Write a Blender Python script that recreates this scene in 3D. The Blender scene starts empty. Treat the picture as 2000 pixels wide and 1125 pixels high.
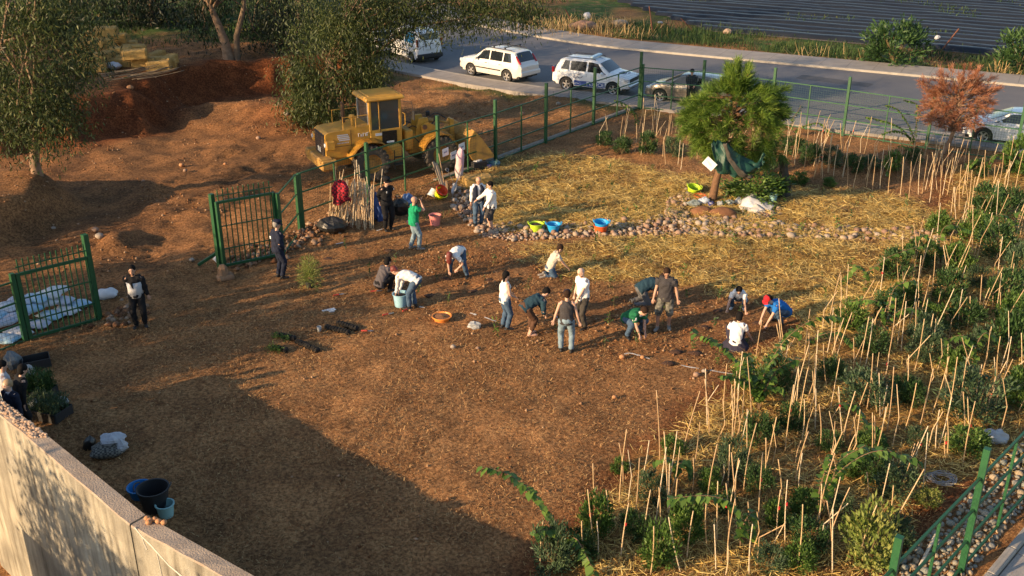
import bpy, math, random
import numpy as np
from mathutils import Vector as V3, Matrix, Euler
R = math.radians
random.seed(7); rng = np.random.default_rng(7)
S = bpy.context.scene
COL = S.collection
# ---------------------------------------------------------------- camera, sky, sun
CAM_H, PITCH, FPX = 12.0, R(23.6), 2000.0          # lens fitted to people, posts and wheelbases
cd = bpy.data.cameras.new('camera'); cam = bpy.data.objects.new('camera', cd); COL.objects.link(cam)
cam.location = (0, 0, CAM_H); cam.rotation_euler = (math.pi/2 - PITCH, 0, 0)
cd.sensor_width = 36; cd.lens = 36*FPX/2000; cd.clip_end = 2000; cd.clip_start = 0.1
S.camera = cam
SUN_AZ, SUN_EL = R(60), R(16.5)                    # light travels towards (sin60, cos60)
w = bpy.data.worlds.new('World'); S.world = w; w.use_nodes = True
wn = w.node_tree
sky = wn.nodes.new('ShaderNodeTexSky'); sky.sky_type = 'NISHITA'; sky.sun_disc = False
sky.sun_elevation = SUN_EL; sky.sun_rotation = math.pi + SUN_AZ
wn.links.new(sky.outputs[0], wn.nodes['Background'].inputs[0]); wn.nodes['Background'].inputs[1].default_value = 0.12
sl = bpy.data.lights.new('sun', 'SUN'); sl.energy = 5.0; sl.angle = R(0.5); sl.color = (1.0, 0.70, 0.40)
sun = bpy.data.objects.new('sun', sl); COL.objects.link(sun)
sd = V3((math.sin(SUN_AZ)*math.cos(SUN_EL), math.cos(SUN_AZ)*math.cos(SUN_EL), -math.sin(SUN_EL)))
sun.rotation_euler = sd.to_track_quat('-Z', 'Y').to_euler(); sun.location = (-30, -20, 30)
S.view_settings.view_transform = 'Standard'; S.view_settings.look = 'None'
S.view_settings.exposure = 0.95; S.view_settings.gamma = 1.0
S.render.engine = 'CYCLES'; S.render.resolution_x = 1024; S.render.resolution_y = 576

# ---------------------------------------------------------------- helpers
def U(px, py, z=0.0):
    """photo pixel (2000x1125) -> point at height z (a direction met with the surface it touches)"""
    X = (px-1000)/FPX; Y = (562.5-py)/FPX
    d = V3((X, math.cos(PITCH)+Y*math.sin(PITCH), -math.sin(PITCH)+Y*math.cos(PITCH)))
    s = (CAM_H-z)/-d.z
    return V3((d.x*s, d.y*s, z))
def up_h(fy, ty, z=0.0):
    """height of an upright thing whose foot and top show at pixel rows fy, ty"""
    a = PITCH+math.atan((fy-562.5)/FPX); b = PITCH+math.atan((ty-562.5)/FPX)
    return (CAM_H-z)*(1-math.tan(b)/math.tan(a))
def P(px, py):
    """photo pixel -> point on the terrain"""
    p = U(px, py)
    for _ in range(4): p = U(px, py, hz(p.x, p.y))
    return p
def _hash(ix, iy, seed):
    n = (ix.astype(np.int64)*374761393 + iy.astype(np.int64)*668265263 + seed*974711) & 0x7fffffff
    n = ((n ^ (n >> 13))*1274126177) & 0x7fffffff
    return ((n ^ (n >> 16)) & 0xffff)/65535.0
def vn(x, y, fr, seed=0):
    x = np.asarray(x, float)*fr; y = np.asarray(y, float)*fr
    ix = np.floor(x); iy = np.floor(y); fx = x-ix; fy = y-iy
    fx = fx*fx*(3-2*fx); fy = fy*fy*(3-2*fy)
    a = _hash(ix, iy, seed); b = _hash(ix+1, iy, seed); c = _hash(ix, iy+1, seed); d = _hash(ix+1, iy+1, seed)
    return (a*(1-fx)+b*fx)*(1-fy)+(c*(1-fx)+d*fx)*fy
def sst(a, b, x):
    t = np.clip((np.asarray(x, float)-a)/(b-a), 0, 1); return t*t*(3-2*t)
def polydist(x, y, poly):
    """signed distance to a polygon, positive inside"""
    x = np.asarray(x, float); y = np.asarray(y, float)
    d = np.full(x.shape, 1e9); ins = np.zeros(x.shape, bool); n = len(poly)
    for i in range(n):
        ax, ay = poly[i][0], poly[i][1]; bx, by = poly[(i+1) % n][0], poly[(i+1) % n][1]
        ex, ey = bx-ax, by-ay; L = ex*ex+ey*ey+1e-12
        t = np.clip(((x-ax)*ex+(y-ay)*ey)/L, 0, 1)
        d = np.minimum(d, np.hypot(x-ax-t*ex, y-ay-t*ey))
        c = (ay > y) != (by > y)
        with np.errstate(divide='ignore', invalid='ignore'):
            ins ^= c & (x < (bx-ax)*(y-ay)/(by-ay+1e-12)+ax)
    return np.where(ins, d, -d)
def gpoly(pix): return [U(a, b) for a, b in pix]

# ---- materials
MATS = {}
def mat(name, col, rough=0.7, var=0.0, scale=8.0, bump=0.0, bscale=40.0, metal=0.0, col2=None, spec=0.5, coat=0.0,
        trans=0.0, tint=None, alpha=None, emis=None):
    """principled material; noise mixes col with col2 (or a darker/lighter copy); tint = mesh attribute driving a ramp"""
    if name in MATS: return MATS[name]
    m = bpy.data.materials.new(name); m.use_nodes = True; MATS[name] = m
    nt = m.node_tree; b = nt.nodes['Principled BSDF']; N = nt.nodes.new; L = nt.links.new
    b.inputs['Roughness'].default_value = rough; b.inputs['Metallic'].default_value = metal
    b.inputs['Specular IOR Level'].default_value = spec; b.inputs['Coat Weight'].default_value = coat
    c = (*col, 1)
    b.inputs['Base Color'].default_value = c
    tc = None
    if var or col2 or bump:
        tc = N('ShaderNodeTexCoord')
    src = None
    if tint:
        at = N('ShaderNodeAttribute'); at.attribute_name = 'tint'
        rp = N('ShaderNodeValToRGB'); L(at.outputs['Fac'], rp.inputs[0])
        e = rp.color_ramp.elements
        e[0].color = (*tint[0], 1); e[1].color = (*tint[-1], 1)
        for i, t in enumerate(tint[1:-1]):
            k = e.new((i+1)/(len(tint)-1)); k.color = (*t, 1)
        src = rp.outputs[0]; L(src, b.inputs['Base Color'])
    elif var or col2:
        nz = N('ShaderNodeTexNoise'); nz.inputs['Scale'].default_value = scale; nz.inputs['Detail'].default_value = 6
        nz.inputs['Roughness'].default_value = 0.62
        L(tc.outputs['Object'], nz.inputs['Vector'])
        mr = N('ShaderNodeMapRange'); mr.inputs[1].default_value = 0.32; mr.inputs[2].default_value = 0.68
        L(nz.outputs['Fac'], mr.inputs[0])
        mx = N('ShaderNodeMix'); mx.data_type = 'RGBA'
        if col2: A, B = c, (*col2, 1)
        else: A = tuple(v*(1-var) for v in col)+(1,); B = tuple(min(1, v*(1+var)) for v in col)+(1,)
        mx.inputs[6].default_value = A; mx.inputs[7].default_value = B
        L(mr.outputs[0], mx.inputs[0]); src = mx.outputs[2]; L(src, b.inputs['Base Color'])
    if bump:
        n2 = N('ShaderNodeTexNoise'); n2.inputs['Scale'].default_value = bscale; n2.inputs['Detail'].default_value = 5
        L(tc.outputs['Object'], n2.inputs['Vector'])
        bp = N('ShaderNodeBump'); bp.inputs['Strength'].default_value = min(1, bump); bp.inputs['Distance'].default_value = 0.02*max(1, bump)
        L(n2.outputs['Fac'], bp.inputs['Height']); L(bp.outputs[0], b.inputs['Normal'])
    if trans:
        t = N('ShaderNodeBsdfTranslucent'); ms = N('ShaderNodeMixShader'); ms.inputs[0].default_value = trans
        t.inputs[0].default_value = c
        if src: L(src, t.inputs[0])
        L(b.outputs[0], ms.inputs[1]); L(t.outputs[0], ms.inputs[2]); L(ms.outputs[0], nt.nodes['Material Output'].inputs[0])
    if alpha is not None: b.inputs['Alpha'].default_value = alpha
    return m
def glass(name='tinted_glass', col=(0.012, 0.016, 0.02)): return mat(name, col, rough=0.06, spec=0.7)

# ---- objects
def thing(name, label, cat, loc=(0, 0, 0), rz=0, group=None):
    o = bpy.data.objects.new(name, None); COL.objects.link(o); o.empty_display_size = 0.2
    o.location = loc; o.rotation_euler = (0, 0, rz); o['label'] = label; o['category'] = cat
    if group: o['group'] = group
    return o
def tag(o, label, cat, group=None):
    o['label'] = label; o['category'] = cat
    if group: o['group'] = group
    return o
def obj(name, me, mats=None, parent=None, loc=None, rz=None):
    o = bpy.data.objects.new(name, me); COL.objects.link(o)
    if mats is not None:
        for m in (mats if isinstance(mats, (list, tuple)) else [mats]): me.materials.append(m)
    if parent: o.parent = parent
    if loc is not None: o.location = loc
    if rz is not None: o.rotation_euler = (0, 0, rz)
    return o
def dup(o, parent=None):
    c = o.copy(); COL.objects.link(c)
    if parent: c.parent = parent
    for ch in list(o.children): dup(ch, c)
    return c
def np_mesh(name, V, F, tint=None, smooth=False):
    """fast mesh from numpy: V (n,3), F (m,k)"""
    me = bpy.data.meshes.new(name); V = np.ascontiguousarray(V, np.float32); F = np.ascontiguousarray(F, np.int32)
    k = F.shape[1]
    me.vertices.add(len(V)); me.vertices.foreach_set('co', V.ravel())
    me.loops.add(F.size); me.loops.foreach_set('vertex_index', F.ravel())
    me.polygons.add(len(F)); me.polygons.foreach_set('loop_start', np.arange(0, F.size, k, dtype=np.int32))
    try: me.polygons.foreach_set('loop_total', np.full(len(F), k, np.int32))
    except Exception: pass
    if smooth: me.polygons.foreach_set('use_smooth', np.ones(len(F), bool))
    if tint is not None:
        a = me.attributes.new('tint', 'FLOAT', 'FACE'); a.data.foreach_set('value', np.ascontiguousarray(tint, np.float32))
    me.update(calc_edges=True); me.validate()
    return me
def rotm(ax=None, ang=0, e=None):
    return Euler(e).to_matrix() if e is not None else Matrix.Rotation(ang, 3, ax)
class MB:
    """collects shapes of one part"""
    def __init__(s): s.v = []; s.f = []; s.m = []
    def add(s, vs, fs, mi=0):
        k = len(s.v); s.v += [tuple(v) for v in vs]; s.f += [tuple(i+k for i in f) for f in fs]; s.m += [mi]*len(fs); return s
    def box(s, c, size, rot=None, ch=0.0, mi=0, taper=(1, 1), shear=(0, 0)):
        """box, edges chamfered by ch; taper scales the top; shear shifts the top"""
        h = [x/2 for x in size]; ch = min(ch, min(h)*0.95); vs = []; idx = {}
        if ch <= 0:
            for sx in (-1, 1):
                for sy in (-1, 1):
                    for sz in (-1, 1): idx[(sx, sy, sz)] = len(vs); vs.append((sx*h[0], sy*h[1], sz*h[2]))
            fs = [[idx[(x, y, z)] for y, z in ((-1, -1), (1, -1), (1, 1), (-1, 1))] for x in (-1, 1)] + \
                 [[idx[(x, y, z)] for x, z in ((-1, -1), (1, -1), (1, 1), (-1, 1))] for y in (-1, 1)] + \
                 [[idx[(x, y, z)] for x, y in ((-1, -1), (1, -1), (1, 1), (-1, 1))] for z in (-1, 1)]
        else:
            sg = [(a, b, c_) for a in (-1, 1) for b in (-1, 1) for c_ in (-1, 1)]
            for q in sg:
                for ax in range(3):
                    idx[(ax,)+q] = len(vs)
                    vs.append(tuple(q[i]*(h[i] if i == ax else h[i]-ch) for i in range(3)))
            fs = []
            for ax in range(3):
                o1, o2 = [i for i in range(3) if i != ax]
                for sgn in (-1, 1):
                    f = []
                    for a, b in ((-1, -1), (1, -1), (1, 1), (-1, 1)):
                        q = [0, 0, 0]; q[ax] = sgn; q[o1] = a; q[o2] = b; f.append(idx[(ax,)+tuple(q)])
                    fs.append(f)
                for a in (-1, 1):
                    for b in (-1, 1):
                        q1 = [0]*3; q1[o1] = a; q1[o2] = b; q1[ax] = -1; q2 = list(q1); q2[ax] = 1
                        q1, q2 = tuple(q1), tuple(q2)
                        fs.append([idx[(o1,)+q1], idx[(o1,)+q2], idx[(o2,)+q2], idx[(o2,)+q1]])
            for q in sg: fs.append([idx[(0,)+q], idx[(1,)+q], idx[(2,)+q]])
        out = []
        for f in fs:                                    # outward winding
            a, b, c_ = (V3(vs[f[i]]) for i in range(3)); n = (b-a).cross(c_-a)
            ctr = sum((V3(vs[i]) for i in f), V3())/len(f)
            out.append(f if n.dot(ctr) > 0 else f[::-1])
        res = []
        for v in vs:
            t = (v[2]/h[2]+1)/2 if h[2] else 0
            p = V3((v[0]*(1+(taper[0]-1)*t)+shear[0]*t, v[1]*(1+(taper[1]-1)*t)+shear[1]*t, v[2]))
            if rot is not None: p = rot @ p
            res.append(p+V3(c))
        return s.add(res, out, mi)
    def tube(s, pts, rad, n=6, cap=True, lat=None, mi=0, closed=False):
        """swept tube; rad = number, list of numbers or list of (lateral, depth) pairs"""
        pts = [V3(p) for p in pts]; k = len(pts)
        if not isinstance(rad, (list, tuple)): rad = [rad]*k
        rad = [(r, r) if not isinstance(r, (list, tuple)) else r for r in rad]
        vs = []; fs = []; prev = None
        for i, p in enumerate(pts):
            d = (pts[min(i+1, k-1)]-pts[max(i-1, 0)])
            if d.length < 1e-9: d = V3((0, 0, 1))
            d.normalize()
            if lat is not None: a = V3(lat)
            elif prev is not None: a = prev
            else: a = V3((1, 0, 0)) if abs(d.x) < 0.8 else V3((0, 1, 0))
            a = a-d*a.dot(d)
            if a.length < 1e-6: a = d.orthogonal()
            a.normalize(); b = d.cross(a); prev = a
            for j in range(n):
                t = 2*math.pi*j/n
                vs.append(p+a*(math.cos(t)*rad[i][0])+b*(math.sin(t)*rad[i][1]))
        for i in range(k-1):
            for j in range(n):
                fs.append((i*n+j, i*n+(j+1) % n, (i+1)*n+(j+1) % n, (i+1)*n+j))
        if cap: fs.append(tuple(range(n-1, -1, -1))); fs.append(tuple((k-1)*n+j for j in range(n)))
        return s.add(vs, fs, mi)
    def lathe(s, prof, n=20, c=(0, 0, 0), rot=None, mi=0, a0=0, a1=2*math.pi):
        """profile of (radius, z) turned round z"""
        full = abs(a1-a0-2*math.pi) < 1e-6; m = n if full else n+1
        vs = []
        for r, z in prof:
            for j in range(m):
                t = a0+(a1-a0)*j/n; p = V3((r*math.cos(t), r*math.sin(t), z))
                if rot is not None: p = rot @ p
                vs.append(p+V3(c))
        fs = []
        for i in range(len(prof)-1):
            for j in range(n):
                k = (j+1) % m
                fs.append((i*m+j, i*m+k, (i+1)*m+k, (i+1)*m+j))
        return s.add(vs, fs, mi)
    def prism(s, poly, h, M=None, mi=0):
        """polygon (x,y) extruded 0..h in z, then moved by 4x4 M"""
        n = len(poly); vs = [V3((p[0], p[1], 0)) for p in poly]+[V3((p[0], p[1], h)) for p in poly]
        ar = sum(poly[i][0]*poly[(i+1) % n][1]-poly[(i+1) % n][0]*poly[i][1] for i in range(n))
        fs = [tuple(range(n-1, -1, -1)), tuple(range(n, 2*n))]+[(i, (i+1) % n, n+(i+1) % n, n+i) for i in range(n)]
        if (ar < 0) != (h < 0): fs = [f[::-1] for f in fs]
        if M is not None: vs = [M @ v for v in vs]
        return s.add(vs, fs, mi)
    def blob(s, c, r, seg=10, ring=7, nz=0.0, seed=0, mi=0, rot=None, flat=None):
        """lumpy ellipsoid"""
        if not isinstance(r, (list, tuple)): r = (r, r, r)
        rd = random.Random(seed); vs = []
        ph = [rd.uniform(0, 6.28) for _ in range(6)]
        def q(t, u):
            k = 1+nz*(math.sin(3*t+ph[0]+2*u)*.5+math.sin(5*t+ph[1]-3*u)*.3+math.sin(4*u+ph[2])*.4+rd.uniform(-.4, .4))
            p = V3((r[0]*math.cos(t)*math.sin(u)*k, r[1]*math.sin(t)*math.sin(u)*k, r[2]*math.cos(u)*k))
            if flat is not None: p.z = max(p.z, flat)
            if rot is not None: p = rot @ p
            return p+V3(c)
        vs.append(q(0, 0))
        for i in range(1, ring):
            for j in range(seg): vs.append(q(2*math.pi*j/seg, math.pi*i/ring))
        vs.append(q(0, math.pi)); fs = []
        for j in range(seg): fs.append((0, 1+j, 1+(j+1) % seg))
        for i in range(ring-2):
            for j in range(seg):
                a = 1+i*seg; fs.append((a+j, a+seg+j, a+seg+(j+1) % seg, a+(j+1) % seg))
        a = 1+(ring-2)*seg
        for j in range(seg): fs.append((a+j, a+seg, a+(j+1) % seg))
        return s.add(vs, fs, mi)
    def grid(s, rows, mi=0, flip=False):
        m = len(rows[0]); fs = []
        for i in range(len(rows)-1):
            for j in range(m-1):
                f = (i*m+j, i*m+j+1, (i+1)*m+j+1, (i+1)*m+j); fs.append(f[::-1] if flip else f)
        return s.add([p for r in rows for p in r], fs, mi)
    def mesh(s, name, smooth=False, ang=None):
        me = bpy.data.meshes.new(name); me.from_pydata(s.v, [], s.f)
        if any(s.m): me.polygons.foreach_set('material_index', s.m)
        if smooth: me.polygons.foreach_set('use_smooth', [True]*len(s.f))
        me.update()
        if ang: me.set_sharp_from_angle(angle=R(ang))
        return me
    def build(s, name, mats, parent=None, smooth=False, ang=None, loc=None, rz=None):
        return obj(name, s.mesh(name, smooth or bool(ang), ang), mats, parent, loc, rz)
def structure(o): o['kind'] = 'structure'; return o
def stuff(o): o['kind'] = 'stuff'; return o
# ================================================================ terrain
HW = 1.6                                             # wall top above the garden
W_IN = [U(-45, 740, HW), U(0, 776, HW), U(85, 843, HW), U(288, 1007, HW), U(490, 1120, HW), U(900, 1349, HW)]
W_OUT = [U(-87, 744, HW), U(-42, 780, HW), U(43, 845, HW), U(255, 1027, HW), U(425, 1120, HW), U(800, 1326, HW)]
def wall_side(x, y):
    """>0 on the garden side of the wall's middle line"""
    m = [((a+b)/2) for a, b in zip(W_IN, W_OUT)]
    poly = [(m[0].x-200, m[0].y+120), (m[0].x, m[0].y)]+[(p.x, p.y) for p in m[1:]]+[(m[-1].x+40, m[-1].y-30), (200, -60), (200, 400), (-300, 400)]
    return polydist(x, y, poly)
FA, FB = V3((-6.94, 31.96, 0)), V3((6.19, 49.27, 0))       # garden fence line, towards the road corner
FD = (FB-FA).normalized(); FN = V3((-FD.y, FD.x, 0))       # normal, away from the garden
def hz(x, y):
    x = np.asarray(x, float); y = np.asarray(y, float)
    z = 0.10*(vn(x, y, 0.25, 1)-.5)+0.05*(vn(x, y, 0.9, 2)-.5)
    out = (x-FA.x)*FN.x+(y-FA.y)*FN.y                       # distance outside the fence
    rough = sst(0.5, 3, out)*sst(62, 56, y)
    z = z+rough*(0.35*(vn(x, y, 0.35, 3)-.5)+0.18*(vn(x, y, 1.1, 4)-.5))
    # cut bank with the bale terrace behind
    dp = polydist(x, y, PLAT)+1.1*(vn(x, y, 0.6, 5)-.5)+.6*(vn(x, y, 1.7, 51)-.5)
    z = z+1.6*sst(-1.7-2.5*sst(-19, -24, x), .3, dp)*(1+0.12*(vn(x, y, 1.2, 6)-.5))
    # spoil heap in front of the bank
    z = z+0.7*np.exp(-((x+13.5)/3.4)**2-((y-48)/1.6)**2)*(0.6+0.8*vn(x, y, 0.9, 7))
    z = z+0.75*np.exp(-((x+9.3)/2.2)**2-((y-46.5)/2.0)**2)*(0.6+0.8*vn(x, y, 0.8, 8))
    # mound below the left tree, steep on the right
    dx = (x+19.0); dy = (y-33.0)
    r = np.hypot(dx/np.where(dx > 0, 3.9, 9.0), dy/4.2)+0.18*(vn(x, y, 0.8, 9)-.5)
    z = z+1.15*sst(1.0, 0.62, r)
    z = z+0.4*np.exp(-((x+13.0)/0.7)**2-((y-30.8)/1.3)**2)*vn(x, y, 1.5, 10)
    # wheel tracks from the gate towards the dug bank
    ta, tb = (-12.3, 29.5), (-11.2, 42.5); tl = math.hypot(tb[0]-ta[0], tb[1]-ta[1]); ux, uy = (tb[0]-ta[0])/tl, (tb[1]-ta[1])/tl
    ss = (x-ta[0])*ux+(y-ta[1])*uy; oo = (x-ta[0])*uy-(y-ta[1])*ux+.6*np.sin(ss*.35)
    for off_ in (-.95, .95, 2.6):
        k_ = sst(.34, .2, np.abs(oo-off_))*sst(-1, .5, ss)*sst(tl+1, tl-1, ss)
        z = z+k_*(-.05+.035*np.sin(ss*12.5+np.abs(oo-off_)*9))
    # rubble along the foot of the fence
    z = z+0.16*np.exp(-((out+0.3)/0.8)**2)*sst(30, 33, y)*sst(39, 36, y)
    # slight rise of the garden bed at the right and the trodden lip beside it
    z = z+0.10*sst(-0.2, 0.5, polydist(x, y, BED))
    # straw lies in soft heaps
    z = z+.2*np.maximum(sst(0, .8, polydist(x, y, STRAW[0])), sst(0, .8, polydist(x, y, STRAW[1])))*(.7*vn(x, y, 1.3, 13)+.45*vn(x, y, 3.0, 14)-.4)
    # planting furrows
    fur = np.clip(sst(0, 1.5, polydist(x, y, DUG)), 0, 1)
    z = z+fur*(0.10*(vn(x, y, 1.6, 11)-.5)+0.07*(vn(x, y, 3.2, 12)-.5))
    # ground below road and pavement is flat
    z = z*sst(46.6, 45.2, x*.502+y*.865)*1.0+np.where(x*.502+y*.865 > 46.6, np.where(x < -9.0, z, 0), 0)*sst(-9, -12, x)
    # the sunken ramp this side of the wall
    z = np.where(wall_side(x, y) < 0, -3.2, z)
    return z if z.ndim else float(z)
PLAT = [(-19.5, 44.0), (-17.9, 46.2), (-17.3, 49.8), (-15.3, 52.8), (-11.7, 53.8), (-8.8, 54.8), (-8.2, 60), (-14, 72), (-24, 110), (-90, 120), (-90, 44), (-26, 42)]
BED = gpoly([(1000, 1200), (1200, 960), (1330, 860), (1440, 740), (1560, 650), (1700, 575), (1830, 440), (1870, 330), (2150, 330), (2400, 700), (1790, 1010), (1650, 1200)])
DUG = gpoly([(640, 480), (900, 470), (1060, 480), (1150, 545), (1420, 560), (1560, 640), (1460, 735), (1200, 720), (1000, 680), (840, 640), (680, 560)])
STRAW = [gpoly([(905, 345), (985, 305), (1160, 303), (1335, 345), (1545, 372), (1720, 375), (1850, 420), (1845, 475), (1400, 470), (1300, 445), (985, 452), (955, 420)]),
         gpoly([(1010, 478), (1330, 455), (1850, 480), (1760, 590), (1620, 660), (1520, 600), (1400, 575), (1250, 545), (1140, 545), (1060, 500)]),
         BED]
def grow(poly, k):
    c = sum((V3((p.x, p.y, 0)) for p in poly), V3())/len(poly)
    return [c+(p-c)*k for p in poly]
def axis_coords(parts):
    c = []
    for a, b, st in parts: c += list(np.arange(a, b, st))
    return np.array(c+[parts[-1][1]])
gx = axis_coords([(-160, -60, 10), (-60, -26, 1.0), (-26, -13, .22), (-13, 13, .125), (13, 26, .25), (26, 60, 1.0), (60, 160, 10)])
gy = axis_coords([(-12, 5, 1.0), (5, 13, .4), (13, 37, .125), (37, 58, .22), (58, 75, .6), (75, 120, 2.0), (120, 260, 14)])
XX, YY = np.meshgrid(gx, gy); ZZ = hz(XX, YY)
fine = 0.035*(vn(XX, YY, 2.6, 23)-.5)+0.04*(vn(XX, YY, 4.5, 21)-.5)+0.03*(vn(XX, YY, 7.5, 22)-.5)
ZZ = np.where((wall_side(XX, YY) > 0.3) & (XX*.502+YY*.865 < 46), ZZ+fine*np.where(YY < 37, 1, 1.6), ZZ)
nx, ny = len(gx), len(gy)
idx = np.arange(nx*ny).reshape(ny, nx)
GF = np.stack([idx[:-1, :-1], idx[:-1, 1:], idx[1:, 1:], idx[1:, :-1]], -1).reshape(-1, 4)
gme = np_mesh('ground', np.stack([XX, YY, ZZ], -1).reshape(-1, 3), GF, smooth=True)
def vattr(me, name, val):
    a = me.attributes.new(name, 'FLOAT', 'POINT'); a.data.foreach_set('value', np.ascontiguousarray(val.ravel(), np.float32))
nzE = 0.9*(vn(XX, YY, 0.7, 31)-.5)+0.5*(vn(XX, YY, 2.3, 32)-.5)
straw = np.zeros_like(XX)
for k, pl in enumerate(STRAW): straw = np.maximum(straw, sst(-0.35, 0.45, polydist(XX, YY, pl)+nzE)*(1.0 if k < 2 else 0.72))
outF = (XX-FA.x)*FN.x+(YY-FA.y)*FN.y
red = np.maximum(sst(0.55, 1.0, vn(XX, YY, 0.22, 33))*0.22*sst(0, 2, outF), sst(2.6, 0.5, np.abs(polydist(XX, YY, PLAT)+.9))*sst(-6, -9, XX)*sst(-24, -21, XX)*sst(60, 56, YY))
red = np.maximum(red, np.exp(-((XX+9.3)/3)**2-((YY-46.5)/3)**2)*.8)
red = np.maximum(red, sst(-.2, .8, polydist(XX, YY, DUG))*0.4*vn(XX, YY, 0.8, 34))
red = np.maximum(red, sst(1.1, .2, np.abs(polydist(XX, YY, BED)+nzE*.5))*.8)
dirt = sst(-0.5, 1.5, outF+nzE)*sst(60, 55, YY)*sst(-5.5, -8, XX-(YY-45)*.2)
grass = np.maximum(sst(57.5, 62, YY+3*nzE-sst(-8, -14, XX)*0)*sst(-7, -11, XX), 0)
gp = XX*.502+YY*.865
grass = np.maximum(grass, sst(63.0, 63.6, gp)*sst(-2, 3, XX)*sst(.2, .6, vn(XX, YY, .35, 36)))
grass = np.maximum(grass, sst(1.5, 0, np.abs(gp-45.3))*sst(-10, -4, XX)*sst(9, 5, XX)*sst(.35, .7, vn(XX, YY, .8, 37))*.8)
vattr(gme, 'straw', straw); vattr(gme, 'red', np.clip(red, 0, 1)); vattr(gme, 'dirt', dirt); vattr(gme, 'grass', np.clip(grass, 0, 1))
def ground_mat():
    m = bpy.data.materials.new('soil'); m.use_nodes = True; nt = m.node_tree; N = nt.nodes.new; L = nt.links.new
    b = nt.nodes['Principled BSDF']; b.inputs['Roughness'].default_value = 0.95; b.inputs['Specular IOR Level'].default_value = 0.15
    g = N('ShaderNodeNewGeometry')
    def noise(sc, det=6, ro=.6):
        n = N('ShaderNodeTexNoise'); n.inputs['Scale'].default_value = sc; n.inputs['Detail'].default_value = det; n.inputs['Roughness'].default_value = ro
        L(g.outputs['Position'], n.inputs['Vector']); return n.outputs['Fac']
    def rng_(v, a, b_):
        r = N('ShaderNodeMapRange'); r.inputs[1].default_value = a; r.inputs[2].default_value = b_; L(v, r.inputs[0]); return r.outputs[0]
    def mix(f, a, b_, blend='MIX'):
        x = N('ShaderNodeMix'); x.data_type = 'RGBA'; x.blend_type = blend
        if isinstance(f, float): x.inputs[0].default_value = f
        else: L(f, x.inputs[0])
        for k, v in ((6, a), (7, b_)):
            if isinstance(v, tuple): x.inputs[k].default_value = (*v, 1)
            else: L(v, x.inputs[k])
        return x.outputs[2]
    def attr(n):
        a = N('ShaderNodeAttribute'); a.attribute_name = n; return a.outputs['Fac']
    pat = rng_(noise(.8, 3), .38, .62); big = rng_(noise(.35, 4), .35, .65); mid = rng_(noise(2.2), .33, .67); fin = rng_(noise(14, 8, .7), .3, .7); spk = rng_(noise(13, 4, .75), .40, .60)
    soil = mix(big, (.265, .130, .055), (.33, .178, .080)); soil = mix(mid, soil, (.265, .112, .042)); soil = mix(fin, soil, (.36, .205, .095))
    pat = rng_(noise(.8, 3), .38, .62); dk = mix(spk, (.48, .46, .44), (1.32, 1.30, 1.26)); dk = mix(1.0, dk, mix(pat, (.74, .72, .70), (1.17, 1.15, 1.10)), 'MULTIPLY'); 
    redc = mix(mid, (.12, .038, .014), (.20, .068, .026))
    dirtc = mix(mid, (.22, .118, .056), (.31, .18, .092)); dirtc = mix(fin, dirtc, (.19, .098, .046)); dirtc = mix(pat, dirtc, (.27, .135, .06))
    grs = mix(mid, (.035, .085, .018), (.06, .10, .03)); grs = mix(rng_(noise(1.1), .52, .66), grs, (.20, .13, .07))
    stw = mix(mid, (.20, .118, .036), (.44, .295, .09)); stw = mix(fin, stw, (.30, .18, .055))
    c = mix(attr('dirt'), soil, dirtc); c = mix(attr('red'), c, redc); c = mix(attr('grass'), c, grs)
    c = mix(attr('straw'), c, stw); c = mix(1.0, c, dk, 'MULTIPLY')
    L(c, b.inputs['Base Color'])
    bp = N('ShaderNodeBump'); bp.inputs['Strength'].default_value = 1.0; bp.inputs['Distance'].default_value = 0.05
    mm = N('ShaderNodeMath'); mm.operation = 'ADD'; L(noise(9, 8, .72), mm.inputs[0]); L(noise(30, 5, .7), mm.inputs[1])
    L(mm.outputs[0], bp.inputs['Height']); L(bp.outputs[0], b.inputs['Normal'])
    return m
structure(obj('ground', gme, ground_mat()))

# ================================================================ road, kerbs, pavements
NEAR = [V3((60, 21.5, 0)), V3((30, 38.6, 0)), V3((8.4, 50.2, 0)), V3((0, 54.8, 0)), V3((-7.3, 61.0, 0)), V3((-14, 68.8, 0)), V3((-20, 79, 0)), V3((-27, 100, 0))]
FAR = [V3((68, 32.5, 0)), V3((27.2, 54.1, 0)), V3((9.4, 63.4, 0)), V3((4.5, 66.4, 0)), V3((.5, 70.3, 0)), V3((-3.8, 75.5, 0)), V3((-9.5, 86, 0)), V3((-16, 106, 0))]
def smooth_line(pts, n=14):
    out = []
    for i in range(len(pts)-1):
        p0 = pts[max(i-1, 0)]; p1 = pts[i]; p2 = pts[i+1]; p3 = pts[min(i+2, len(pts)-1)]
        for k in range(n):
            t = k/n
            out.append(0.5*((2*p1)+(p2-p0)*t+(2*p0-5*p1+4*p2-p3)*t*t+(3*p1-p0-3*p2+p3)*t**3))
    return out+[pts[-1]]
NL, FL = smooth_line(NEAR), smooth_line(FAR)
def offs(line, d):
    o = []
    for i, p in enumerate(line):
        t = (line[min(i+1, len(line)-1)]-line[max(i-1, 0)]).normalized(); o.append(p+V3((-t.y, t.x, 0))*d)
    return o
def at(l, z): return [V3((p.x, p.y, z)) for p in l]
m_asph = mat('asphalt', (.085, .092, .11), .85, col2=(.15, .142, .145), scale=.22, bump=.5, bscale=60)
m_pave = mat('pavement_slabs', (.22, .20, .185), .9, col2=(.30, .27, .245), scale=1.5, bump=.4, bscale=25)
m_kerb = mat('kerb_stone', (.27, .25, .22), .9, col2=(.36, .33, .29), scale=3, bump=.4)
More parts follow.
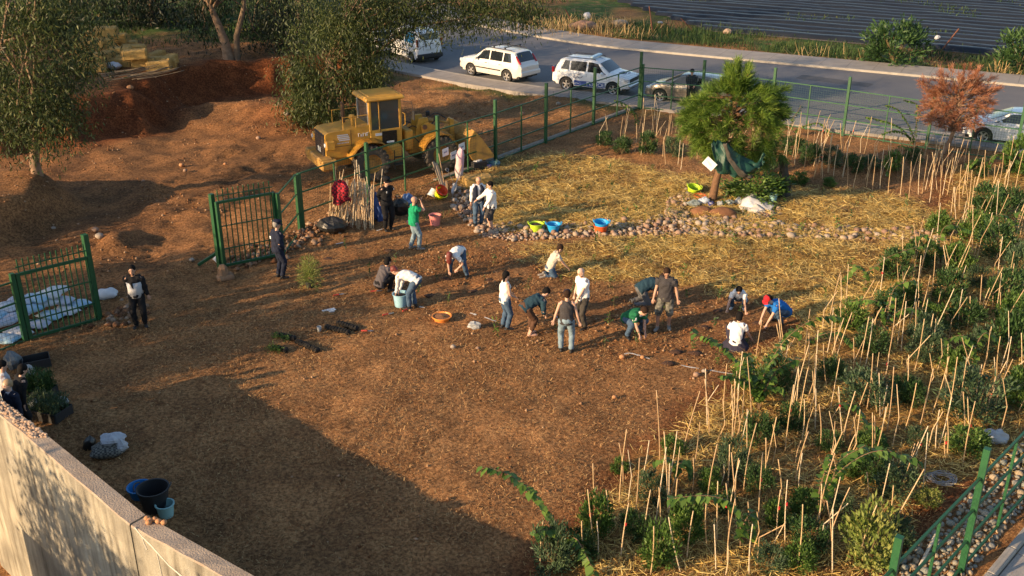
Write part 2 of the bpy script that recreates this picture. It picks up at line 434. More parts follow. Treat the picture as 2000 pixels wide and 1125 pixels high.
rd = MB(); rd.grid([[a.lerp(b, t/6) for t in range(7)] for a, b in zip(at(offs(NL, 0), .012), at(FL, .012))]); structure(rd.build('road', m_asph))
def slab(name, line, d0, d1, h, m):
    a, b = offs(line, d0), offs(line, d1); g = MB()
    g.grid([[V3((p.x, p.y, -.1)), V3((p.x, p.y, h)), V3((q.x, q.y, h)), V3((q.x, q.y, -.1))] for p, q in zip(a, b)]); return structure(g.build(name, m))
slab('kerb', NL, .02, .18, .13, m_kerb); slab('pavement', NL, .181, 1.75, .126, m_pave)
slab('kerb', FL, -.02, -.20, .13, m_kerb); slab('pavement', FL, -.201, -2.7, .126, m_pave)
# joints of the near pavement: a slab course line every 0.6 m where it can be told apart
m_joint = mat('pavement_joint', (.16, .14, .125), .95)
jt = MB()
def resample(line, st):
    out = []; acc = 0
    for a, b in zip(line[:-1], line[1:]):
        L = (b-a).length; t = -acc
        while t+st <= L: t += st; out.append((a.lerp(b, t/L), (b-a).normalized()))
        acc = (acc+L) % st if L else acc
    return out
for line, d0, d1 in ((NL, .2, 1.74), (FL, -.21, -2.68)):
    for p, t in resample(line, 1.5):
        if not (-25 < p.x < 34): continue
        n = V3((-t.y, t.x, 0)); a, b = p+n*d0, p+n*d1; e = t*.012
        jt.add([V3((q.x, q.y, .1285)) for q in (a-e, a+e, b+e, b-e)], [(0, 1, 2, 3)] if d1 < 0 else [(3, 2, 1, 0)])
structure(jt.build('pavement_joint', m_joint))

# ================================================================ the retaining wall in the foreground
m_conc = bpy.data.materials.new('stained_concrete'); m_conc.use_nodes = True
def conc():
    nt = m_conc.node_tree; N = nt.nodes.new; L = nt.links.new; b = nt.nodes['Principled BSDF']; b.inputs['Roughness'].default_value = .9
    tc = N('ShaderNodeTexCoord'); mp = N('ShaderNodeMapping'); mp.inputs['Scale'].default_value = (4, 4, .5); L(tc.outputs['Object'], mp.inputs[0])
    n1 = N('ShaderNodeTexNoise'); n1.inputs['Scale'].default_value = 1.6; n1.inputs['Detail'].default_value = 7; L(mp.outputs[0], n1.inputs[0])
    n2 = N('ShaderNodeTexNoise'); n2.inputs['Scale'].default_value = 1.1; n2.inputs['Detail'].default_value = 8; L(tc.outputs['Object'], n2.inputs[0])
    r1 = N('ShaderNodeValToRGB'); L(n1.outputs['Fac'], r1.inputs[0]); e = r1.color_ramp.elements
    e[0].position = .30; e[0].color = (.15, .135, .11, 1); e[1].position = .62; e[1].color = (.34, .32, .275, 1)
    k = e.new(.45); k.color = (.27, .25, .21, 1); k = e.new(.74); k.color = (.44, .425, .38, 1)
    r2 = N('ShaderNodeValToRGB'); L(n2.outputs['Fac'], r2.inputs[0]); f = r2.color_ramp.elements
    f[0].position = .38; f[0].color = (.62, .61, .58, 1); f[1].position = .65; f[1].color = (1.1, 1.08, 1.0, 1)
    mx = N('ShaderNodeMix'); mx.data_type = 'RGBA'; mx.blend_type = 'MULTIPLY'; mx.inputs[0].default_value = 1
    L(r1.outputs[0], mx.inputs[6]); L(r2.outputs[0], mx.inputs[7]); L(mx.outputs[2], b.inputs['Base Color'])
    bp = N('ShaderNodeBump'); bp.inputs['Strength'].default_value = .5; bp.inputs['Distance'].default_value = .02
    n3 = N('ShaderNodeTexNoise'); n3.inputs['Scale'].default_value = 25; n3.inputs['Detail'].default_value = 6; L(tc.outputs['Object'], n3.inputs[0])
    L(n3.outputs['Fac'], bp.inputs['Height']); L(bp.outputs[0], b.inputs['Normal'])
conc()
m_cope = mat('wall_coping', (.27, .21, .16), .95, col2=(.36, .29, .225), scale=3, bump=.8, bscale=30)
m_lime = mat('lime_streak', (.62, .58, .48), .9)
wl = thing('retaining_wall', 'stained concrete retaining wall of two panels beside the dug garden', 'wall')
def wall_panel(i0, i1, name, gap0=0, gap1=0):
    b = MB(); rows = []
    n = i1-i0; k = 10
    for i in range(i0, i1):
        for t in range(k+(1 if i == i1-1 else 0)):
            f = t/k; a = W_IN[i].lerp(W_IN[i+1], f); o = W_OUT[i].lerp(W_OUT[i+1], f)
            q = 0.012*math.sin((i*k+t)*1.7)
            rows.append([V3((o.x, o.y, -3.3)), V3((o.x, o.y, HW-.03)), V3((o.x, o.y, HW-.03)).lerp(V3((a.x, a.y, HW-.03)), .04)+V3((0, 0, .03+q)),
                         V3((a.x, a.y, HW-.03)).lerp(V3((o.x, o.y, HW-.03)), .04)+V3((0, 0, .03)), V3((a.x, a.y, HW-.03)), V3((a.x, a.y, -.3))])
    if gap1: d = (rows[-1][0]-rows[-2][0]); rows[-1] = [p-d.normalized()*gap1 for p in rows[-1]]
    m = len(rows[0])
    b.grid(rows); b.add(rows[0], [tuple(range(m))]); b.add(rows[-1], [tuple(range(m-1, -1, -1))])
    for j, f in enumerate(b.f):
        if j < (len(rows)-1)*(m-1) and j % (m-1) in (1, 2, 3): b.m[j] = 1
    return b.build(name, [m_conc, m_cope], wl)
wall_panel(0, 3, 'wall_panel', gap1=.05); wall_panel(3, 5, 'wall_panel')
# lime seams that run over the second panel's face
wo0, wo1 = W_OUT[3], W_OUT[4]; wd_ = (wo1-wo0).normalized(); wnn = V3((wd_.y, -wd_.x, 0))
if wnn.dot(V3((-.7, -.7, 0))) < 0: wnn = -wnn
def seam(pts, wd):
    b = MB(); p = [wo0+wd_*a+wnn*.006+V3((0, 0, z-HW)) for a, z in pts]
    b.tube(p, [wd*(.6+.5*random.random()) for _ in p], 5, lat=(0, 0, 1)); return b.build('lime_seam', m_lime, wl)
seam([(.12, 1.62), (.3, 1.5), (.5, 1.42), (.9, 1.2), (1.2, 1.12), (1.7, .9), (2.3, .62)], .016)
seam([(.62, 1.36), (.64, 1.1), (.66, .7), (.66, .2)], .012); seam([(.28, 1.5), (.31, 1.38), (.36, 1.28)], .014); seam([(1.55, 1.0), (1.58, .6), (1.6, .1)], .012)
# the far side of the sunken ramp (below the frame): its parapet shades the foot of the wall
oth = MB(); wn_ = V3((.69, .73, 0))
base = [p-wn_*6.2 for p in W_OUT]
oth.grid([[V3((p.x, p.y, -3.3)), V3((p.x, p.y, 0.7)), V3((p.x, p.y, 0.7))-wn_*.4, V3((p.x, p.y, -3.3))-wn_*.4] for p in base])
tag(oth.build('ramp_wall', m_conc), 'plain concrete wall on the far side of the sunken ramp', 'wall')
# ================================================================ vegetation helpers
def PZ(px, py, y):
    """point on a pixel's ray at world depth y (the depth of the thing it belongs to)"""
    X = (px-1000)/FPX; Y = (562.5-py)/FPX
    d = V3((X, math.cos(PITCH)+Y*math.sin(PITCH), -math.sin(PITCH)+Y*math.cos(PITCH))); s = y/d.y
    return V3((d.x*s, y, CAM_H+d.z*s))
def unit(a): return a/np.maximum(np.linalg.norm(a, axis=1, keepdims=True), 1e-9)
def leaves(C, D, L, W, g=None, bend=0.0):
    """diamond leaves at C pointing along D; L, W length and width (scalar or array)"""
    g = g or rng; n = len(C); D = unit(D); r = g.normal(size=(n, 3)); s = unit(np.cross(D, r))
    L = np.broadcast_to(L, n)[:, None]; W = np.broadcast_to(W, n)[:, None]
    nrm = np.cross(D, s)
    V = np.stack([C, C+D*L*.45+s*W*.5+nrm*L*bend, C+D*L, C+D*L*.45-s*W*.5+nrm*L*bend], 1).reshape(-1, 3)
    return V, np.arange(4*n).reshape(-1, 4)
def blades(X, Y, Z, L, W, tilt, g=None):
    """strips lying on or standing up from the ground; tilt = angle above the ground"""
    g = g or rng; n = len(X); a = g.uniform(0, 2*np.pi, n); tilt = np.broadcast_to(tilt, n); L = np.broadcast_to(L, n)
    d = np.stack([np.cos(a)*np.cos(tilt), np.sin(a)*np.cos(tilt), np.sin(tilt)], 1)
    s = np.stack([-np.sin(a), np.cos(a), g.normal(0, .35, n)], 1)*np.broadcast_to(W, n)[:, None]*.5
    B = np.stack([X, Y, Z], 1); T = B+d*L[:, None]
    V = np.stack([B-s, B+s, T+s*.6, T-s*.6], 1).reshape(-1, 3)
    return V, np.arange(4*n).reshape(-1, 4)
def scatter(n, x0, x1, y0, y1, wf, g=None):
    """random points kept with probability wf(x, y)"""
    g = g or rng; X = g.uniform(x0, x1, n); Y = g.uniform(y0, y1, n); k = g.uniform(0, 1, n) < wf(X, Y)
    return X[k], Y[k]
def to_frame(X, Y, Z=0.0):
    dz = np.asarray(Z)-CAM_H; dep = Y*math.cos(PITCH)-dz*math.sin(PITCH); u = Y*math.sin(PITCH)+dz*math.cos(PITCH)
    return 1000+FPX*X/dep, 562.5-FPX*u/dep
def in_frame(X, Y, m=40):
    px, py = to_frame(X, Y); return (px > -m) & (px < 2000+m) & (py > -m) & (py < 1125+m)
def strawness(X, Y):
    s = np.zeros_like(X); nz_ = 0.9*(vn(X, Y, 0.7, 31)-.5)+0.5*(vn(X, Y, 2.3, 32)-.5)
    for k, pl in enumerate(STRAW): s = np.maximum(s, sst(-0.5, 0.5, polydist(X, Y, pl)+nz_)*(1.0 if k < 2 else .40))
    return s*(0.25+.75*sst(.25, .6, vn(X, Y, 1.1, 38)))
# ---- straw mulch, litter, clods: what nobody could count
m_straw = mat('straw', (.5, .36, .15), .75, tint=[(.17, .10, .03), (.44, .285, .075), (.66, .455, .125), (.84, .64, .25)], spec=.3)
X, Y = scatter(560000, -4, 22, 13, 44, lambda x, y: strawness(x, y)*in_frame(x, y))
n = len(X); Vv, Ff = blades(X, Y, hz(X, Y)+rng.uniform(.01, .10, n), rng.uniform(.10, .34, n), rng.uniform(.007, .014, n), rng.normal(.05, .16, n))
stuff(obj('straw_mulch', np_mesh('straw_mulch', Vv, Ff, rng.uniform(0, 1, n)), m_straw))
m_lit = mat('dry_litter', (.3, .2, .1), .85, tint=[(.07, .032, .014), (.20, .095, .038), (.37, .205, .085), (.50, .33, .15)], spec=.2)
def litw(x, y): return (wall_side(x, y) > .2)*in_frame(x, y)*((x-FA.x)*FN.x+(y-FA.y)*FN.y < 1.0)*(.25+.75*sst(.3, .65, vn(x, y, .8, 41)))
X, Y = scatter(420000, -14, 16, 13, 40, litw)
n = len(X); Vv, Ff = blades(X, Y, hz(X, Y)+rng.uniform(.005, .04, n), rng.uniform(.025, .10, n), rng.uniform(.006, .014, n), rng.normal(.25, .35, n))
stuff(obj('dry_litter', np_mesh('dry_litter', Vv, Ff, rng.uniform(0, 1, n)), m_lit))
def clods(X, Y, r0, r1, seed=1):
    """low lumps: squashed octahedra with ragged corners, one mesh"""
    g = np.random.default_rng(seed); n = len(X); r = r0+(r1-r0)*g.power(.35, n) if False else g.uniform(r0, r1, n)
    base = np.array([[1, 0, 0], [0, 1, 0], [-1, 0, 0], [0, -1, 0], [0, 0, .8], [0, 0, -.6]])
    Vv = base[None]*r[:, None, None]*g.uniform(.6, 1.3, (n, 6, 1)); a = g.uniform(0, 6.28, n); c, s = np.cos(a), np.sin(a)
    x = Vv[..., 0]*c[:, None]-Vv[..., 1]*s[:, None]; y = Vv[..., 0]*s[:, None]+Vv[..., 1]*c[:, None]
    Vv = np.stack([x+X[:, None], y+Y[:, None], Vv[..., 2]+hz(X, Y)[:, None]+r[:, None]*.25], -1).reshape(-1, 3)
    f = np.array([[0, 1, 4], [1, 2, 4], [2, 3, 4], [3, 0, 4], [1, 0, 5], [2, 1, 5], [3, 2, 5], [0, 3, 5]])
    return Vv, (f[None]+6*np.arange(n)[:, None, None]).reshape(-1, 3), np.repeat(g.uniform(0, 1, n), 8)
m_clod = mat('soil_clods', (.2, .1, .05), .95, tint=[(.13, .06, .028), (.22, .10, .045), (.28, .15, .075), (.40, .27, .17)], spec=.1)
def clodw(x, y): return (wall_side(x, y) > .2)*in_frame(x, y)*np.clip(sst(-.3, .8, polydist(x, y, DUG))*.9+.10+.4*sst(0, 1.5, (x-FA.x)*FN.x+(y-FA.y)*FN.y), 0, 1)*sst(46.5, 45, x*.502+y*.865)
X, Y = scatter(30000, -26, 14, 14, 54, lambda x, y: clodw(x, y)*sst(.25, .7, vn(x, y, .9, 43)))
Vv, Ff, tt = clods(X, Y, .02, .06, 5); stuff(obj('soil_clods', np_mesh('soil_clods', Vv, Ff, tt), m_clod))
# rubble beside the fence and gates
def rubw(x, y):
    o = (x-FA.x)*FN.x+(y-FA.y)*FN.y; t = (x-FA.x)*FD.x+(y-FA.y)*FD.y
    return np.exp(-((o+.35)/.5)**2)*sst(-3.4, -2.6, t)*sst(5, 3, t)+np.exp(-((x+10.7)/.5)**2-((y-25.6)/.6)**2)
X, Y = scatter(9000, -12, -3, 24, 37, rubw)
m_rub = mat('rubble', (.25, .15, .1), .95, tint=[(.11, .05, .026), (.19, .095, .05), (.26, .16, .10), (.34, .25, .18)], spec=.15)
Vv, Ff, tt = clods(X, Y, .05, .14, 6); stuff(obj('rubble', np_mesh('rubble', Vv, Ff, tt), m_rub))
# ---- verge grass, dry brush
m_grass = mat('verge_grass', (.06, .12, .03), .8, tint=[(.013, .034, .007), (.024, .058, .011), (.04, .082, .016), (.09, .10, .03)], trans=.25)
def vergew(x, y):
    g_ = x*.502+y*.865
    return sst(62.9, 63.4, g_)*sst(71, 68, g_)*(x > -1)*(.3+.7*sst(.3, .6, vn(x, y, .5, 44)))
X, Y = scatter(90000, -2, 46, 44, 82, vergew); n = len(X)
Vv, Ff = blades(X, Y, np.zeros(n), rng.uniform(.12, .5, n)*(.3+1.1*vn(X, Y, .4, 45)), .04, rng.normal(1.1, .3, n))
stuff(obj('verge_grass', np_mesh('verge_grass', Vv, Ff, np.clip(.75*vn(X, Y, .5, 46)+rng.normal(.1, .2, n), 0, 1)), m_grass))
m_dry = mat('dry_brush', (.4, .28, .12), .85, tint=[(.20, .12, .05), (.38, .26, .11), (.52, .38, .18), (.36, .22, .10)], trans=.2)
def dryw(x, y):
    g_ = x*.502+y*.865
    return np.maximum(np.exp(-((x-4.5)/3.0)**2-((y-72.5)/2.2)**2)*1.5, sst(62.7, 63.0, g_)*sst(65.2, 64.2, g_)*(x > 3)*sst(.5, .65, vn(x, y, .45, 47))*.35)
X, Y = scatter(90000, -3, 46, 44, 82, dryw); n = len(X)
Vv, Ff = blades(X, Y, np.zeros(n), rng.uniform(.2, .9, n), .035, rng.normal(.8, .4, n))
stuff(obj('dry_brush', np_mesh('dry_brush', Vv, Ff, rng.uniform(0, 1, n)), m_dry))
def lawnw(x, y): return sst(56, 60, y)*(x < -9)*in_frame(x, y, 100)*sst(.15, .5, vn(x, y, .3, 48))
X, Y = scatter(60000, -48, -8, 55, 90, lawnw); n = len(X)
Vv, Ff = blades(X, Y, hz(X, Y), rng.uniform(.12, .3, n), .05, rng.normal(1.0, .3, n))
stuff(obj('lawn_grass', np_mesh('lawn_grass', Vv, Ff, rng.uniform(0, .8, n)), m_grass))
# weeds beside the pavement and the stone row
def weedw(x, y):
    g_ = x*.502+y*.865
    return np.exp(-((g_-45.0)/.5)**2)*(x < 6)*(x > -6)*.5*vn(x, y, .8, 49)+np.exp(-((x-5.0)/.9)**2-((y-33.2)/.45)**2)*.5+np.exp(-((x-8.8)/.9)**2-((y-30.3)/.5)**2)*.3+np.exp(-((x+2.6)/.8)**2-((y-33.6)/.4)**2)*.4
X, Y = scatter(60000, -8, 12, 28, 60, weedw); n = len(X)
Vv, Ff = blades(X, Y, hz(X, Y), rng.uniform(.08, .3, n), .018, rng.normal(1.0, .35, n))
stuff(obj('weeds', np_mesh('weeds', Vv, Ff, rng.uniform(.2, 1, n)), m_grass))

# ---- field under black plastic strips behind the verge
m_plast = mat('mulch_film', (.010, .013, .020), .42, col2=(.02, .024, .032), scale=.6, bump=.8, bscale=3, spec=.3)
m_path = mat('field_soil', (.10, .085, .075), .9, col2=(.16, .13, .10), scale=2)
RD = V3((.878, -.478, 0)); RN = V3((.478, .878, 0))
fld = MB(); a0, a1 = -9, 95
fb = RN*69.2
fld.add([fb+RD*-22+V3((0, 0, .02)), fb+RD*a1+V3((0, 0, .02)), fb+RN*95+RD*a1+V3((0, 0, .02)), fb+RN*95+RD*-125+V3((0, 0, .02))], [(0, 1, 2, 3)])
structure(fld.build('field', m_path))
film_me = []
for k in range(4):
    b = MB(); rows = []; rr = random.Random(k)
    for i in range(56):
        u = i*2.0; h = .24+rr.uniform(-.05, .05); e = rr.uniform(-.05, .05)+.13*math.sin(i*.45+k*1.7)
        rows.append([V3((u, -.56+e, .03)), V3((u, -.36+e, h)), V3((u, 0, h+.04)), V3((u, .36+e, h)), V3((u, .56+e, .03))])
    b.grid(rows, flip=True); film_me.append(b.mesh('mulch_film', True)); film_me[-1].materials.append(m_plast)
for i in range(34):
    o = obj('mulch_film', film_me[i % 4]); o.location = RN*(70+i*1.55)+RD*(-23-i*1.7); o.rotation_euler = (0, 0, math.atan2(RD.y, RD.x))
    tag(o, 'long raised planting row under black plastic film beyond the road', 'plastic row', 'rows under black film in the far field')
# weeds coming up between the rows
X, Y = scatter(60000, 2, 75, 44, 110, lambda x, y: sst(70, 70.5, x*.478+y*.878)*sst(.72, .86, vn(x, y, .33, 61))*.9*in_frame(x, y, 60)); n = len(X)
Vv, Ff = blades(X, Y, np.full(n, .1), rng.uniform(.12, .4, n), .06, rng.normal(1.0, .35, n)); stuff(obj('field_weeds', np_mesh('field_weeds', Vv, Ff, rng.uniform(.2, 1, n)), m_grass))
# ---- trees
m_bark = mat('smooth_bark', (.28, .185, .12), .9, col2=(.15, .09, .055), scale=5, bump=.5)
m_bark2 = mat('dark_bark', (.11, .075, .05), .95, col2=(.17, .12, .08), scale=8, bump=.8)
def leafmat(n, cols, tr=.3): return mat(n, cols[1], .55, tint=cols, trans=tr, spec=.4)
m_euc = leafmat('eucalyptus_leaf', [(.014, .026, .008), (.032, .052, .013), (.062, .088, .022), (.13, .145, .045)])  # tones lowered to stand for the shade on these crowns
m_eucd = leafmat('shaded_eucalyptus_leaf', [(.005, .011, .004), (.011, .020, .007), (.022, .032, .011)])  # same leaf darkened further: shade painted into its colour
m_pine = leafmat('pine_needle', [(.03, .07, .008), (.065, .125, .014), (.12, .20, .025), (.21, .29, .045)])
m_dead = leafmat('dead_needle', [(.16, .055, .03), (.28, .105, .05), (.38, .165, .085), (.34, .19, .12)], .25)
def crown(clusters, per, L, W, spread, droop, seed, out=0.0):
    """leaf clumps: clusters = (n,3) array"""
    g = np.random.default_rng(seed); n = len(clusters)*per
    C = np.repeat(clusters, per, 0)+g.normal(0, 1, (n, 3))*np.array(spread)
    D = g.normal(0, 1, (n, 3))*.6+np.array([0, 0, -droop]) + out*unit(C-np.repeat(clusters, per, 0))
    V, F = leaves(C, D, g.uniform(.6, 1.3, n)*L, g.uniform(.7, 1.3, n)*W, g)
    t = np.clip(np.repeat(g.uniform(.1, .9, len(clusters)), per)+g.normal(0, .18, n), 0, 1)
    return V, F, t
def ell(n, c, r, seed, shell=.35):
    g = np.random.default_rng(seed); d = unit(g.normal(size=(n, 3))); u = g.uniform(shell, 1, (n, 1))**(1/2)
    return np.array(c)+d*u*np.array(r)
def limb(b, a, c, r0, r1, seed, sag=.1, n=5):
    rd_ = random.Random(seed); a = V3(a); c = V3(c); L = (c-a).length
    pts = [a.lerp(c, i/n)+V3((rd_.uniform(-1, 1), rd_.uniform(-1, 1), rd_.uniform(-.5, 1)))*L*.06*(0 if i in (0, n) else 1)+V3((0, 0, math.sin(math.pi*i/n)*sag*L)) for i in range(n+1)]
    b.tube(pts, [r0+(r1-r0)*i/n for i in range(n+1)], 7); return pts
def tree(name, label, loc, trunk, clusters, nl, per, L, W, spread, droop, lm, bm, seed, r0=.2, limbs=14, out=0.0, group=None, cat='tree', start=.35):
    """trunk = list of points relative to loc; clusters relative too"""
    t = thing(name, label, cat, loc, 0, group); rd_ = random.Random(seed)
    b = MB(); tp = [V3(p) for p in trunk]; k = len(tp)
    b.tube([tp[0]-V3((0, 0, .3))]+tp, [r0*1.35]+[r0*(1-.75*i/(k-1)) for i in range(k)], 10)
    cl = np.asarray(clusters); pick = rd_.sample(range(len(cl)), min(limbs, len(cl)))
    for j, i in enumerate(pick):
        f = start+(1-start)*rd_.random(); q = f*(k-1); a = tp[int(q)].lerp(tp[min(int(q)+1, k-1)], q-int(q))
        limb(b, a, V3(cl[i]), r0*.42*(1.1-f*.6), .012, seed*100+j)
    b.build('trunk', bm, t, smooth=True)
    Vv, Ff, tt = crown(cl, per, L, W, spread, droop, seed, out)
    obj('crown', np_mesh('crown', Vv, Ff, tt), lm, t); return t
# left eucalyptus on the mound
b0 = P(90, 408); cb = lambda px, py, y: np.array(PZ(px, py, y)-b0)
cl = np.concatenate([ell(120, cb(60, 110, 34.2), (2.3, 2.2, 2.0), 1), ell(34, cb(125, 70, 34), (.9, 1.4, 1.6), 2), ell(60, cb(70, 240, 34), (1.6, 1.3, .75), 3), ell(70, cb(50, -60, 34.5), (3.0, 2.6, 2.2), 4), ell(26, cb(-40, 170, 34), (1.6, 1.5, 1.8), 5)])
tree('eucalyptus_tree', 'pale barked eucalyptus with hanging olive leaves on the red spoil mound', b0,
     [(0, 0, 0), (-.05, 0, .8), (-.12, .05, 1.7), cb(70, 240, 34.2), cb(60, 120, 34.2), cb(55, -40, 34.3)], cl, 0, 78, .21, .042, (.34, .34, .42), .9, m_euc, m_bark, 11, r0=.25, limbs=30, start=.45)
# eucalyptus behind the loader
b0 = P(655, 243); yb_ = b0.y
cl = np.concatenate([ell(100, cb(655, 110, yb_), (2.2, 2.0, 2.1), 6), ell(60, cb(640, 205, yb_), (1.9, 1.7, .9), 7), ell(60, cb(720, 50, yb_-.5), (2.2, 1.8, 1.1), 8), ell(70, cb(850, 18, yb_-1), (2.4, 1.4, .9), 9),
                     ell(36, cb(985, 8, yb_-1.5), (1.9, 1.0, .6), 10), ell(60, cb(640, -60, yb_), (3.4, 3, 2.2), 12), ell(22, cb(590, 180, yb_-.6), (.8, .8, 1.2), 13), ell(30, cb(720, 150, yb_-.3), (1.0, 1.0, 1.0), 14)])
tree('eucalyptus_tree', 'wide eucalyptus with low drooping foliage right behind the yellow loader', b0,
     [(0, 0, 0), (.1, 0, 1.0), (-.15, 0, 2.0), cb(640, 120, yb_), cb(680, 30, yb_), cb(700, -60, yb_)], cl, 0, 105, .21, .045, (.42, .40, .45), .9, m_euc, m_bark, 12, r0=.2, limbs=34, start=.3)
# eucalyptus on the terrace: two pale trunks leaning
b0 = P(447, 117); yb_ = b0.y
cl = np.concatenate([ell(40, cb(520, 25, yb_+2), (2.6, 2, 1.9), 15), ell(26, cb(385, 15, yb_+.5), (.9, 1.2, 1.3), 16), ell(60, cb(430, -90, yb_), (4, 3.5, 2.2), 17), ell(20, cb(545, 60, yb_+2), (.9, 1.4, 1.6), 18)])
t = tree('eucalyptus_tree', 'leaning double trunked eucalyptus at the top of the red bank', b0,
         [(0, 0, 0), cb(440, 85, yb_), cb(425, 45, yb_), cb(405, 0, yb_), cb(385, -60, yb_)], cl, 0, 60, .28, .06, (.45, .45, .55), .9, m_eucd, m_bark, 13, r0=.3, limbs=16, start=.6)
b = MB(); b.tube([V3((.35, .1, -.3)), V3((.42, .1, 0)), V3(cb(462, 70, yb_)), V3(cb(475, 20, yb_)), V3(cb(480, -60, yb_))], [.2, .17, .15, .12, .08], 9); b.build('trunk', m_bark2, t, smooth=True)
# crowns on the lawn behind, their shade put into the leaf colour
for k, (bx, by, cs, lb) in enumerate([
        ((255, 75), None, [((255, 15), (2.0, 2.0, 1.8), 40), ((310, 40), (1.2, 1.2, 1.6), 26), ((200, -10), (2.5, 2, 1.4), 24)], 'dark drooping tree on the lawn behind the straw bales'),
        ((560, 85), None, [((560, 30), (2.4, 2, 2.2), 46), ((515, 75), (1.2, 1.2, 1.1), 20)], 'dense dark tree between the red bank and the road'),
        ((95, 60), None, [((110, 0), (3.5, 3, 2.2), 40)], 'dark tree standing on the lawn behind the spoil mound')]):
    b0 = P(*bx); b0 = b0+V3((0, 4, 0)); b0.z = hz(b0.x, b0.y); yb_ = b0.y
    cl = np.concatenate([ell(n_, cb(p[0], p[1], yb_), r_, 60+k*5+j) for j, (p, r_, n_) in enumerate(cs)]+[ell(50, (0, 0, 7.5), (4, 3.5, 2.2), 80+k)])
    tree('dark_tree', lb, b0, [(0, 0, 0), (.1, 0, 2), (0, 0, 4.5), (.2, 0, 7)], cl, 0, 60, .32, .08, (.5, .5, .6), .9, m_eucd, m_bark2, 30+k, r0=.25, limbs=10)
# trees outside the frame whose shade falls into it
for k, (x, y, zc, r_, lb) in enumerate([(-35, 38.5, 5.0, 3.2, 'tall eucalyptus standing left of the spoil mound'), (-40, 46, 6.0, 3.4, 'broad eucalyptus at the far left of the terrace'), (-31, 45.5, 4.6, 2.4, 'slender eucalyptus left of the straw bales')]):
    b0 = V3((x, y, hz(x, y))); cl = ell(90, (0, 0, zc), (r_, r_, zc*.62), 90+k)
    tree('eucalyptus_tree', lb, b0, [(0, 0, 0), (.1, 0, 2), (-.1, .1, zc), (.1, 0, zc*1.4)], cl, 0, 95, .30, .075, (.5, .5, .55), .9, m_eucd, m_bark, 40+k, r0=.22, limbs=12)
for k, (x, y, zc, r_) in enumerate([(-18.5, 10.0, 5.9, 2.1), (-22.0, 15.5, 6.2, 2.0), (-14.5, 5.5, 5.9, 2.0), (-20.0, 6.5, 6.6, 1.6), (-17.5, 19.0, 6.0, 1.7), (-20.5, 22.5, 6.0, 1.8), (-23.0, 20.0, 6.8, 1.8), (-25.5, 25.5, 6.0, 2.0)]):
    b0 = V3((x, y, -3.2)); cl = ell(52, (0, 0, zc), (r_, r_, r_*.8), 95+k)
    tree('street_tree', 'small broad tree standing in the sunken ramp area', b0, [(0, 0, 0), (.05, 0, 2), (0, 0, zc-1), (.1, 0, zc+.8)], cl, 0, 75, .30, .08, (.4, .4, .4), .4, m_eucd, m_bark2, 50+k, r0=.14, limbs=10, group='trees beside the sunken ramp')
# pine in the ring of stones
def pine(name, label, loc, trunk, cl, per, L, W, lm, bm, seed, r0, limbs, ptr=None):
    t = thing(name, label, 'tree', loc); b = MB(); tp = [V3(p) for p in trunk]; k = len(tp); rd_ = random.Random(seed)
    b.tube([tp[0]-V3((0, 0, .3))]+tp, [r0*1.3]+[r0*(1-.8*i/(k-1)) for i in range(k)], 9)
    for j, i in enumerate(rd_.sample(range(len(cl)), limbs)):
        c = V3(cl[i]); f = .30+.65*min(1, max(0, (c.z-tp[1].z)/(tp[-1].z-tp[1].z)))*rd_.uniform(.6, 1); q = f*(k-1)
        a = tp[int(q)].lerp(tp[min(int(q)+1, k-1)], q-int(q)); limb(b, a, c, r0*.3, .008, seed+j, sag=-.04)
    b.build('trunk', bm, t, smooth=True)
    g = np.random.default_rng(seed); n = len(cl)*per; ctr = np.array(tp[-2]); o = unit(cl-ctr)
    C = np.repeat(cl, per, 0)+np.repeat(o, per, 0)*g.uniform(-.32, .10, (n, 1))+g.normal(0, .022, (n, 3))
    D = np.repeat(o, per, 0)*.9+g.normal(0, .5, (n, 3))+np.array([0, 0, .4])
    V, F = leaves(C, D, g.uniform(.6, 1.2, n)*L, W, g); tt = np.clip(np.repeat(g.uniform(.1, .9, len(cl)), per)+g.normal(0, .15, n), 0, 1)
    obj('crown', np_mesh('crown', V, F, tt), lm, t); return t
m_pbark = mat('pine_bark', (.20, .105, .055), .95, col2=(.10, .055, .03), scale=9, bump=1)
b0 = P(1391, 392); yb_ = b0.y
cl = np.concatenate([ell(240, cb(1432, 238, yb_), (1.8, 1.7, 1.5), 20, .6), ell(44, cb(1440, 155, yb_), (.55, .7, .6), 21), ell(44, cb(1370, 225, yb_), (.7, 1.0, .7), 22), ell(46, cb(1500, 205, yb_), (.7, 1.0, .9), 23), ell(34, cb(1460, 300, yb_), (1.4, 1.3, .4), 24), ell(14, cb(1430, 225, yb_), (2.0, 1.9, 1.75), 19, .9)])
PINE = pine('pine_tree', 'young green pine growing inside the ring of stones', b0, [(0, 0, 0), (.08, 0, .7), (.22, .05, 1.4), cb(1420, 250, yb_), cb(1440, 190, yb_), cb(1450, 150, yb_)], cl, 100, .31, .017, m_pine, m_pbark, 21, .16, 90)
b0 = P(1842, 300); yb_ = b0.y
cl = np.concatenate([ell(190, cb(1870, 205, yb_), (1.4, 1.35, 1.05), 25, .45), ell(24, cb(1880, 145, yb_), (1.0, .9, .35), 26), ell(26, cb(1820, 165, yb_), (.5, .6, .6), 27), ell(26, cb(1925, 180, yb_), (.5, .6, .7), 28), ell(20, cb(1830, 225, yb_), (.9, .8, .4), 29)])
pine('dead_pine_tree', 'dead pine with rust red needles beside the road fence', b0, [(0, 0, 0), (.2, 0, .6), cb(1865, 250, yb_), cb(1875, 190, yb_), cb(1878, 150, yb_)], cl, 60, .22, .015, m_dead, m_bark, 22, .11, 80)

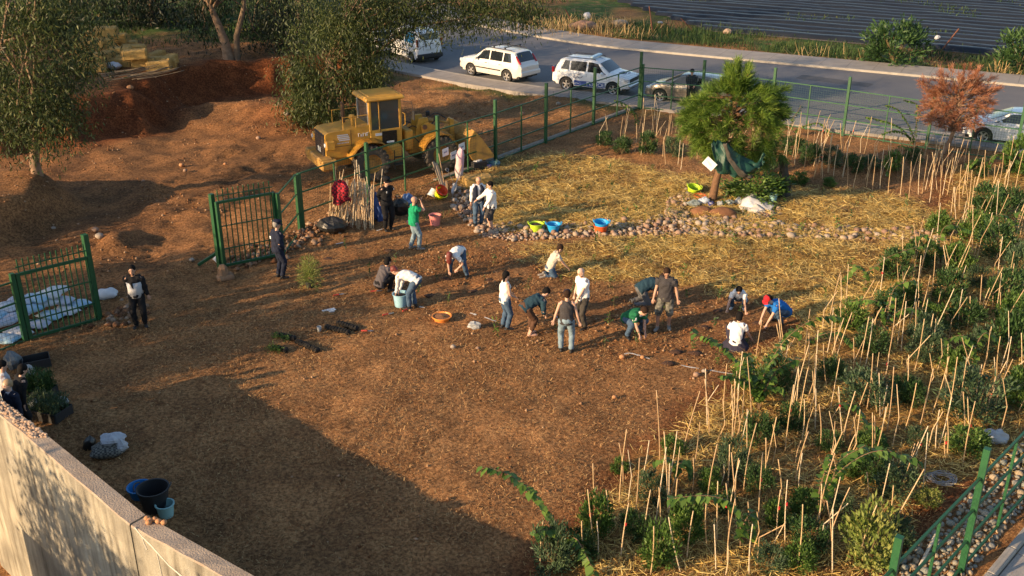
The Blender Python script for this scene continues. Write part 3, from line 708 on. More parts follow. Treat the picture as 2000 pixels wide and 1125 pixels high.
# ---- shrubs of the planted belt
m_sh = [leafmat('grey_green_leaf', [(.028, .055, .025), (.05, .09, .04), (.10, .15, .07)], .2),
        leafmat('bright_green_leaf', [(.035, .08, .012), (.07, .14, .024), (.14, .22, .05)], .3),
        leafmat('yellow_green_leaf', [(.08, .12, .02), (.15, .20, .04), (.30, .30, .09)], .3),
        leafmat('deep_green_leaf', [(.018, .045, .012), (.034, .08, .02), (.065, .125, .034)], .2)]
m_stem = mat('green_stem', (.12, .09, .04), .9)
def shrub_meshes(kind, seed):
    """unit shrub, about 1 m wide and 1 m tall"""
    g = np.random.default_rng(seed); n = 2100 if kind != 2 else 1500
    m = 34; a = g.uniform(0, 6.28, m); zz = g.uniform(.08, .92, m); rad = (.16+.30*np.sin(np.pi*np.clip(zz*.8+.12, 0, 1)))*g.uniform(.5, 1.1, m)
    cc = np.stack([np.cos(a)*rad, np.sin(a)*rad, zz], 1); pick = g.integers(0, m, n)
    C = cc[pick]+g.normal(0, 1, (n, 3))*np.array([.085, .085, .075]); C[:, 2] = np.abs(C[:, 2])
    d = unit(C-np.array([0, 0, .3])); D = d*.7+g.normal(0, .5, (n, 3))+np.array([0, 0, .5])
    L, W = [(.12, .034), (.12, .05), (.12, .055), (.13, .038)][kind]
    V, F = leaves(C, D, g.uniform(.6, 1.3, n)*L, g.uniform(.7, 1.2, n)*W, g)
    me = np_mesh('foliage', V, F, np.clip(g.uniform(.1, .9, m)[pick]+g.normal(0, .2, n), 0, 1)); me.materials.append(m_sh[kind])
    b = MB(); rd_ = random.Random(seed)
    for _ in range(7):
        a = rd_.uniform(0, 6.28); b.tube([(0, 0, -.05), (math.cos(a)*.12, math.sin(a)*.12, .35), (math.cos(a)*.28, math.sin(a)*.28, .75)], [.02, .014, .006], 5)
    sm = b.mesh('stem'); sm.materials.append(m_stem); return me, sm
SHM = {(k, s): shrub_meshes(k, 10*k+s) for k in range(4) for s in range(2)}
SHN = ['rosemary_shrub', 'leafy_shrub', 'yellow_shrub', 'dark_shrub']
SHL = ['grey green bushy shrub among the garden stakes', 'bright green leafy shrub among the garden stakes', 'light yellow green shrub among the garden stakes', 'deep green dense shrub among the garden stakes']
nsh = [0]
def shrub(px, py, wpx, hpx, kind, label=None, group='shrubs of the staked bed'):
    p = P(px, py); dep = p.y*math.cos(PITCH)+CAM_H*math.sin(PITCH); w_ = wpx*dep/FPX; h_ = hpx*dep/FPX/math.cos(PITCH)*.92
    nsh[0] += 1; t = thing(SHN[kind], label or SHL[kind], 'shrub', p, nsh[0]*1.7, None if label else group)
    for n_, me in zip(('foliage', 'stem'), SHM[(kind, nsh[0] % 2)]): obj(n_, me, None, t)
    t.scale = (w_*1.02, w_*1.02, max(h_*.95, .2)); return t
for a in [(1478, 868, 58, 68, 3), (1808, 672, 60, 62, 0), (1688, 792, 90, 72, 0), (1702, 692, 58, 56, 3), (1808, 702, 66, 66, 0), (1905, 812, 112, 100, 0), (1978, 700, 80, 110, 3), (1888, 884, 72, 52, 1), (1762, 775, 46, 44, 3),
          (1908, 562, 38, 48, 0), (1165, 1043, 60, 95, 1), (1076, 1113, 74, 108, 0), (1275, 978, 58, 68, 0), (1340, 1055, 64, 90, 1), (1285, 1105, 66, 100, 1), (1425, 930, 56, 86, 0), (1692, 1100, 92, 135, 2), (1810, 988, 42, 38, 2),
          (1748, 973, 72, 82, 0), (1564, 1003, 50, 54, 1), (1580, 1068, 76, 58, 3), (1830, 460, 46, 50, 1), (1880, 640, 60, 60, 3), (1940, 500, 60, 70, 3), (1985, 560, 60, 90, 0), (1745, 545, 52, 60, 3), (1660, 640, 50, 60, 1),
          (1515, 1028, 44, 60, 1), (1990, 340, 60, 80, 1), (1930, 420, 60, 60, 3), (1210, 920, 30, 30, 1), (1315, 885, 44, 36, 1), (1975, 640, 60, 70, 1), (1620, 880, 44, 40, 3), (1790, 870, 40, 40, 0), (1695, 880, 50, 40, 1), (1640, 1010, 40, 50, 0), (1500, 1110, 60, 50, 0), (1420, 1000, 40, 44, 3), (1860, 730, 44, 60, 1)]: shrub(*a)
for a in [(1215, 300, 40, 50, 3), (1265, 300, 44, 60, 3), (1315, 305, 44, 60, 0), (1180, 285, 40, 40, 3), (1580, 320, 48, 60, 3), (1625, 325, 44, 56, 0), (1668, 335, 44, 50, 3), (1740, 335, 40, 60, 1), (1560, 360, 40, 36, 1), (1620, 365, 30, 28, 1), (1700, 330, 44, 40, 0), (1490, 335, 60, 56, 3), (1545, 300, 50, 50, 3), (1780, 320, 40, 46, 3), (1905, 345, 44, 50, 3)]:
    shrub(a[0], a[1], a[2]*.8, a[3]*.7, a[4], label='low dark shrub in the strip along the road fence', group=None)['group'] = 'shrubs along the road fence'
for a, lb in [((1475, 388, 110, 52, 1), 'spreading green bush at the foot of the young pine'), ((1745, 125, 105, 84, 3), 'rounded green bush on the verge beside the plastic rows'), ((1990, 140, 90, 80, 3), 'dark green bush at the end of the far verge'), ((80, 775, 50, 50, 3), 'feathery green nursery plant beside the wall')]: shrub(*a, label=lb)

for a in [(1545, 840, 50, 56, 3), (1735, 620, 54, 60, 3), (1770, 600, 50, 56, 1), (1620, 745, 46, 52, 3), (1850, 590, 60, 66, 3), (1820, 640, 50, 54, 1), (1960, 600, 66, 76, 3), (1915, 690, 56, 60, 0), (1985, 790, 60, 80, 1), (1700, 935, 60, 60, 3), (1655, 930, 44, 50, 1), (1480, 960, 50, 56, 3), (1385, 960, 44, 50, 1), (1240, 1050, 50, 60, 3), (1510, 770, 60, 80, 3), (1455, 755, 44, 60, 1), (1870, 530, 50, 60, 1), (1795, 520, 50, 56, 3), (1900, 470, 54, 60, 1), (1960, 430, 60, 66, 3), (1130, 1090, 60, 66, 3), (1560, 1110, 60, 60, 1), (1745, 1060, 60, 60, 0), (1780, 790, 44, 50, 3)]: shrub(*a)
# ---- saplings with arching leafy branches
m_vl = leafmat('heart_leaf', [(.045, .10, .016), (.08, .16, .026), (.15, .24, .045)], .3)
m_vs = mat('sapling_stem', (.16, .10, .055), .9)
def sapling(label, base, arcs, lf=.16, group=None):
    """arcs: lists of (px, py, dy) points after the base, dy = depth offset"""
    b0 = P(*base); t = thing('arching_sapling', label, 'sapling', b0, 0, group); g = np.random.default_rng(int(base[0]*7+base[1]))
    for arc in arcs:
        pts = [V3((0, 0, -.05))]+[PZ(p[0], p[1], b0.y+p[2])-b0 for p in arc]; line = smooth_line(pts, 8); k = len(line)
        b = MB(); b.tube(line[::2]+[line[-1]], [.016*(1-.75*i/(k/2+1)) for i in range(len(line[::2])+1)], 5); br = b.build('branch', m_vs, t)
        cs = resample(line[int(k*.18):], lf*.26); C = []; D = []
        for i, (p, d) in enumerate(cs):
            s = d.cross(V3((0, 0, 1)))
            if s.length < 1e-3: s = V3((1, 0, 0))
            s.normalize(); sg = 1 if i % 2 else -1
            C.append(p); D.append(s*sg*.9+V3((0, 0, -.35))+d*.35+V3(g.normal(0, .2, 3)))
        C = np.array(C); D = unit(np.array(D)); n = len(C)
        if n == 0: continue
        L = g.uniform(.7, 1.25, n)[:, None]*lf; s = unit(np.cross(D, np.array([0, 0, 1.])+g.normal(0, .35, (n, 3))))
        V = np.stack([C, C+D*L*.22+s*L*.42, C+D*L*.6+s*L*.34, C+D*L*1.05-np.array([0, 0, .03]), C+D*L*.6-s*L*.34, C+D*L*.22-s*L*.42], 1).reshape(-1, 3)
        obj('foliage', np_mesh('foliage', V, np.arange(6*n).reshape(-1, 6), g.uniform(0, 1, n)), m_vl, br)
SG = 'arching saplings in the staked bed'
sapling('arching sapling whose long branch reaches towards the seated woman', (1482, 800), [[(1465, 740, 0), (1425, 690, -.1), (1385, 662, -.1), (1352, 650, 0)], [(1490, 740, 0), (1530, 668, .1), (1590, 622, .3), (1640, 618, .5)], [(1470, 760, 0), (1430, 735, -.2), (1405, 735, -.3)], [(1495, 760, 0), (1520, 720, .2), (1560, 700, .2)], [(1478, 750, 0), (1468, 715, .1), (1460, 690, .2)], [(1485, 755, 0), (1500, 715, -.1), (1518, 695, -.1)], [(1470, 755, 0), (1450, 720, -.1), (1432, 705, .1)], [(1490, 770, .1), (1512, 755, .1), (1535, 765, .1)]])
sapling('arching sapling at the bed edge with a leafy branch over bare soil', (1095, 1085), [[(1085, 1030, 0), (1050, 975, -.1), (1000, 930, -.1), (940, 910, 0)], [(1080, 1040, -.2), (1060, 1035, -.4), (1046, 1042, -.5)], [(1120, 1050, -.3), (1145, 1085, -.6), (1160, 1118, -.8)]])
sapling('sapling with one level branch of hanging leaves', (1446, 1072), [[(1444, 1010, 0), (1420, 978, 0), (1370, 968, 0), (1304, 975, 0)], [(1450, 1030, 0), (1470, 1000, .1), (1465, 1050, .1)]])
sapling('sapling bowing a yellow green branch over the straw', (1600, 1010), [[(1618, 950, 0), (1660, 905, 0), (1720, 880, 0), (1795, 900, 0)], [(1625, 940, 0), (1640, 900, .2), (1690, 870, .3)], [(1600, 960, 0), (1610, 925, .1), (1618, 890, .1)]])
for base, arcs in [((1725, 660), [[(1722, 600, 0), (1700, 585, 0), (1660, 590, .1)], [(1735, 600, 0), (1750, 560, .1), (1790, 545, .2)], [(1740, 620, 0), (1775, 600, .1), (1800, 615, .1)]]),
                   ((1838, 520), [[(1835, 470, 0), (1850, 440, .1), (1890, 450, .2)], [(1830, 480, 0), (1800, 460, 0), (1770, 480, 0)], [(1842, 480, 0), (1860, 490, 0), (1880, 520, 0)]]),
                   ((1900, 735), [[(1898, 680, 0), (1880, 655, 0), (1845, 665, 0)], [(1905, 680, 0), (1925, 650, .1), (1950, 665, .2)]]),
                   ((1690, 560), [[(1700, 530, 0), (1740, 500, .1), (1800, 480, .3)], [(1690, 530, 0), (1670, 520, 0), (1640, 560, 0)]]),
                   ((1690, 860), [[(1685, 810, 0), (1665, 790, 0), (1645, 790, -.1)], [(1700, 830, 0), (1725, 850, -.2), (1735, 880, -.3)]]),
                   ((1930, 350), [[(1935, 310, 0), (1960, 300, .1), (1995, 320, .1)], [(1930, 320, 0), (1910, 310, 0), (1890, 330, 0)]]),
                   ((1560, 680), [[(1590, 660, .1), (1640, 650, .1), (1680, 690, 0)], [(1560, 650, 0), (1540, 650, 0), (1520, 690, 0)]]),
                   ((1985, 470), [[(1975, 430, 0), (1950, 420, 0), (1910, 450, 0)], [(1990, 420, 0), (2010, 410, .1)]]),
                   ((1320, 940), [[(1318, 910, 0), (1300, 895, 0), (1275, 905, 0)], [(1325, 910, 0), (1340, 900, .1), (1350, 925, .1)]])]:
    sapling('leafy sapling with several short arching branches', base, arcs, group=SG)
for base, arcs in [((1788, 290), [[(1780, 255, 0), (1755, 215, .2), (1730, 205, .3)], [(1770, 260, 0), (1740, 240, 0), (1692, 228, .1)], [(1790, 240, 0), (1792, 205, .1), (1765, 195, .2)], [(1780, 270, 0), (1750, 255, 0), (1722, 262, 0)]]),
                   ((1545, 265), [[(1548, 235, 0), (1560, 215, .1), (1565, 205, .2)], [(1560, 250, 0), (1600, 240, .1), (1622, 265, .1)]]),
                   ((1242, 262), [[(1240, 225, 0), (1225, 205, 0), (1200, 195, 0)], [(1245, 225, 0), (1225, 215, .1), (1212, 200, .1)]]),
                   ((1755, 345), [[(1750, 310, 0), (1758, 285, .1), (1775, 290, .1)], [(1748, 320, 0), (1735, 330, 0), (1738, 360, -.2)]])]:
    sapling('small leaved sapling leaning on the road fence', base, arcs, lf=.12, group='saplings along the road fence')
# ================================================================ green steel fences and gates
m_green = mat('green_paint', (.008, .062, .022), .45, col2=(.014, .085, .03), scale=6, bump=.15)
m_wire = mat('green_wire', (.010, .05, .024), .6)
def bar(b, a, c, w, d=None): 
    a, c = V3(a), V3(c); b.tube([a, c], [(w*.7071, (d or w)*.7071)]*2, 4); return b
def sqbar(name, a, c, w, m, par):
    """square tube from a to c, sides square to the fence"""
    a, c = V3(a), V3(c); d = (c-a).normalized(); b = MB()
    la = V3((0, 0, 1)) if abs(d.z) < .7 else FD
    s = (la-d*la.dot(d)).normalized(); q = d.cross(s); vs = []
    for p in (a, c):
        for i, j in ((-1, -1), (1, -1), (1, 1), (-1, 1)): vs.append(p+s*i*w/2+q*j*w/2)
    b.add(vs, [(0, 1, 5, 4), (1, 2, 6, 5), (2, 3, 7, 6), (3, 0, 4, 7), (3, 2, 1, 0), (4, 5, 6, 7)]); return b.build(name, m, par)
def wire_panel(a, c, z0, z1, par, step=.10, w=.006):
    b = MB(); a, c = V3(a), V3(c); L = (c-a).length; d = (c-a)/L; n = V3((-d.y, d.x, 0))*.004
    k = int(L/step)
    for i in range(1, k):
        p = a+d*(L*i/k); za = a.z+(c.z-a.z)*i/k
        b.add([V3((p.x, p.y, za+z0))-d*w/2+n, V3((p.x, p.y, za+z0))+d*w/2+n, V3((p.x, p.y, za+z1))+d*w/2+n, V3((p.x, p.y, za+z1))-d*w/2+n], [(0, 1, 2, 3)])
    for i in range(1, int((z1-z0)/step)):
        z = z0+step*i; e = V3((0, 0, w/2))
        b.add([a+V3((0, 0, z))-e+n*1.5, c+V3((0, 0, z))-e+n*1.5, c+V3((0, 0, z))+e+n*1.5, a+V3((0, 0, z))+e+n*1.5], [(0, 1, 2, 3)])
    b.build('wire_mesh', m_wire, par)
def fence(label, posts, rail_z, inter=True, side=None, mesh=True, skip=(), pw=.11):
    """posts: (foot, height); rails at rail_z above the feet; a thin post half way"""
    t = thing('steel_fence', label, 'fence', posts[0][0]); o = posts[0][0]
    for f, h in posts: sqbar('post', f-o-V3((0, 0, .3)), f-o+V3((0, 0, h)), pw, m_green, t)
    for i, ((a, ha), (c, hc)) in enumerate(zip(posts[:-1], posts[1:])):
        if i in skip: continue
        a, c = a-o, c-o; d = (c-a).normalized()
        for z in rail_z: sqbar('rail', a+d*.06+V3((0, 0, z)), c-d*.06+V3((0, 0, z)), .042, m_green, t)
        if inter: m_ = (a+c)/2; sqbar('thin_post', m_+V3((0, 0, .02)), m_+V3((0, 0, rail_z[0]-.022)), .048, m_green, t)
        if mesh: wire_panel(a+d*.06, c-d*.06, rail_z[-1], rail_z[0], t)
    return t
RZ = [2.03, 1.38, .72, .08]
def onF(x): return V3((x, FA.y+(x-FA.x)*FD.y/FD.x, 0))
post_x = [(-6.94, 2.04), (-5.05, 2.36), (-2.78, 2.58), (-.67, 2.58), (1.45, 2.62), (3.73, 2.66), (6.19, 2.78)]
fp = [(V3((onF(x).x, onF(x).y, hz(*onF(x).xy)*.5)), h) for x, h in post_x]
fence('green steel mesh fence between the garden and the yellow loader', fp, RZ)
RP = [(fp[-1][0]+V3((.09, -.05, 0)), 2.2), (U(1369, 224), 2.6), (U(1504, 243), 2.62), (U(1646, 265), 2.62), (U(1808, 292), 2.62), (U(1980, 318), 2.6), (U(2160, 345), 2.6)]
fence('green steel mesh fence along the roadside pavement', RP, RZ)
kb = MB(); kb.box((0, 0, 0), (FB-FA).length*.0+1 and ((fp[-1][0]-fp[2][0]).length, .22, .34), rotm('Z', math.atan2(FD.y, FD.x)), ch=.02)
m_plinth = mat('fence_plinth', (.30, .26, .22), .95, col2=(.20, .17, .14), scale=4, bump=.5)
mid_ = (fp[2][0]+fp[-1][0])/2+FN*.22; tag(kb.build('plinth_wall', m_plinth, loc=(mid_.x, mid_.y, -.05)), 'low concrete footing along the outside of the mesh fence', 'footing')
# foreground fence at the cobble bed
q1, q2 = U(1757, 1048, 2.6), U(1929, 876, 2.6); dq = (q2-q1); q1.z = q2.z = 0
QP = [(q1-dq, 2.6), (q1, 2.6), (q2, 2.6), (q1+dq*2, 2.6), (q1+dq*3, 2.6)]
QP = [(V3((a.x, a.y, 0)), h) for a, h in QP]
fence('green steel fence beside the bed of round cobbles', QP, [2.03, 1.38, .72, .12], mesh=True)
# left end of the boundary
L0, L1 = U(60, 666), U(195, 628)
fence('short green mesh fence in front of the stacked sacks', [(L0+(L0-L1).normalized()*.12-FD*0, 1.95), (L0-V3((1.5, 2.0, 0)), 2.0), (L0-V3((3.0, 4.0, 0)), 2.0)], [1.72, 1.15, .55, .06])
def gate(label, a, c, h, n, brace=False, hinge='c'):
    """picket leaf between feet a and c"""
    t = thing('steel_gate', label, 'gate', a); o = a; a, c = V3((0, 0, .06)), c-o+V3((0, 0, .06)); d = (c-a).normalized()
    for p in (a, c): sqbar('stile', p, p+V3((0, 0, h)), .085, m_green, t)
    for z in (h-.03, .03): sqbar('frame_rail', a+d*.05+V3((0, 0, z)), c-d*.05+V3((0, 0, z)), .075, m_green, t)
    for z in (h*.62, h*.27): sqbar('thin_rail', a+d*.05+V3((0, 0, z)), c-d*.05+V3((0, 0, z)), .03, m_green, t)
    sqbar('spike_rail', a+V3((0, 0, h+.17)), c+V3((0, 0, h+.17)), .026, m_green, t)
    for i in range(n):
        p = a+(c-a)*((i+.5)/n); e = FN*.03
        sqbar('picket', p+e+V3((0, 0, .0)), p+e+V3((0, 0, h+.36)), .026, m_green, t)
    return t
gate('open green picket gate leaf in front of the sacks', L0, L1, 1.85, 13)
g1 = L1+(L1-L0).normalized()*.0+V3((-.10, .22, 0)); gp_ = MB()
tag(sqbar('gate_post', g1-V3((0, 0, .3)), g1+V3((0, 0, 2.45)), .14, m_green, None), 'tall green gate post behind the picket leaf near the sacks', 'post')
K0, K1 = U(438, 524), U(545, 502)
gate('open green picket gate leaf beside the officer in the dark jacket', K0, K1, 2.08, 11)
fence('short green mesh panel joining the gate leaf to the fence', [(K1+V3((.12, .02, 0)), 2.1), (fp[0][0]-FD*.12, 2.02)], RZ[:1]+[1.38, .72, .08], inter=False)
g2 = K0+V3((-.16, .12, 0)); tag(sqbar('gate_post', g2-V3((0, 0, .3)), g2+V3((0, 0, 2.35)), .13, m_green, None), 'green gate post at the open side of the entrance', 'post')
b = MB(); b.box((0, 0, .22), (.34, .3, .5), ch=.1, taper=(.75, .75)); b.box((.06, .02, .05), (.5, .42, .22), ch=.08)
tag(b.build('concrete_lump', mat('concrete_lump', (.34, .20, .11), .95, col2=(.24, .13, .07), scale=6, bump=1), loc=P(437, 545), rz=.4), 'crumbling orange concrete lump under the gate stile', 'post base')  # crumbling concrete footing of the gate stile
b = MB(); b.box((0, 0, 0), (.10, .06, .95), rotm('Y', R(62)), ch=.01)
tag(b.build('gate_brace', m_green, loc=P(415, 520)+V3((0, 0, .32)), rz=R(20)), 'fallen green steel brace leaning on the gate post', 'brace')
# gap between gate and fence: stone-filled
# ================================================================ stakes
m_cane = [mat('cane_%d' % i, c, .6, col2=c2, scale=14) for i, (c, c2) in enumerate([((.52, .37, .20), (.42, .28, .14)), ((.58, .44, .27), (.47, .33, .18)), ((.46, .31, .17), (.36, .24, .13)), ((.60, .50, .35), (.48, .38, .25))])]
m_node = mat('cane_node', (.30, .19, .09), .8)
CANES = []
for i in range(8):
    b = MB(); rd_ = random.Random(i); bx, by = rd_.uniform(-.03, .03), rd_.uniform(-.03, .03); k = 7
    pts = [V3((bx*math.sin(math.pi*j/k)*1.2, by*math.sin(math.pi*j/k), -.12+1.12*j/k)) for j in range(k+1)]
    b.tube(pts, [.0135-.0035*j/k for j in range(k+1)], 6)
    for j in range(1, k): b.tube([pts[j]-V3((0, 0, .006)), pts[j]+V3((0, 0, .006))], .0152-.0035*j/k, 6, mi=1)
    me = b.mesh('garden_stake', True); me.materials.append(m_cane[i % 4]); me.materials.append(m_node); CANES.append(me)
m_tape = mat('red_tape', (.5, .03, .03), .6)
tp = MB(); tp.lathe([(.019, -.03), (.021, 0), (.019, .03)], 8); TAPE = tp.mesh('tape_band'); TAPE.materials.append(m_tape)
ncane = [0]
def stake(foot, top, tape=False):
    d = top-foot; L = d.length; o = bpy.data.objects.new('garden_stake', CANES[ncane[0] % 8]); COL.objects.link(o); ncane[0] += 1
    o.location = foot; o.rotation_mode = 'QUATERNION'; o.rotation_quaternion = d.to_track_quat('Z', 'Y'); o.scale = (1, 1, L)
    if tape:
        q = obj('tape_band', TAPE, None, o); q.location = (0, 0, .62); q.scale = (1, 1, 1/L)
        tag(o, 'bamboo stake with a band of red tape in the planted bed', 'stake', 'stakes with red tape')
    else: tag(o, 'thin pale bamboo stake stuck upright in the planted bed', 'stake', 'bamboo stakes')
def stake_px(tx, ty, fx, fy, tape=False):
    f = P(fx, fy); X = PZ(tx, ty, f.y+random.uniform(-.08, .08)); stake(f, X, tape)
SP = [(1158, 905, 1162, 990), (1184, 957, 1186, 1045), (1209, 865, 1216, 940), (1166, 1018, 1167, 1092), (1136, 1018, 1146, 1100), (1228, 982, 1213, 1090), (1249, 895, 1239, 1032), (1268, 860, 1254, 935), (1287, 952, 1287, 1040), (1297, 843, 1305, 1010),
      (1282, 762, 1288, 900), (1308, 905, 1308, 1000), (1323, 935, 1317, 1050), (1354, 998, 1342, 1092), (1354, 894, 1351, 960), (1306, 1010, 1330, 1118), (1277, 1028, 1270, 1122), (1402, 940, 1400, 1060), (1418, 944, 1420, 1058), (1395, 1024, 1398, 1115),
      (1443, 895, 1438, 975), (1425, 868, 1420, 955), (1461, 980, 1460, 1040), (1470, 1024, 1464, 1122), (1496, 855, 1490, 960), (1422, 1065, 1416, 1124), (1376, 740, 1385, 850), (1378, 720, 1382, 835), (1420, 710, 1414, 800), (1435, 740, 1432, 820), (1440, 780, 1445, 850),
      (1538, 937, 1534, 1060), (1568, 985, 1556, 1110), (1605, 945, 1594, 1035), (1615, 978, 1623, 1085), (1627, 995, 1626, 1118), (1633, 935, 1628, 1010), (1685, 1018, 1680, 1075), (1693, 922, 1694, 980), (1738, 905, 1720, 985), (1745, 948, 1738, 1015), (1805, 916, 1752, 1010),
      (1787, 866, 1768, 968), (1812, 845, 1802, 955), (1848, 845, 1848, 896), (1672, 845, 1655, 890), (1565, 860, 1555, 905), (1567, 885, 1560, 965), (1520, 897, 1527, 980), (1560, 720, 1548, 830), (1580, 650, 1578, 740), (1598, 645, 1590, 790), (1633, 615, 1632, 690), (1640, 700, 1622, 800),
      (1667, 660, 1666, 730), (1705, 622, 1690, 715), (1716, 606, 1708, 648), (1737, 690, 1726, 745), (1750, 582, 1732, 705), (1770, 588, 1760, 690), (1795, 587, 1793, 648), (1823, 613, 1808, 690), (1838, 568, 1825, 635), (1880, 565, 1872, 640), (1895, 578, 1888, 642), (1933, 562, 1917, 615),
      (1954, 570, 1949, 640), (1987, 610, 1975, 665), (1954, 657, 1948, 735), (1995, 650, 1994, 750), (1945, 735, 1925, 825), (1918, 712, 1905, 795), (1870, 697, 1845, 830), (1845, 730, 1870, 820), (1881, 765, 1882, 860), (1820, 730, 1798, 825), (1790, 748, 1766, 840), (1775, 693, 1770, 778), (1705, 690, 1692, 800),
      (1733, 752, 1722, 810), (1703, 738, 1712, 805), (1571, 780, 1565, 860), (1600, 790, 1600, 880), (1638, 755, 1645, 850), (1660, 795, 1650, 860), (1680, 800, 1668, 880), (1708, 812, 1705, 890), (1835, 800, 1828, 880), (1850, 810, 1849, 890), (1890, 775, 1893, 850), (1553, 700, 1555, 745), (1594, 790, 1592, 830),
      (1743, 307, 1735, 380), (1765, 306, 1758, 384), (1780, 315, 1774, 390), (1799, 301, 1794, 380), (1812, 303, 1801, 377), (1821, 297, 1830, 372), (1838, 322, 1832, 405), (1823, 332, 1815, 395), (1862, 308, 1850, 380), (1890, 322, 1880, 380), (1711, 300, 1703, 375), (1726, 292, 1719, 368), (1696, 302, 1692, 365), (1683, 302, 1666, 370),
      (1655, 298, 1654, 368), (1637, 282, 1628, 345), (1602, 300, 1588, 350), (1605, 280, 1606, 350), (1575, 285, 1568, 345), (1865, 365, 1868, 430), (1885, 350, 1892, 420), (1905, 345, 1895, 420), (1960, 298, 1950, 360), (1975, 315, 1966, 380), (1925, 293, 1924, 360), (1987, 370, 1982, 410)]
for i, s in enumerate(SP): stake_px(*s, tape=(i % 13 == 5))
BELT = gpoly([(1040, 1125), (1215, 955), (1330, 870), (1440, 760), (1560, 665), (1700, 590), (1835, 455), (1875, 390), (2040, 390), (2040, 820), (1790, 1000), (1680, 1125)])
ROADBELT = gpoly([(1150, 285), (1250, 232), (1400, 245), (1640, 285), (1990, 330), (1990, 395), (1860, 385), (1700, 365), (1560, 340), (1330, 335), (1240, 300)])
rs = random.Random(3); placed = []
def rand_stakes(poly, n, hmin, hmax, md):
    xs = [p.x for p in poly]; ys = [p.y for p in poly]; k = 0; tr = 0
    while k < n and tr < 6000:
        tr += 1; x, y = rs.uniform(min(xs), max(xs)), rs.uniform(min(ys), max(ys))
        if polydist(x, y, poly) < 0 or any((x-a)**2+(y-c)**2 < md*md for a, c in placed): continue
        placed.append((x, y)); z = hz(x, y); h = rs.uniform(hmin, hmax)
        stake(V3((x, y, z)), V3((x+rs.gauss(.05, .16), y+rs.gauss(0, .12), z+h)), rs.random() < .06); k += 1
rand_stakes(BELT, 95, 1.05, 1.75, .42); rand_stakes(ROADBELT, 84, 1.0, 1.6, .3)
# past the limit: the thin stakes standing among the others, joined
xb = MB(); rs2 = random.Random(17)
for poly, n_ in ((BELT, 110), (ROADBELT, 70)):
    xs = [p.x for p in poly]; ys = [p.y for p in poly]; k = 0
    while k < n_:
        x, y = rs2.uniform(min(xs), max(xs)), rs2.uniform(min(ys), max(ys))
        if polydist(x, y, poly) < 0: continue
        k += 1; z = hz(x, y); h = rs2.uniform(.7, 1.5); xb.tube([(x, y, z-.05), (x+rs2.gauss(.03, .06), y+rs2.gauss(0, .05), z+h*.5), (x+rs2.gauss(.06, .14), y+rs2.gauss(0, .1), z+h)], [.012, .010, .008], 5, mi=k % 4)
stuff(xb.build('thin_stakes', m_cane))
# ================================================================ stones
STC = [((.31, .20, .14), (.23, .145, .10)), ((.36, .26, .19), (.28, .20, .14)), ((.26, .155, .11), (.19, .115, .08)), ((.34, .285, .23), (.26, .21, .17)), ((.40, .30, .21), (.31, .22, .15))]
STG = [((.24, .25, .22), (.17, .18, .16)), ((.36, .29, .20), (.27, .21, .14)), ((.28, .27, .23), (.21, .20, .17)), ((.42, .33, .22), (.32, .24, .16))]
m_st = [mat('warm_stone_%d' % i, a, .85, col2=c, scale=7, bump=.3) for i, (a, c) in enumerate(STC)]
m_sg = [mat('cobble_%d' % i, a, .85, col2=c, scale=7, bump=.3) for i, (a, c) in enumerate(STG)]
def stone_meshes(ms, seed):
    out = []
    for i in range(10):
        b = MB(); rr = random.Random(seed+i); b.blob((0, 0, 0), (rr.uniform(.42, .58), rr.uniform(.36, .48), rr.uniform(.28, .38)), 8, 6, .05, seed+i)
        me = b.mesh('stone', True); me.materials.append(ms[i % len(ms)]); out.append(me)
    return out
SM, SGm = stone_meshes(m_st, 100), stone_meshes(m_sg, 200)
def stones(par, meshes, pts, sizes, n_ind, mats_):
    """the n_ind largest as pieces, the rest joined"""
    o = par.location; order = sorted(range(len(pts)), key=lambda i: -sizes[i]/max(5, pts[i][1])); rr = random.Random(5)
    rest = MB()
    for k, i in enumerate(order):
        x, y = pts[i]; s = sizes[i]; z = hz(x, y)+s*.20
        if k < n_ind:
            q = obj('stone', meshes[(i*7) % 10], None, par); q.location = (x-o.x, y-o.y, z-o.z); q.scale = (s, s, s); q.rotation_euler = (rr.uniform(-.3, .3), rr.uniform(-.3, .3), rr.uniform(0, 6.28))
        else: rest.blob((x-o.x, y-o.y, z-o.z), (s*.5, s*.42, s*.34), 7, 5, .06, i, mi=i % len(mats_), rot=rotm('Z', rr.uniform(0, 6)))
    if rest.v: stuff(rest.build('small_stones', mats_, par, smooth=True))
def pack(poly, n, r0, r1, k=.82, seed=1, power=2.0):
    xs = [p[0] for p in poly]; ys = [p[1] for p in poly]; g = random.Random(seed); pts = []; sz = []; tr = 0; cell = {}
    cs = r1
    while len(pts) < n and tr < n*40:
        tr += 1; x, y = g.uniform(min(xs), max(xs)), g.uniform(min(ys), max(ys)); s = r0+(r1-r0)*g.random()**power
        if tr % 50 == 0 and False: pass
        ci, cj = int(x//cs), int(y//cs); ok = True
        for a in (-1, 0, 1):
            for c in (-1, 0, 1):
                for (px_, py_, s_) in cell.get((ci+a, cj+c), ()):
                    if (px_-x)**2+(py_-y)**2 < (k*(s+s_)/2)**2: ok = False; break
                if not ok: break
            if not ok: break
        if not ok or float(polydist(x, y, poly)) < 0: continue
        pts.append((x, y)); sz.append(s); cell.setdefault((ci, cj), []).append((x, y, s))
    return pts, sz
c0 = U(1300, 450); st = thing('stone_border', 'row of rounded pinkish stones curving round the pine between the straw beds', 'stone border', c0)
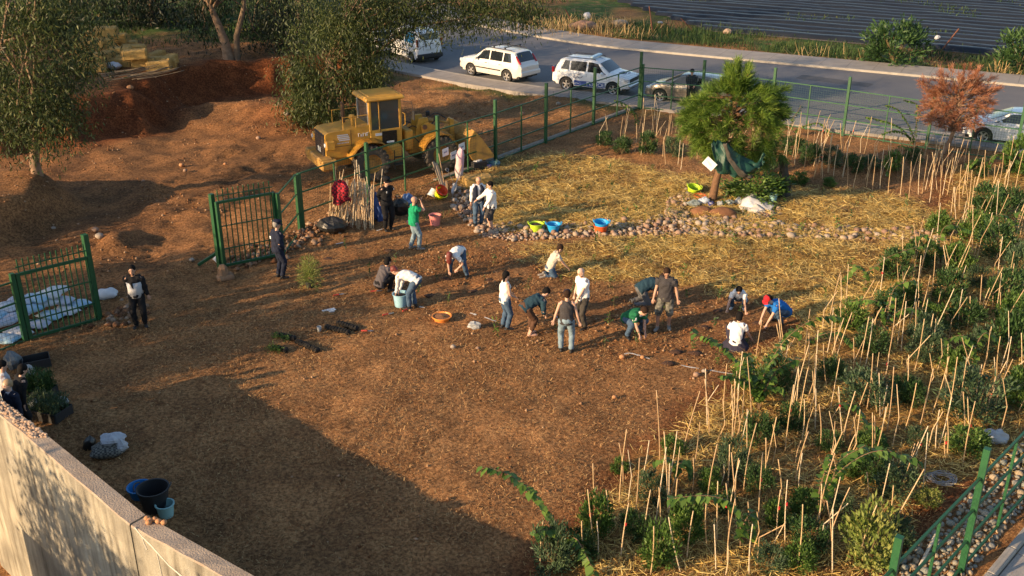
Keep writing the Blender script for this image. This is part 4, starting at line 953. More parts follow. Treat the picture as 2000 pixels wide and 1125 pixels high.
ROW = [gpoly([(880, 372), (905, 365), (930, 395), (965, 438), (1080, 440), (1260, 432), (1310, 420), (1330, 432), (1480, 437), (1700, 447), (1850, 452), (1850, 476), (1700, 470), (1420, 466), (1250, 463), (1000, 470), (940, 462), (885, 410)]),
       gpoly([(1306, 390), (1340, 372), (1350, 385), (1335, 405), (1350, 425), (1420, 430), (1520, 410), (1530, 420), (1440, 440), (1320, 440), (1300, 420)])]
pts, sz = [], []
for i, rw in enumerate(ROW):
    a, c = pack([(p.x, p.y) for p in rw], 1000 if i == 0 else 340, .09, .30, .74, 11+i); pts += a; sz += c
stones(st, SM, pts, sz, 300, m_st)
c1 = U(1900, 1060); cb_ = thing('cobble_bed', 'bed of grey and tan river cobbles along the foreground fence', 'cobble bed', c1)
dqn = dq.normalized(); nq = V3((-dqn.y, dqn.x, 0))
CB = [q1-dqn*2.5+nq*.98, q1+dqn*11+nq*.78, q1+dqn*11-nq*.12, q1-dqn*2.5-nq*.12]
CB = [V3((p.x, p.y, 0)) for p in CB]
pts, sz = pack([(p.x, p.y) for p in CB], 1100, .08, .21, .82, 21, 1.4); stones(cb_, SGm, pts, sz, 300, m_sg)
# paved path and kerb in the corner
pv = MB(); a = q1-nq*.42-dqn*4; c = q1-nq*.42+dqn*14
pv.add([V3((p.x, p.y, .02)) for p in (a, c, c-nq*5, a-nq*5)], [(0, 3, 2, 1)])
structure(pv.build('path', mat('path_bed', (.20, .18, .17), .95)))
m_slab = mat('path_slab', (.27, .245, .23), .9, col2=(.35, .32, .29), scale=4, bump=.4)
sb = MB(); sb.box((0, 0, 0), (.985, .39, .06), ch=.012); slabm = sb.mesh('paving_slab'); slabm.materials.append(m_slab)
kb_ = MB(); kb_.box((0, 0, 0), (.985, .16, .16), ch=.015); kerbm = kb_.mesh('kerb_stone'); kerbm.materials.append(m_kerb)
path_o = bpy.data.objects['path']
for i in range(-2, 9):
    for j in range(6):
        p = q1-nq*(.74+.4*j)+dqn*(i+.5*(j % 2)); o = obj('paving_slab', slabm, None, path_o); o.location = (p.x, p.y, .035+random.uniform(-.004, .004)); o.rotation_euler = (0, 0, math.atan2(dqn.y, dqn.x)+random.uniform(-.006, .006))
    p = q1-nq*.45+dqn*i; o = obj('kerb_stone', kerbm, None, path_o); o.location = (p.x, p.y, .06); o.rotation_euler = (0, 0, math.atan2(dqn.y, dqn.x))
# ================================================================ vehicles
m_tyre = mat('tyre_rubber', (.018, .018, .019), .85, bump=.3, bscale=60)
m_rim = mat('alloy_rim', (.62, .60, .58), .3, metal=.9)
m_dark = mat('black_plastic', (.018, .018, .02), .6)
m_chrome = mat('chrome', (.7, .7, .7), .15, metal=1)
m_tail = mat('tail_lamp', (.30, .01, .012), .15, coat=.6)
m_lamp = mat('head_lamp', (.55, .57, .6), .08, spec=.8)
m_plate = mat('number_plate', (.6, .6, .56), .5)
m_glass = glass()
for i, (a_, c_, w_) in enumerate([((1120, 118), (1180, 128), 1.6), ((1560, 150), (1700, 168), 1.1), ((960, 75), (1010, 82), 2.0)]):
    pa, pb = U(*a_), U(*c_); d_ = (pb-pa).normalized(); n_ = V3((-d_.y, d_.x, 0))*w_*.5; b = MB(); b.add([V3((q.x, q.y, .016)) for q in (pa-n_, pb-n_*.8, pb+n_, pa+n_*1.1)], [(0, 1, 2, 3)])
    structure(b.build('asphalt_patch', mat('patched_asphalt', (.06, .062, .07), .9, col2=(.09, .088, .092), scale=2)))
mh = MB(); mh.lathe([(.001, .018), (.32, .018), (.33, .014)], 20); tag(mh.build('manhole_cover', mat('cast_iron', (.06, .055, .05), .7, bump=.8), loc=U(893, 95)), 'round iron manhole cover in the road near the van', 'manhole cover')
def interp(tab, x):
    xs = [t[0] for t in tab]
    if x <= xs[0]: return tab[0][1]
    for (a, va), (c, vc) in zip(tab[:-1], tab[1:]):
        if x <= c: return va+(vc-va)*(x-a)/(c-a)
    return tab[-1][1]
def car_wheel(t, x, y, r, wd, side, spokes=5, name='wheel'):
    """axle along y; outer face towards side"""
    b = MB(); ro = rotm('X', -side*math.pi/2)
    b.lathe([(r*.64, -wd/2), (r*.9, -wd/2), (r*.985, -wd*.36), (r, -wd*.2), (r, wd*.2), (r*.985, wd*.36), (r*.9, wd/2), (r*.64, wd/2), (r*.62, wd*.3), (r*.62, -wd/2)], 28, rot=ro)
    w_ = b.build(name, m_tyre, t, smooth=True); w_.location = (x, y, r)
    b = MB(); b.lathe([(r*.63, wd*.46), (r*.66, wd*.40), (r*.60, wd*.30), (r*.57, wd*.05), (.001, wd*.05)], 24, rot=ro, mi=1)
    b.lathe([(r*.66, wd*.40), (r*.63, wd*.48), (r*.58, wd*.42), (r*.57, wd*.25)], 24, rot=ro)
    for k in range(spokes):
        a = 2*math.pi*k/spokes+.3; c, s = math.cos(a), math.sin(a); p = V3((-s, c, 0))
        q = [V3((c*r*.10, s*r*.10, wd*.40))+p*r*.09, V3((c*r*.60, s*r*.60, wd*.38))+p*r*.12, V3((c*r*.60, s*r*.60, wd*.38))-p*r*.12, V3((c*r*.10, s*r*.10, wd*.40))-p*r*.09]
        b.add([ro @ v for v in q]+[ro @ (v-V3((0, 0, .03))) for v in q], [(0, 1, 2, 3), (7, 6, 5, 4), (0, 4, 5, 1), (1, 5, 6, 2), (2, 6, 7, 3)])
    b.lathe([(.001, wd*.45), (r*.14, wd*.44), (r*.15, wd*.36)], 12, rot=ro)
    b.build('rim', [m_rim, m_dark], w_)
def car(name, label, cat, loc, rz, S_, paint, trim=None):
    """S_: spec dict; x forward from rear bumper 0..L, y to the left, z up. Body skin is a loft of cross-sections."""
    t = thing(name, label, cat, loc, rz); L, W = S_['L'], S_['W']/2; wr = S_['wr']; xr, xf = S_['xr'], S_['xf']
    sill = S_.get('sill', .26); arch = wr*1.17; ox = L/2
    top, belt, roofw = S_['top'], S_['belt'], S_['roofw']     # tables over x
    def low(x):
        z = sill+(.10 if x < .25 or x > L-.3 else 0)
        for xc in (xr, xf):
            d = abs(x-xc)
            if d < arch: z = max(z, wr+math.sqrt(max(0, arch*arch-d*d))*.97)
        return z
    def halfw(x):
        e = min(x, L-x); return W*(1-.16*(1-min(1, e/.55))**2.2)
    def sec(x):
        zt, zb, w_, wr_ = interp(top, x), interp(belt, x), halfw(x), interp(roofw, x)*halfw(x)/W; zl = low(x); zt = max(zt, zb+.012)
        zm = max(zl+.02, (zb+sill)/2+.05)
        pts = [(w_*.955, zl), (w_*.99, max(zl+.03, sill+.12) if zl < sill+.2 else zl+.01), (w_, max(zm, zl+.02)), (w_*.985, max(zb-.09, zl+.03)), (w_*.945, zb)]
        g = .945*w_
        for f in (.25, .5, .75, .93): pts.append((g+(wr_-g)*f, zb+(zt-.05-zb)*f if zt-.05 > zb else zb+(zt-zb)*f))
        pts += [(wr_*.90, zt-.018*min(1, (zt-zb)*4)), (wr_*.6, zt), (0, zt+.012*min(1, (zt-zb)*4))]
        return pts
    xs = sorted(set([round(L*i/46, 4) for i in range(47)]+[round(xc+arch*s*k, 4) for xc in (xr, xf) for s in (-1, 1) for k in (.3, .6, .8, .93, .999, 1.02)]+[p[0] for p in top]))
    xs = [x for x in xs if 0 <= x <= L]
    b = MB()
    for sgn in (1, -1): b.grid([[V3((x-ox, sgn*p[0], p[1])) for p in sec(x)] for x in xs], flip=(sgn > 0))
    for x in (0, L):
        pp = sec(x); ring = [V3((x-ox, p[0], p[1])) for p in pp]+[V3((x-ox, -p[0], p[1])) for p in pp[::-1][1:]]
        b.add(ring, [tuple(range(len(ring))) if x == L else tuple(range(len(ring)-1, -1, -1))])
    b.build('body', paint, t, ang=38)
    # underside and wheel wells
    u = MB(); u.box((0, 0, sill+.12), (L*.94, W*1.72, .3)); u.build('underbody', m_dark, t)
    def patch(x0, x1, f0, f1, sgn, m, nm, n=8, off=.008, trap=(0, 0, 0, 0)):
        """patch on the side of the greenhouse or door; f in section fraction between belt (0) and roof (1)"""
        b = MB(); rows = []
        for i in range(n+1):
            col_ = []
            for j in range(4):
                f = f0+(f1-f0)*j/3; xa = x0+trap[0]+(trap[1]-trap[0])*j/3; xb = x1+trap[2]+(trap[3]-trap[2])*j/3; x = xa+(xb-xa)*i/n
                zt, zb, w_, wr_ = interp(top, x), interp(belt, x), halfw(x), interp(roofw, x)*halfw(x)/W; g = .945*w_; zz = max(zt-.05, zb+.005)
                col_.append(V3((x-ox, sgn*(g+(wr_-g)*f+off), zb+(zz-zb)*f+off*.3)))
            rows.append(col_)
        b.grid(rows, flip=(sgn > 0)); return b.build(nm, m, t, smooth=True)
    def toppatch(x0, x1, k, m, nm, n=6, off=.010, k1=None):
        b = MB(); rows = []; k1 = k1 or k
        for i in range(n+1):
            x = x0+(x1-x0)*i/n; zt, wr_ = max(interp(top, x), interp(belt, x)+.012), interp(roofw, x)*halfw(x)/W; kk = k+(k1-k)*i/n; zb = interp(belt, x)
            sl = (interp(top, x+.02)-interp(top, x-.02))/.04; nrm = V3((-sl, 0, 1)).normalized()*off
            rows.append([V3((x-ox, wr_*kk*s, zt+(.012*min(1, (zt-zb)*4))*(1-abs(s))-(.012 if abs(s) > .95 else 0)))+nrm for s in (-1, -.6, 0, .6, 1)])
        b.grid(rows, flip=False); return b.build(nm, m, t, smooth=True)
    def endplate(x, y0, y1, z0, z1, m, nm, th=.02, ch=.008, rot=None):
        b = MB(); b.box((0, 0, 0), (th, abs(y1-y0), abs(z1-z0)), rot, ch=ch); o = b.build(nm, m, t); o.location = (x-ox, (y0+y1)/2, (z0+z1)/2); return o
    for s in (1, -1):
        for wnd in S_['windows']: patch(wnd[0], wnd[1], .07, .90, s, m_glass, 'side_window', trap=wnd[2] if len(wnd) > 2 else (0, 0, 0, 0))
        for x in (xr, xf): car_wheel(t, x-ox, s*(W-.11), wr, .215, s, S_.get('spokes', 5))
        for hx in S_.get('handles', ()):
            b = MB(); b.box((0, 0, 0), (.17, .03, .035), ch=.012); o = b.build('door_handle', S_.get('hmat', m_dark), t); o.location = (hx-ox, s*(W*.985+.01), interp(belt, hx)-.13)
        for dx in S_.get('doors', ()):                                   # door shut lines
            b = MB(); b.add([V3((dx-.006-ox, s*(W+.002), sill+.1)), V3((dx+.006-ox, s*(W+.002), sill+.1)), V3((dx+.006-ox, s*(W*.987+.003), interp(belt, dx)-.05)), V3((dx-.006-ox, s*(W*.987+.003), interp(belt, dx)-.05))], [(0, 1, 2, 3) if s < 0 else (3, 2, 1, 0)]); b.build('door_seam', m_dark, t)
        mx = S_['mirror']; b = MB(); b.box((0, 0, 0), (.14, .2, .15), ch=.045, taper=(.8, .9)); b.box((.02, -s*.11, -.02), (.06, .1, .05)); o = b.build('wing_mirror', S_.get('mmat', paint), t); o.location = (mx-ox, s*(W+.10), interp(belt, mx)+.06)
        for q in S_.get('tails', ()): 
            b = MB(); b.box((0, 0, 0), (q[4], q[5], q[1]-q[0]), rotm('Y', q[6] if len(q) > 6 else 0), ch=.02); o = b.build('tail_lamp', m_tail, t); o.location = (q[2]-ox, s*q[3], (q[0]+q[1])/2)
        hl = S_['head']; b = MB(); b.box((0, 0, 0), hl[3], rotm('Z', -s*hl[4]), ch=.03); o = b.build('head_lamp', m_lamp, t); o.location = (hl[0]-ox, s*hl[1], hl[2])
        if S_.get('mould'): 
            b = MB(); b.box((0, 0, 0), (S_['mould'][1]-S_['mould'][0], .025, .07), ch=.008); o = b.build('side_moulding', m_dark, t); o.location = ((S_['mould'][0]+S_['mould'][1])/2-ox, s*(W+.004), S_['mould'][2])
    toppatch(*S_['windscreen'], m_glass, 'windscreen'); toppatch(*S_['rearscreen'], m_glass, 'rear_window')
    endplate(L+.005, -W*.62, W*.62, S_['grille'][0], S_['grille'][1], m_dark, 'grille', .03)
    endplate(-.012, -.26, .26, S_['plate'], S_['plate']+.12, m_plate, 'number_plate'); endplate(L+.015, -.26, .26, sill+.14, sill+.25, m_plate, 'number_plate')
    bm = S_.get('bump', None)
    if bm:
        b = MB(); b.box((0, 0, 0), (.16, W*1.86, bm[1]-bm[0]), ch=.05); o = b.build('rear_bumper', bm[2], t); o.location = (-.0-ox, 0, (bm[0]+bm[1])/2)
    return t, ox, W, toppatch, patch, endplate
m_white = mat('white_car_paint', (.72, .73, .74), .35, coat=.5); m_cream = mat('pearl_car_paint', (.66, .64, .60), .32, coat=.5, metal=.15)
m_taupe = mat('taupe_car_paint', (.25, .22, .185), .28, coat=.7, metal=.55); m_blue = mat('police_blue', (.03, .07, .26), .45)
m_blk = mat('gloss_black', (.012, .012, .014), .2)
SUV1 = dict(L=4.5, W=1.77, wr=.35, xr=.93, xf=3.56, sill=.30, spokes=5,
    top=[(0, .88), (.05, .98), (.18, 1.10), (.52, 1.60), (.75, 1.64), (2.3, 1.665), (2.72, 1.60), (3.42, 1.11), (4.2, .98), (4.45, .80), (4.5, .7)],
    belt=[(0, .86), (.05, .96), (.18, 1.06), (1.2, 1.04), (3.3, 1.02), (3.5, 1.0), (4.2, .93), (4.45, .76), (4.5, .66)],
    roofw=[(0, .80), (.2, .78), (.6, .66), (2.5, .66), (3.4, .76), (4.5, .74)],
    windows=[(.62, 1.22, (0, .16, 0, 0)), (1.30, 2.16), (2.24, 3.30, (0, 0, 0, -.56))], handles=(1.42, 2.42), doors=(1.26, 2.20, 3.32), mirror=3.05, mould=(1.35, 3.2, .60),
    tails=[(.98, 1.48, .26, .66, .10, .10, R(38))], head=(4.33, .63, .80, (.22, .36, .18), .35), windscreen=(2.78, 3.38, .94), rearscreen=(.20, .50, .80), grille=(.52, .74), plate=.80, bump=(.40, .66, m_cream))
def heading(a, c): return math.atan2(c.y-a.y, c.x-a.x)
def put(rearpx, frontpx, W, side, xr, xf, L):
    """place a car by the ground contact of its two near wheels; side = +1 if the near side is its left"""
    a, c = U(*rearpx, .012), U(*frontpx, .012); d = (c-a).normalized(); n = V3((-d.y, d.x, 0))*side
    m_ = (a+c)/2-n*(W/2-.10)+d*(L/2-(xr+xf)/2); return (m_.x, m_.y, .012), math.atan2(d.y, d.x)
loc, rz = put((991, 161), (922, 148), 1.77, 1, .93, 3.56, 4.5)
t, ox, W_, tp_, pt_, ep_ = car('silver_suv', 'pearl white sport utility car with black roof bars parked at the kerb', 'car', loc, rz, SUV1, m_cream)
for s in (1, -1):
    b = MB(); b.tube([(.75-ox, s*.60, 1.66), (.85-ox, s*.60, 1.70), (2.5-ox, s*.60, 1.70), (2.6-ox, s*.60, 1.66)], .022, 6); b.build('roof_rail', m_dark, t)
for x in (1.25, 2.05):
    b = MB(); b.box((x-ox, 0, 1.80), (.07, 1.42, .035), ch=.01)
    for s in (1, -1): b.box((x-ox, s*.60, 1.745), (.10, .05, .10), ch=.01)
    b.build('roof_bar', m_dark, t)
b = MB(); b.box((-.03-ox, .1, .34), (.12, .3, .05)); b.build('tow_bar', m_dark, t)
SUV2 = dict(L=4.3, W=1.81, wr=.36, xr=.86, xf=3.50, sill=.33, spokes=5,
    top=[(0, .90), (.06, 1.05), (.40, 1.58), (.62, 1.66), (2.2, 1.69), (2.62, 1.62), (3.22, 1.15), (3.3, 1.12), (4.05, 1.02), (4.25, .88), (4.3, .72)],
    belt=[(0, .88), (.06, 1.02), (.4, 1.10), (1.2, 1.07), (3.2, 1.05), (3.3, 1.04), (4.05, .97), (4.25, .82), (4.3, .66)],
    roofw=[(0, .80), (.2, .76), (.6, .68), (2.4, .68), (3.2, .78), (4.3, .76)],
    windows=[(.52, .98, (0, .18, 0, 0)), (1.06, 1.95), (2.05, 3.1, (0, 0, 0, -.52))], handles=(1.22, 2.28), doors=(1.0, 2.0, 3.15), mirror=2.90, hmat=m_white,
    tails=[(.92, 1.22, .07, .80, .12, .16)], head=(4.12, .66, .86, (.28, .40, .17), .45), windscreen=(2.68, 3.20, .94), rearscreen=(.12, .38, .8), grille=(.72, .90), plate=.75)
loc, rz = put((1106, 177), (1198, 188), 1.81, -1, .86, 3.50, 4.3)
t, ox, W_, tp_, pt_, ep_ = car('police_car', 'white police sport utility car with blue stripe and roof beacon', 'police car', loc, rz, SUV2, m_white)
for s in (1, -1):
    b = MB(); b.box((0, 0, 0), (2.62-2*.42-.05, .02, .26), ch=.004); o = b.build('blue_stripe', m_blue, t); o.location = ((.86+3.5)/2-ox, s*(W_*.99+.004), .50)
    b = MB(); b.tube([(.6-ox, s*.62, 1.68), (.7-ox, s*.62, 1.73), (2.3-ox, s*.62, 1.74), (2.4-ox, s*.62, 1.68)], .02, 6); b.build('roof_rail', m_dark, t)
    b = MB(); b.box((3.9-ox, s*.5, .62), (.0, 0, 0)) if False else b.box((4.22-ox, s*.62, .60), (.14, .3, .2), ch=.03); b.build('fog_lamp', m_dark, t)
b = MB(); b.box((2.12-ox, 0, 1.80), (.26, 1.15, .10), ch=.035, taper=(.85, .96)); b.box((2.12-ox, .4, 1.74), (.1, .08, .06)); b.box((2.12-ox, -.4, 1.74), (.1, .08, .06)); b.build('beacon_bar', mat('beacon_lens', (.35, .5, .62), .2), t)
b = MB(); b.tube([(.6-ox, .2, 1.66), (.45-ox, .2, 1.95)], .008, 5); b.build('aerial', m_dark, t)
b = MB(); b.box((4.32-ox, 0, .50), (.10, 1.5, .16), ch=.03); b.build('skid_plate', m_rim, t)
def text(s, size, loc, rot, m, par, name='lettering', ext=.003, sx=1.0, align='CENTER', font=None):
    c = bpy.data.curves.new(name, 'FONT'); c.body = s; c.size = size; c.extrude = ext; c.align_x = align; c.align_y = 'CENTER'; c.offset = size*.012
    o = bpy.data.objects.new(name, c); COL.objects.link(o); bpy.context.view_layer.update()
    me = bpy.data.meshes.new_from_object(o.evaluated_get(bpy.context.evaluated_depsgraph_get())); bpy.data.objects.remove(o); bpy.data.curves.remove(c)
    q = obj(name, me, m, par); q.location = loc; q.rotation_euler = rot; q.scale = (sx, 1, 1); return q
m_ltr = mat('white_lettering', (.75, .75, .75), .5); m_ltb = mat('dark_blue_lettering', (.03, .05, .14), .5)
text('POLICE', .24, (2.52-ox, -(W_*.99+.016), .50), (R(90), 0, 0), m_ltr, t, sx=1.25)
text('POLICE', .24, (1.85-ox, (W_*.99+.016), .50), (R(90), 0, R(180)), m_ltr, t, sx=1.25)
text('POLICE', .19, (2.55-ox, 0, 1.665), (0, R(20), R(90)), m_blue, t, sx=1.5)
# badge-like strokes on the door (script lettering) and on the bonnet
def stroke(pts, r, m, par, nm): b = MB(); b.tube(smooth_line([V3(p) for p in pts], 5), r, 5); return b.build(nm, m, par)
for s in (-1,):
    for pts in ([(1.25, .79), (1.4, .76), (1.5, .80), (1.62, .77), (1.75, .80), (1.78, .88)], [(1.30, .86), (1.42, .84), (1.55, .87)], [(1.45, .96), (1.55, .94), (1.66, .97), (1.70, 1.0)], [(1.55, 1.02), (1.62, 1.02)], [(1.4, .70), (1.44, .70)]):
        stroke([(x-ox, s*(W_+.004), z) for x, z in pts], .016, m_ltb, t, 'door_script')
    for pts in ([(1.18, .48), (1.32, .46), (1.45, .49), (1.6, .47)], [(1.2, .55), (1.3, .54)]):
        stroke([(x-ox, s*(W_*.99+.016), z) for x, z in pts], .013, m_ltr, t, 'stripe_script')
    for pts in ([(3.55, -.25, 1.10), (3.6, .1, 1.10), (3.72, .25, 1.085)], [(3.7, -.3, 1.09), (3.85, -.1, 1.075), (3.8, .2, 1.08)], [(3.9, .1, 1.065), (3.95, .3, 1.06)]):
        stroke([(x-ox, y, z) for x, y, z in pts], .018, m_ltb, t, 'bonnet_script')
HATCH = dict(L=4.3, W=1.80, wr=.34, xr=.82, xf=3.46, sill=.24, spokes=5,
    top=[(0, .92), (.08, 1.0), (.55, 1.36), (1.2, 1.46), (2.1, 1.48), (2.5, 1.43), (3.3, 1.06), (3.4, 1.02), (4.0, .86), (4.25, .70), (4.3, .6)],
    belt=[(0, .90), (.08, .98), (.5, 1.04), (1.2, 1.0), (3.2, .97), (3.4, .95), (4.0, .80), (4.25, .65), (4.3, .56)],
    roofw=[(0, .8), (.5, .66), (2.3, .66), (3.3, .76), (4.3, .74)],
    windows=[(.62, 1.0, (0, .2, 0, 0)), (1.08, 1.9), (1.98, 3.15, (0, 0, 0, -.60))], handles=(1.25, 2.2), doors=(1.02, 1.95, 3.0), mirror=2.85, hmat=m_chrome,
    tails=[(.78, .98, .06, .72, .12, .3)], head=(4.05, .66, .70, (.34, .34, .12), .5), windscreen=(2.55, 3.28, .94), rearscreen=(.12, .5, .85), grille=(.42, .58), plate=.70)
loc, rz = put((1425, 212), (1289, 200), 1.80, 1, .82, 3.46, 4.3)
a_ = U(1289, 200, .012); rdv = (NL[27]-NL[30]).normalized()
rz = math.atan2(-rdv.y, -rdv.x); d_ = V3((math.cos(rz), math.sin(rz), 0)); n_ = V3((-d_.y, d_.x, 0)); m_ = a_-n_*.8+d_*(2.15-3.46)
car('taupe_hatchback', 'metallic taupe hatchback parked behind the young pine', 'car', (m_.x, m_.y, .012), rz, HATCH, m_taupe)
VAN = dict(L=4.21, W=1.83, wr=.31, xr=.70, xf=3.40, sill=.24, spokes=7,
    top=[(0, 1.05), (.03, 1.30), (.10, 1.72), (.25, 1.80), (2.3, 1.83), (2.7, 1.76), (3.4, 1.22), (3.5, 1.16), (4.0, 1.02), (4.18, .85), (4.21, .7)],
    belt=[(0, 1.0), (.03, 1.08), (.2, 1.10), (3.3, 1.08), (3.5, 1.06), (4.0, .96), (4.18, .8), (4.21, .66)],
    roofw=[(0, .80), (.1, .76), (.3, .74), (2.4, .74), (3.4, .80), (4.2, .76)],
    windows=[(.45, 1.45), (1.6, 2.2), (2.3, 3.3, (0, 0, 0, -.6))], handles=(1.7, 2.45), doors=(1.5, 2.25, 3.35), mirror=3.05, mould=(1.0, 3.1, .62),
    tails=[(.98, 1.40, .06, .82, .10, .10)], head=(4.03, .66, .82, (.26, .34, .22), .4), windscreen=(2.76, 3.36, .92), rearscreen=(.035, .095, .80), grille=(.5, .66), plate=.72, bump=(.30, .56, m_dark))
loc, rz = put((812, 124), (757, 106), 1.83, 1, .70, 3.40, 4.21)
t, ox, W_, tp_, pt_, ep_ = car('white_van', 'white small van with black rear bumper under the eucalyptus branch', 'van', loc, rz, VAN, m_white)
o = pt_(.42, 1.48, .05, .92, 1, mat('van_graphic', (.05, .28, .52), .35), 'blue_graphic', off=.016)
b = MB(); b.box((-.02-ox, -.12, 1.13), (.03, .24, .05), ch=.01); b.build('tail_handle', m_dark, t)
b = MB(); b.box((-.03-ox, .35, 1.18), (.03, .03, .5), rotm('X', -.25)); b.build('rear_wiper', m_dark, t)
CAR5 = dict(HATCH); loc, rz = put((2075, 292), (1917, 279), 1.80, 1, .82, 3.46, 4.3); a_ = U(1917, 280, .012)
b_ = U(2075, 306, .012); rz = math.atan2(a_.y-b_.y, a_.x-b_.x)
rz = math.atan2(-rdv.y, -rdv.x); d_ = V3((math.cos(rz), math.sin(rz), 0)); n_ = V3((-d_.y, d_.x, 0)); m_ = a_-n_*.8+d_*(2.15-3.46)
car('white_hatchback', 'white hatchback parked beyond the dead pine', 'car', (m_.x, m_.y, .012), rz, CAR5, m_white)
loc, rz = put((664, 108), (615, 84), 1.83, 1, .70, 3.40, 4.21); p_ = offs(NL, -1.2)[61]; q_ = offs(NL, -1.2)[63]
car('white_hatchback', 'white car mostly hidden behind the eucalyptus crown', 'car', (p_.x, p_.y, .012), math.atan2(q_.y-p_.y, q_.x-p_.x), HATCH, m_white)

# ---------------------------------------------------------------- wheel loader
m_yel = mat('loader_yellow', (.60, .315, .04), .5, col2=(.42, .21, .035), scale=3.0, bump=.25)
m_yel2 = mat('loader_yellow_worn', (.48, .26, .05), .65, col2=(.27, .15, .045), scale=4, bump=.4)
m_rust = mat('rusty_steel', (.16, .085, .045), .9, col2=(.09, .05, .03), scale=6, bump=.6)
m_lt = mat('loader_tyre', (.045, .042, .04), .95, col2=(.085, .07, .055), scale=5, bump=.4)
rw_, fw_ = P(727, 356), P(857, 338); a_ld = R(27)
ldir = V3((math.cos(a_ld), math.sin(a_ld), 0)); lo_ = V3((rw_.x, rw_.y, 0))
ln_ = V3((-ldir.y, ldir.x, 0)); org = lo_+ln_*1.0                    # centre line at the rear axle
org.z = hz(org.x, org.y)+.02
ld = thing('wheel_loader', 'old mustard yellow wheel loader with bucket lowered behind the mesh fence', 'wheel loader', org, a_ld)
def lb(name, boxes, m, par=None, ang=None):
    b = MB()
    for q in boxes: b.box(q[0], q[1], q[2] if len(q) > 2 and q[2] is not None else None, ch=q[3] if len(q) > 3 else .03, taper=q[4] if len(q) > 4 else (1, 1), shear=q[5] if len(q) > 5 else (0, 0))
    return b.build(name, m, par or ld)
# x forward from the rear axle, y left, z up
WB = 2.85
b = MB(); prof = [(-1.62, .95), (-1.62, 1.86), (-1.5, 1.93), (.15, 2.06), (.15, .95)]
b.prism(prof, 1.36, Matrix(((1, 0, 0, 0), (0, 0, -1, .68), (0, 1, 0, 0), (0, 0, 0, 1)))); hood = b.build('engine_hood', m_yel, ld)
lb('hood_seam', [((-.62, 0, 1.55), (.02, 1.372, .8), None, 0), ((-.75, 0, 1.38), (1.7, 1.368, .018), None, 0)], m_dark, hood)
lb('radiator_grille', [((-1.63, 0, 1.42), (.05, 1.12, .86), None, .01)], m_dark)
gr = bpy.data.objects[-1] if False else None
for i in range(9): lb('grille_slat', [((-1.665, 0, 1.08+i*.085), (.02, 1.08, .018), None, 0)], m_rust)
lb('number_plate', [((-1.69, -.05, 1.22), (.015, .34, .2), None, .005)], m_plate)
lb('counterweight', [((-1.62, 0, .80), (.62, 2.05, .42), None, .06), ((-1.72, .78, .92), (.5, .4, .3), None, .05), ((-1.72, -.78, .92), (.5, .4, .3), None, .05), ((-1.52, 0, .62), (.5, 1.4, .3), None, .05)], m_yel2)
for s in (1, -1):
    lb('lamp_box', [((-1.50, s*.80, 1.50), (.34, .26, .34), None, .03)], m_yel)
    b = MB(); b.lathe([(.001, .03), (.075, .02), (.085, 0), (.08, -.04)], 12, rot=rotm('Y', -math.pi/2)); o = b.build('work_lamp', m_lamp, ld); o.location = (-1.69, s*.80, 1.52)
lb('rear_frame', [((-.3, 0, .82), (2.3, .95, .5), None, .04), ((.95, 0, .85), (.7, .7, .55), None, .04), ((0, 0, .72), (.4, 1.7, .3), None, .05)], m_yel)
for s in (1, -1):                                   # fuel tank / platform sides below the cab, fenders
    lb('side_tank', [((.80, s*.85, .98), (.9, .42, .55), None, .04)], m_yel)
    b = MB(); rows = []
    for i in range(11):
        a = math.pi*(i/10)*.80+.30; r = .90; rows.append([V3((math.cos(a)*r, s*.62, .68+math.sin(a)*r)), V3((math.cos(a)*r, s*1.22, .68+math.sin(a)*r)), V3((math.cos(a)*(r-.05), s*1.24, .68+math.sin(a)*(r-.05)))])
    b.grid(rows, flip=(s < 0)); b.grid(rows, flip=(s > 0)); b.build('rear_fender', m_yel, ld)
    b = MB(); rows = []
    for i in range(9):
        a = math.pi*(.30+.62*i/8); r = .84; rows.append([V3((WB+math.cos(a)*r, s*.60, .68+math.sin(a)*r)), V3((WB+math.cos(a)*r, s*1.20, .68+math.sin(a)*r)), V3((WB+math.cos(a)*(r-.06), s*1.22, .68+math.sin(a)*(r-.06)))])
    b.grid(rows, flip=(s < 0)); b.grid(rows, flip=(s > 0)); b.build('front_fender', m_yel, ld)
    st_ = lb('steps', [((1.12, s*1.02, .80-.30*k), (.42, .22, .04), None, .01) for k in range(2)]+[((.93, s*1.06, .7), (.03, .05, .75), None, 0), ((1.31, s*1.06, .7), (.03, .05, .75), None, 0)], m_dark)
# cab
cx0, cx1, cw, cz0, cz1 = .12, 1.42, .70, 1.30, 2.95
cab = lb('cab', [(((cx0+cx1)/2, 0, 1.56), (cx1-cx0, 2*cw, .56), None, .03)], m_yel)
for x in (cx0+.05, cx1-.05):
    for s in (1, -1): lb('cab_pillar', [((x, s*(cw-.05), 2.34), (.11, .10, 1.22), None, .02)], m_yel, cab)
lb('door_pillar', [((cx0+.42, s*(cw-.04), 2.34), (.06, .07, 1.22), None, .01) for s in (1, -1)], m_yel, cab)
rf = MB(); rf.box((.77, 0, 3.02), (1.62, 1.62, .16), ch=.05, taper=(.93, .92)); rf.box((.77, 0, 3.10), (1.2, 1.2, .05), ch=.02); rf.build('cab_roof', m_yel, cab)
m_cabgl = mat('cab_glass', (.05, .055, .055), .08, spec=.7)
def pane(nm, pts, m=m_cabgl, par=None): b = MB(); b.add(pts, [tuple(range(len(pts)))]); b.add([V3(p)*1.0 for p in pts], [tuple(range(len(pts)-1, -1, -1))]) if False else None; return b.build(nm, m, par or cab)
